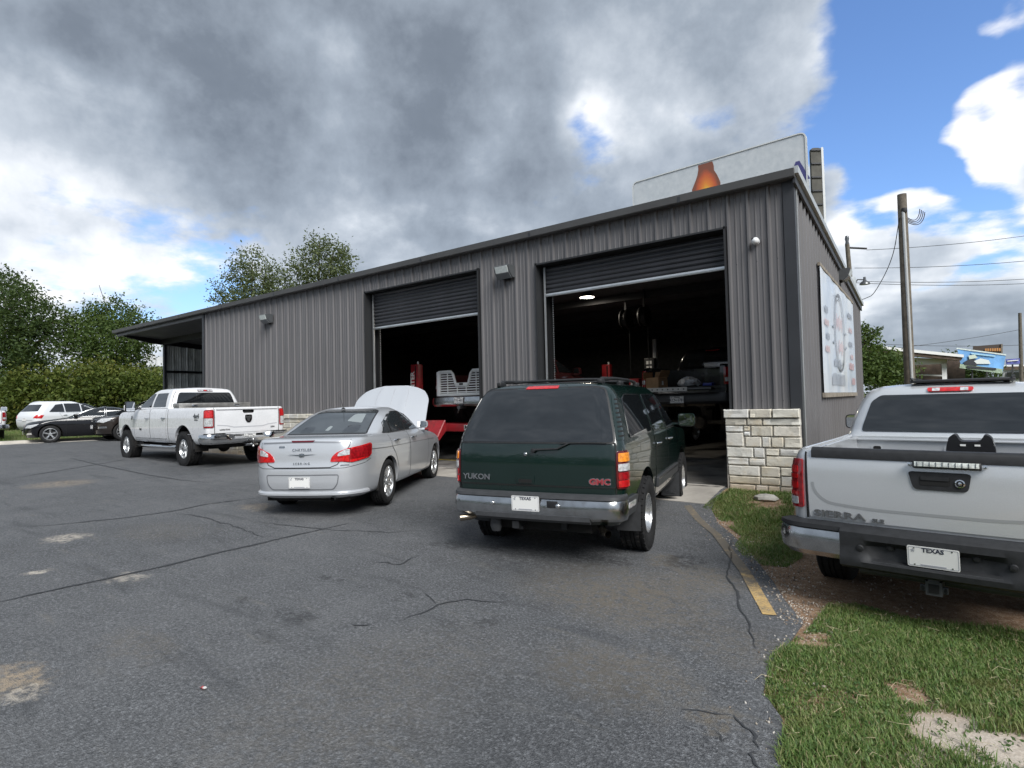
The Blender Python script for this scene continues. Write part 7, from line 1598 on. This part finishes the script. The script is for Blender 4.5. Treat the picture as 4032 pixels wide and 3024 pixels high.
sw = thing('far_shed', 'white shed wall glimpsed behind the hedge near the canopy post', 'shed', (0, 0, 0)); lq('wall', [(296, 790), (345, 770), (345, 840), (296, 840)], 75, 6, pmat('pale_siding', (.62, .63, .63), .7), sw); lq('vent_stack', [(312, 766), (318, 765), (318, 792), (312, 792)], 74, 1, pmat('pale_siding', (.62, .63, .63), .7), sw)
# ------------------------------------------------------------------ inside the bays
RED = pmat('lift_red', (.33, .018, .024), .42, spec=.5, var=.2, vscale=4, dirt=(.14, .02, .02), dscale=3)
lp = thing('bay_lamp', 'lit round ceiling lamp just inside the right bay', 'lamp', tuple(on(1268, 641, 2, 4.30)))
m = MB(); m.lathe([(.0, .10), (.10, .09), (.20, .0), (.205, -.02), (.19, -.02)], 24); m.build('shade', DALLOY, lp, 40)
m = MB(); m.lathe([(.19, -.015), (.1, -.03), (0, -.034)], 24); m.build('lit_disc', pmat('lamp_glow', (1, .95, .85), .4, emit=(1, .90, .74), estr=9.), lp, 60)
ll = bpy.data.lights.new('bay_lamp_light', 'AREA'); ll.shape = 'DISK'; ll.size = .34; ll.energy = 9; ll.color = (1, .9, .75); lo = bpy.data.objects.new('bay_lamp_light', ll); col.objects.link(lo); lo.parent = lp; lo.location = (0, 0, -.05)
# black pickup, tailgate down, up on stands
v, b = plain_pickup('black_pickup', 'black lifted pickup with its tailgate down standing in the right bay', -4.30, 13.35, 0, .86, BLKP, opened=True, bumper=pmat('black_bumper', (.02, .02, .022), .35, metal=.3))
for xx in (0, 3.6):
    for sg in (1, -1): wheel(v, (xx, sg*.86, .06), sg, .45, .30, .22, 'off6', DALLOY)
m = MB(); m.tube([(0, -.8, .06), (0, .8, .06)], .05, 8); m.lathe([(0, -.2), (.13, -.14), (.17, 0), (.13, .14), (0, .2)], 14, lambda x, y, a: (a, x+.02, .06+y)); m.build('rear_axle', pmat('rusty_axle', (.10, .075, .05), .8, var=.4), v, 40)
m = MB(); m.box((-1.05, 0, .50), (.08, 1.3, .10)); m.box((-1.15, 0, .48), (.2, .08, .08)); m.build('tow_hitch', pmat('rusty_axle', (.10, .075, .05), .8, var=.4), v, 20)
m = MB(); m.box((-1.40, 0, .815), (.52, 1.50, .05), None, .012); tgx = m.build('tailgate', BLKP, v, 30)
m = MB(); m.box((-1.40, 0, .846), (.48, 1.40, .008)); m.build('tailgate_liner', pmat('bed_liner', (.035, .036, .038), .7), tgx, 0)
m = MB(); m.box((-1.664, .22, .82), (.012, .95, .085)); lv = m.build('work_bench_strip', pmat('pale_strip', (.50, .49, .46), .6), tgx, 0)
for k in range(8): m = MB(); m.lathe([(0, .006), (.014, .005), (.016, 0)], 10, lambda x, y, a: (-1.671-a, .62-k*.115+x, .82+y)); m.build('strip_hole', GAP, lv, 30)
plate(v, frame((-1.305, .10, .60), (0, -1, 0), (0, 0, 1)), 'KCN-5781')
m = MB(); m.box((.70, -.40, 1.40), (.25, .95, .10), None, .01); m.build('bed_strip', pmat('silver_strip', (.55, .56, .58), .35, metal=.5), v, 30)
W = Matrix.Translation(v.location) @ Matrix.Rotation(v.rotation_euler[2], 4, 'Z')
def inb(p): return tuple(W @ Vector(p))
CARD = pmat('cardboard', (.34, .20, .10), .85, var=.15, vscale=5)
bx = thing('cardboard_box', 'open brown cardboard box on the lowered black tailgate', 'box', inb((-1.36, .52, .851)), R(84)); 
m = MB(); m.box((0, 0, .12), (.42, .30, .24)); m.build('carton', CARD, bx, 0)
for sg, a in ((1, .5), (-1, .9)): m = MB(); m.box((0, sg*(.15+.07*math.cos(a)), .24+.13*math.sin(a)*.8), (.42, .16, .006), Matrix.Rotation(sg*(math.pi/2-a)*1.0+sg*.5, 3, 'X')); m.build('flap', CARD, bx, 0)
m = MB(); m.box((.215, 0, .30), (.006, .30, .16), Matrix.Rotation(.35, 3, 'Y')); m.build('flap', CARD, bx, 0)
m = MB(); m.box((-.02, -.152, .12), (.07, .004, .09)); m.build('paper_label', PLATE, bx, 0)
bg = thing('plastic_bag', 'crumpled white plastic bag in the black pickup bed', 'bag', inb((-1.05, -.10, .885)))
rng = np.random.default_rng(9); m = MB(); m.lathe([(0, 0), (.16, .01), (.20, .06), (.16, .14), (.08, .19), (0, .20)], 14); m.v = [(x*1.3+rng.normal()*.02, y+rng.normal()*.02, max(0, z+rng.normal()*.015)) for x, y, z in m.v]; m.build('bag_skin', pmat('bag_white', (.50, .51, .52), .4, var=.4, vscale=15), bg, 20, .005)
bt = thing('blue_tray', 'blue plastic tray beside the bag in the black pickup bed', 'tray', inb((-.95, -.50, .885))); m = MB(); m.box((0, 0, .03), (.2, .3, .06), None, .01); m.build('tray_body', pmat('blue_plastic', (.02, .04, .28), .4), bt, 30)
# alignment lift with another pickup on it, in the left bay
lf = thing('alignment_lift', 'red four-post alignment lift carrying the truck in the left bay', 'lift', (-9.6, 10.4, .035))
def lfb(name, c, d, mat=RED, bev=.01, parent=lf): m = MB(); m.box(c, d, None, bev); return m.build(name, mat, parent, 25)
lfb('runway', (-.85, 3.0, .86), (.52, 5.6, .16)); lfb('runway', (.85, 3.0, .86), (.52, 5.6, .16)); lfb('crossbeam', (0, .18, .86), (2.95, .16, .19))
cr = lfb('crossbeam', (0, 5.7, .86), (2.95, .16, .19))
lfb('scale_label', (.52, .095, .87), (.16, .006, .11), PLATE, 0); lfb('scale_mark', (.48, .091, .87), (.05, .004, .09), GAP, 0)
for x, y in ((-1.62, .55), (1.62, .55), (-1.62, 5.5), (1.62, 5.5)):
    pc = lfb('column', (x, y, 1.27), (.26, .20, 2.54)); lfb('column_groove', (x+.05, y-.102, 1.3), (.04, .006, 2.4), GAP, 0, pc)
    if x < 0 and y < 1: text('column_lettering', 'HUNTER', .20, frame((x-.06, y-.104, 1.95), (0, 0, 1), (-1, 0, 0)), PLATE, pc, ext=.001, bold=.006)
    m = MB(); m.tube([(x+.05, y, 2.5), (x+.05, y, 2.62)], .025, 8); m.build('column_cap', PLATE, pc, 40)
m = MB(); m.add([(-.64, -.12, 1.05), (-.02, -.12, 1.05), (-.10, -.52, .34), (-.64, -.52, .34), (-.64, -.10, 1.03), (-.02, -.10, 1.03), (-.10, -.50, .32), (-.64, -.50, .32)], [(0, 1, 2, 3), (4, 7, 6, 5), (0, 4, 5, 1), (1, 5, 6, 2), (2, 6, 7, 3), (3, 7, 4, 0)]); m.build('approach_ramp', RED, lf, 0)
m = MB(); m.add([(-.015, -.12, 1.05), (-.095, -.52, .34), (-.02, -.08, .80), (.005, -.10, 1.05), (-.075, -.50, .34), (.0, -.06, .80)], [(0, 1, 2), (3, 5, 4), (0, 3, 4, 1), (1, 4, 5, 2), (2, 5, 3, 0)]); m.build('ramp_cheek', RED, lf, 0)
v, b = plain_pickup('lifted_truck', 'dark pickup with a louvred white tailgate up on the red lift', -9.55, 12.05, 0, .92, pmat('maroon_paint', (.05, .012, .014), .3, coat=1.), opened=True, bumper=DCHROME)
for xx in (0, 3.6):
    for sg in (1, -1): wheel(v, (xx, sg*.85, .39), sg, .39, .27, .22, 'road5', DALLOY)
TW = pmat('tailgate_white', (.70, .71, .71), .35, coat=.3)
gt = empty('louvred_tailgate', (-1.16, 0, 0), 0, v)
def gtb(name, c, d): m = MB(); m.box(c, d, None, .006); return m.build(name, TW, gt, 25)
gtb('lower_rail', (0, 0, .80), (.05, 1.66, .07)); 
for sg in (1, -1):
    gtb('end_post', (0, sg*.80, 1.09), (.06, .11, .64)); gtb('upper_rail', (0, sg*.58, 1.40), (.05, .44, .06))
    m = MB(); m.tube([(0, sg*.38, 1.40), (0, sg*.30, 1.33), (0, sg*.22, 1.08), (0, sg*.17, 1.05)], .034, 8); m.build('v_rail', TW, gt, 40)
    gtb('mullion', (-.01, sg*.48, 1.09), (.03, .02, .56)); gtb('mullion', (-.01, sg*.15, .92), (.03, .02, .22))
gtb('centre_rail', (0, 0, 1.05), (.06, .42, .09)); lfb('centre_emblem', (-.035, 0, 1.06), (.012, .12, .045), GAP, 0, gt)
for k in range(9):
    z = .86+k*.062
    if z < 1.02:
        m = MB(); m.box((0, 0, z), (.012, 1.58, .026), Matrix.Rotation(.35, 3, 'Y')); m.build('louvre', TW, gt, 0)
    else:
        wl = .75-(.24+.10*max(0, (z-1.05)/.35))
        for sg in (1, -1): m = MB(); m.box((0, sg*(.75-wl/2), z), (.012, wl, .026), Matrix.Rotation(.35, 3, 'Y')); m.build('louvre', TW, gt, 0)
plate(v, frame((-1.30, .0, .655), (0, -1, 0), (0, 0, 1)), 'TYK-4451')
m = MB(); m.box((-1.18, 0, .47), (.25, .10, .07)); m.tube([(-1.28, 0, .50), (-1.30, 0, .40), (-1.27, .06, .33)], .018, 6); m.build('tow_hitch', DALLOY, v, 30)
bn2 = thing('blue_bin', 'blue bin standing on the floor under the red lift', 'bin', (-9.25, 11.5, .035)); m = MB(); m.prism(rpoly([(-.2, -.16), (.2, -.16), (.2, .16), (-.2, .16)], .04, 3), lambda u, w_, t: (u, w_, t), 0, .5); m.build('bin_body', pmat('blue_plastic', (.02, .04, .28), .4), bn2, 30)
js = thing('jack_stand', 'pale jack stand on the floor under the red lift beside the blue bin', 'jack stand', (-8.80, 11.5, .035)); m = MB(); m.tube([(0, 0, .1), (0, 0, .55)], .04, 8)
for a in range(4): m.tube([(0, 0, .42), (.14*math.cos(a*1.57+.78), .14*math.sin(a*1.57+.78), 0)], .018, 6)
m.build('stand_frame', pmat('stand_pale', (.42, .43, .44), .5), js, 30)
m = MB(); m.box((-9.2, 10.9, .0375), (3.4, .10, .006)); tag(m.build('floor_marking', pmat('floor_yellow', (.38, .28, .03), .7, var=.3), None, 0), kind='structure')
# dark van at the left of the right bay, lift post, hose reels
v = parked('black_van', 'black van with small white sign writing at the side of the right bay', 'van', 'suv', -7.3, 15.2, -8, BLKP, .035, 2.0)
for k in range(4):
    for j in range(9-k): m = MB(); m.box((-1.075, .62-j*.055, 1.42-k*.13), (.006, .035, .03)); m.build('sign_writing', PLATE, v, 0)
lpst = thing('lift_post', 'slim pale lift post rising beside the black pickup', 'lift post', (-6.05, 15.0, .035)); m = MB(); m.box((0, 0, 1.55), (.10, .10, 3.1), None, .01); m.build('post_body', pmat('post_pale', (.45, .46, .47), .4), lpst, 30); m = MB(); m.box((-.10, -.12, 2.3), (.30, .18, .55), None, .02); pb = m.build('control_box', BLACK, lpst, 30)
for k in range(3): m = MB(); m.box((-.10, -.212, 2.45-k*.14), (.16, .006, .09)); m.build('control_label', PLATE, pb, 0)
rc = thing('red_lift_column', 'short red lift column beside the cardboard box', 'lift column', (-6.3, 14.2, .035)); m = MB(); m.box((0, 0, 1.0), (.28, .24, 2.0), None, .02); m.build('column_body', RED, rc, 30); m = MB(); m.box((-.06, -.122, 1.8), (.05, .005, .25)); m.build('column_label', PLATE, rc, 0)
for i, (u, v_, d, lb) in enumerate(((1352, 690, 15.5, 'dark hose reel hanging nearer the lamp in the right bay'), (1392, 684, 15.0, 'dark square hose reel hanging further from the lamp in the right bay'))):
    p = at(u, v_, d); hr = thing('hose_reel', lb, 'hose reel', tuple(p), 0, 'hose reels under the bay ceiling'); m = MB(); m.lathe([(0, -.10), (.26, -.10), (.28, -.06), (.22, -.05), (.22, .05), (.28, .06), (.26, .10), (0, .10)], 20, lambda x, y, a: (a, x, y)); m.build('drum', BLACK, hr, 40)
    zc = roofz(p[1])-.25-p[2]; m = MB(); m.box((0, 0, zc/2+.1), (.05, .05, zc)); m.build('hanger', BLACK, hr, 0); m = MB(); m.tube([(0, .2, 0), (0, .22, -1.5)], .012, 6); m.build('hose', BLACK, hr, 40)
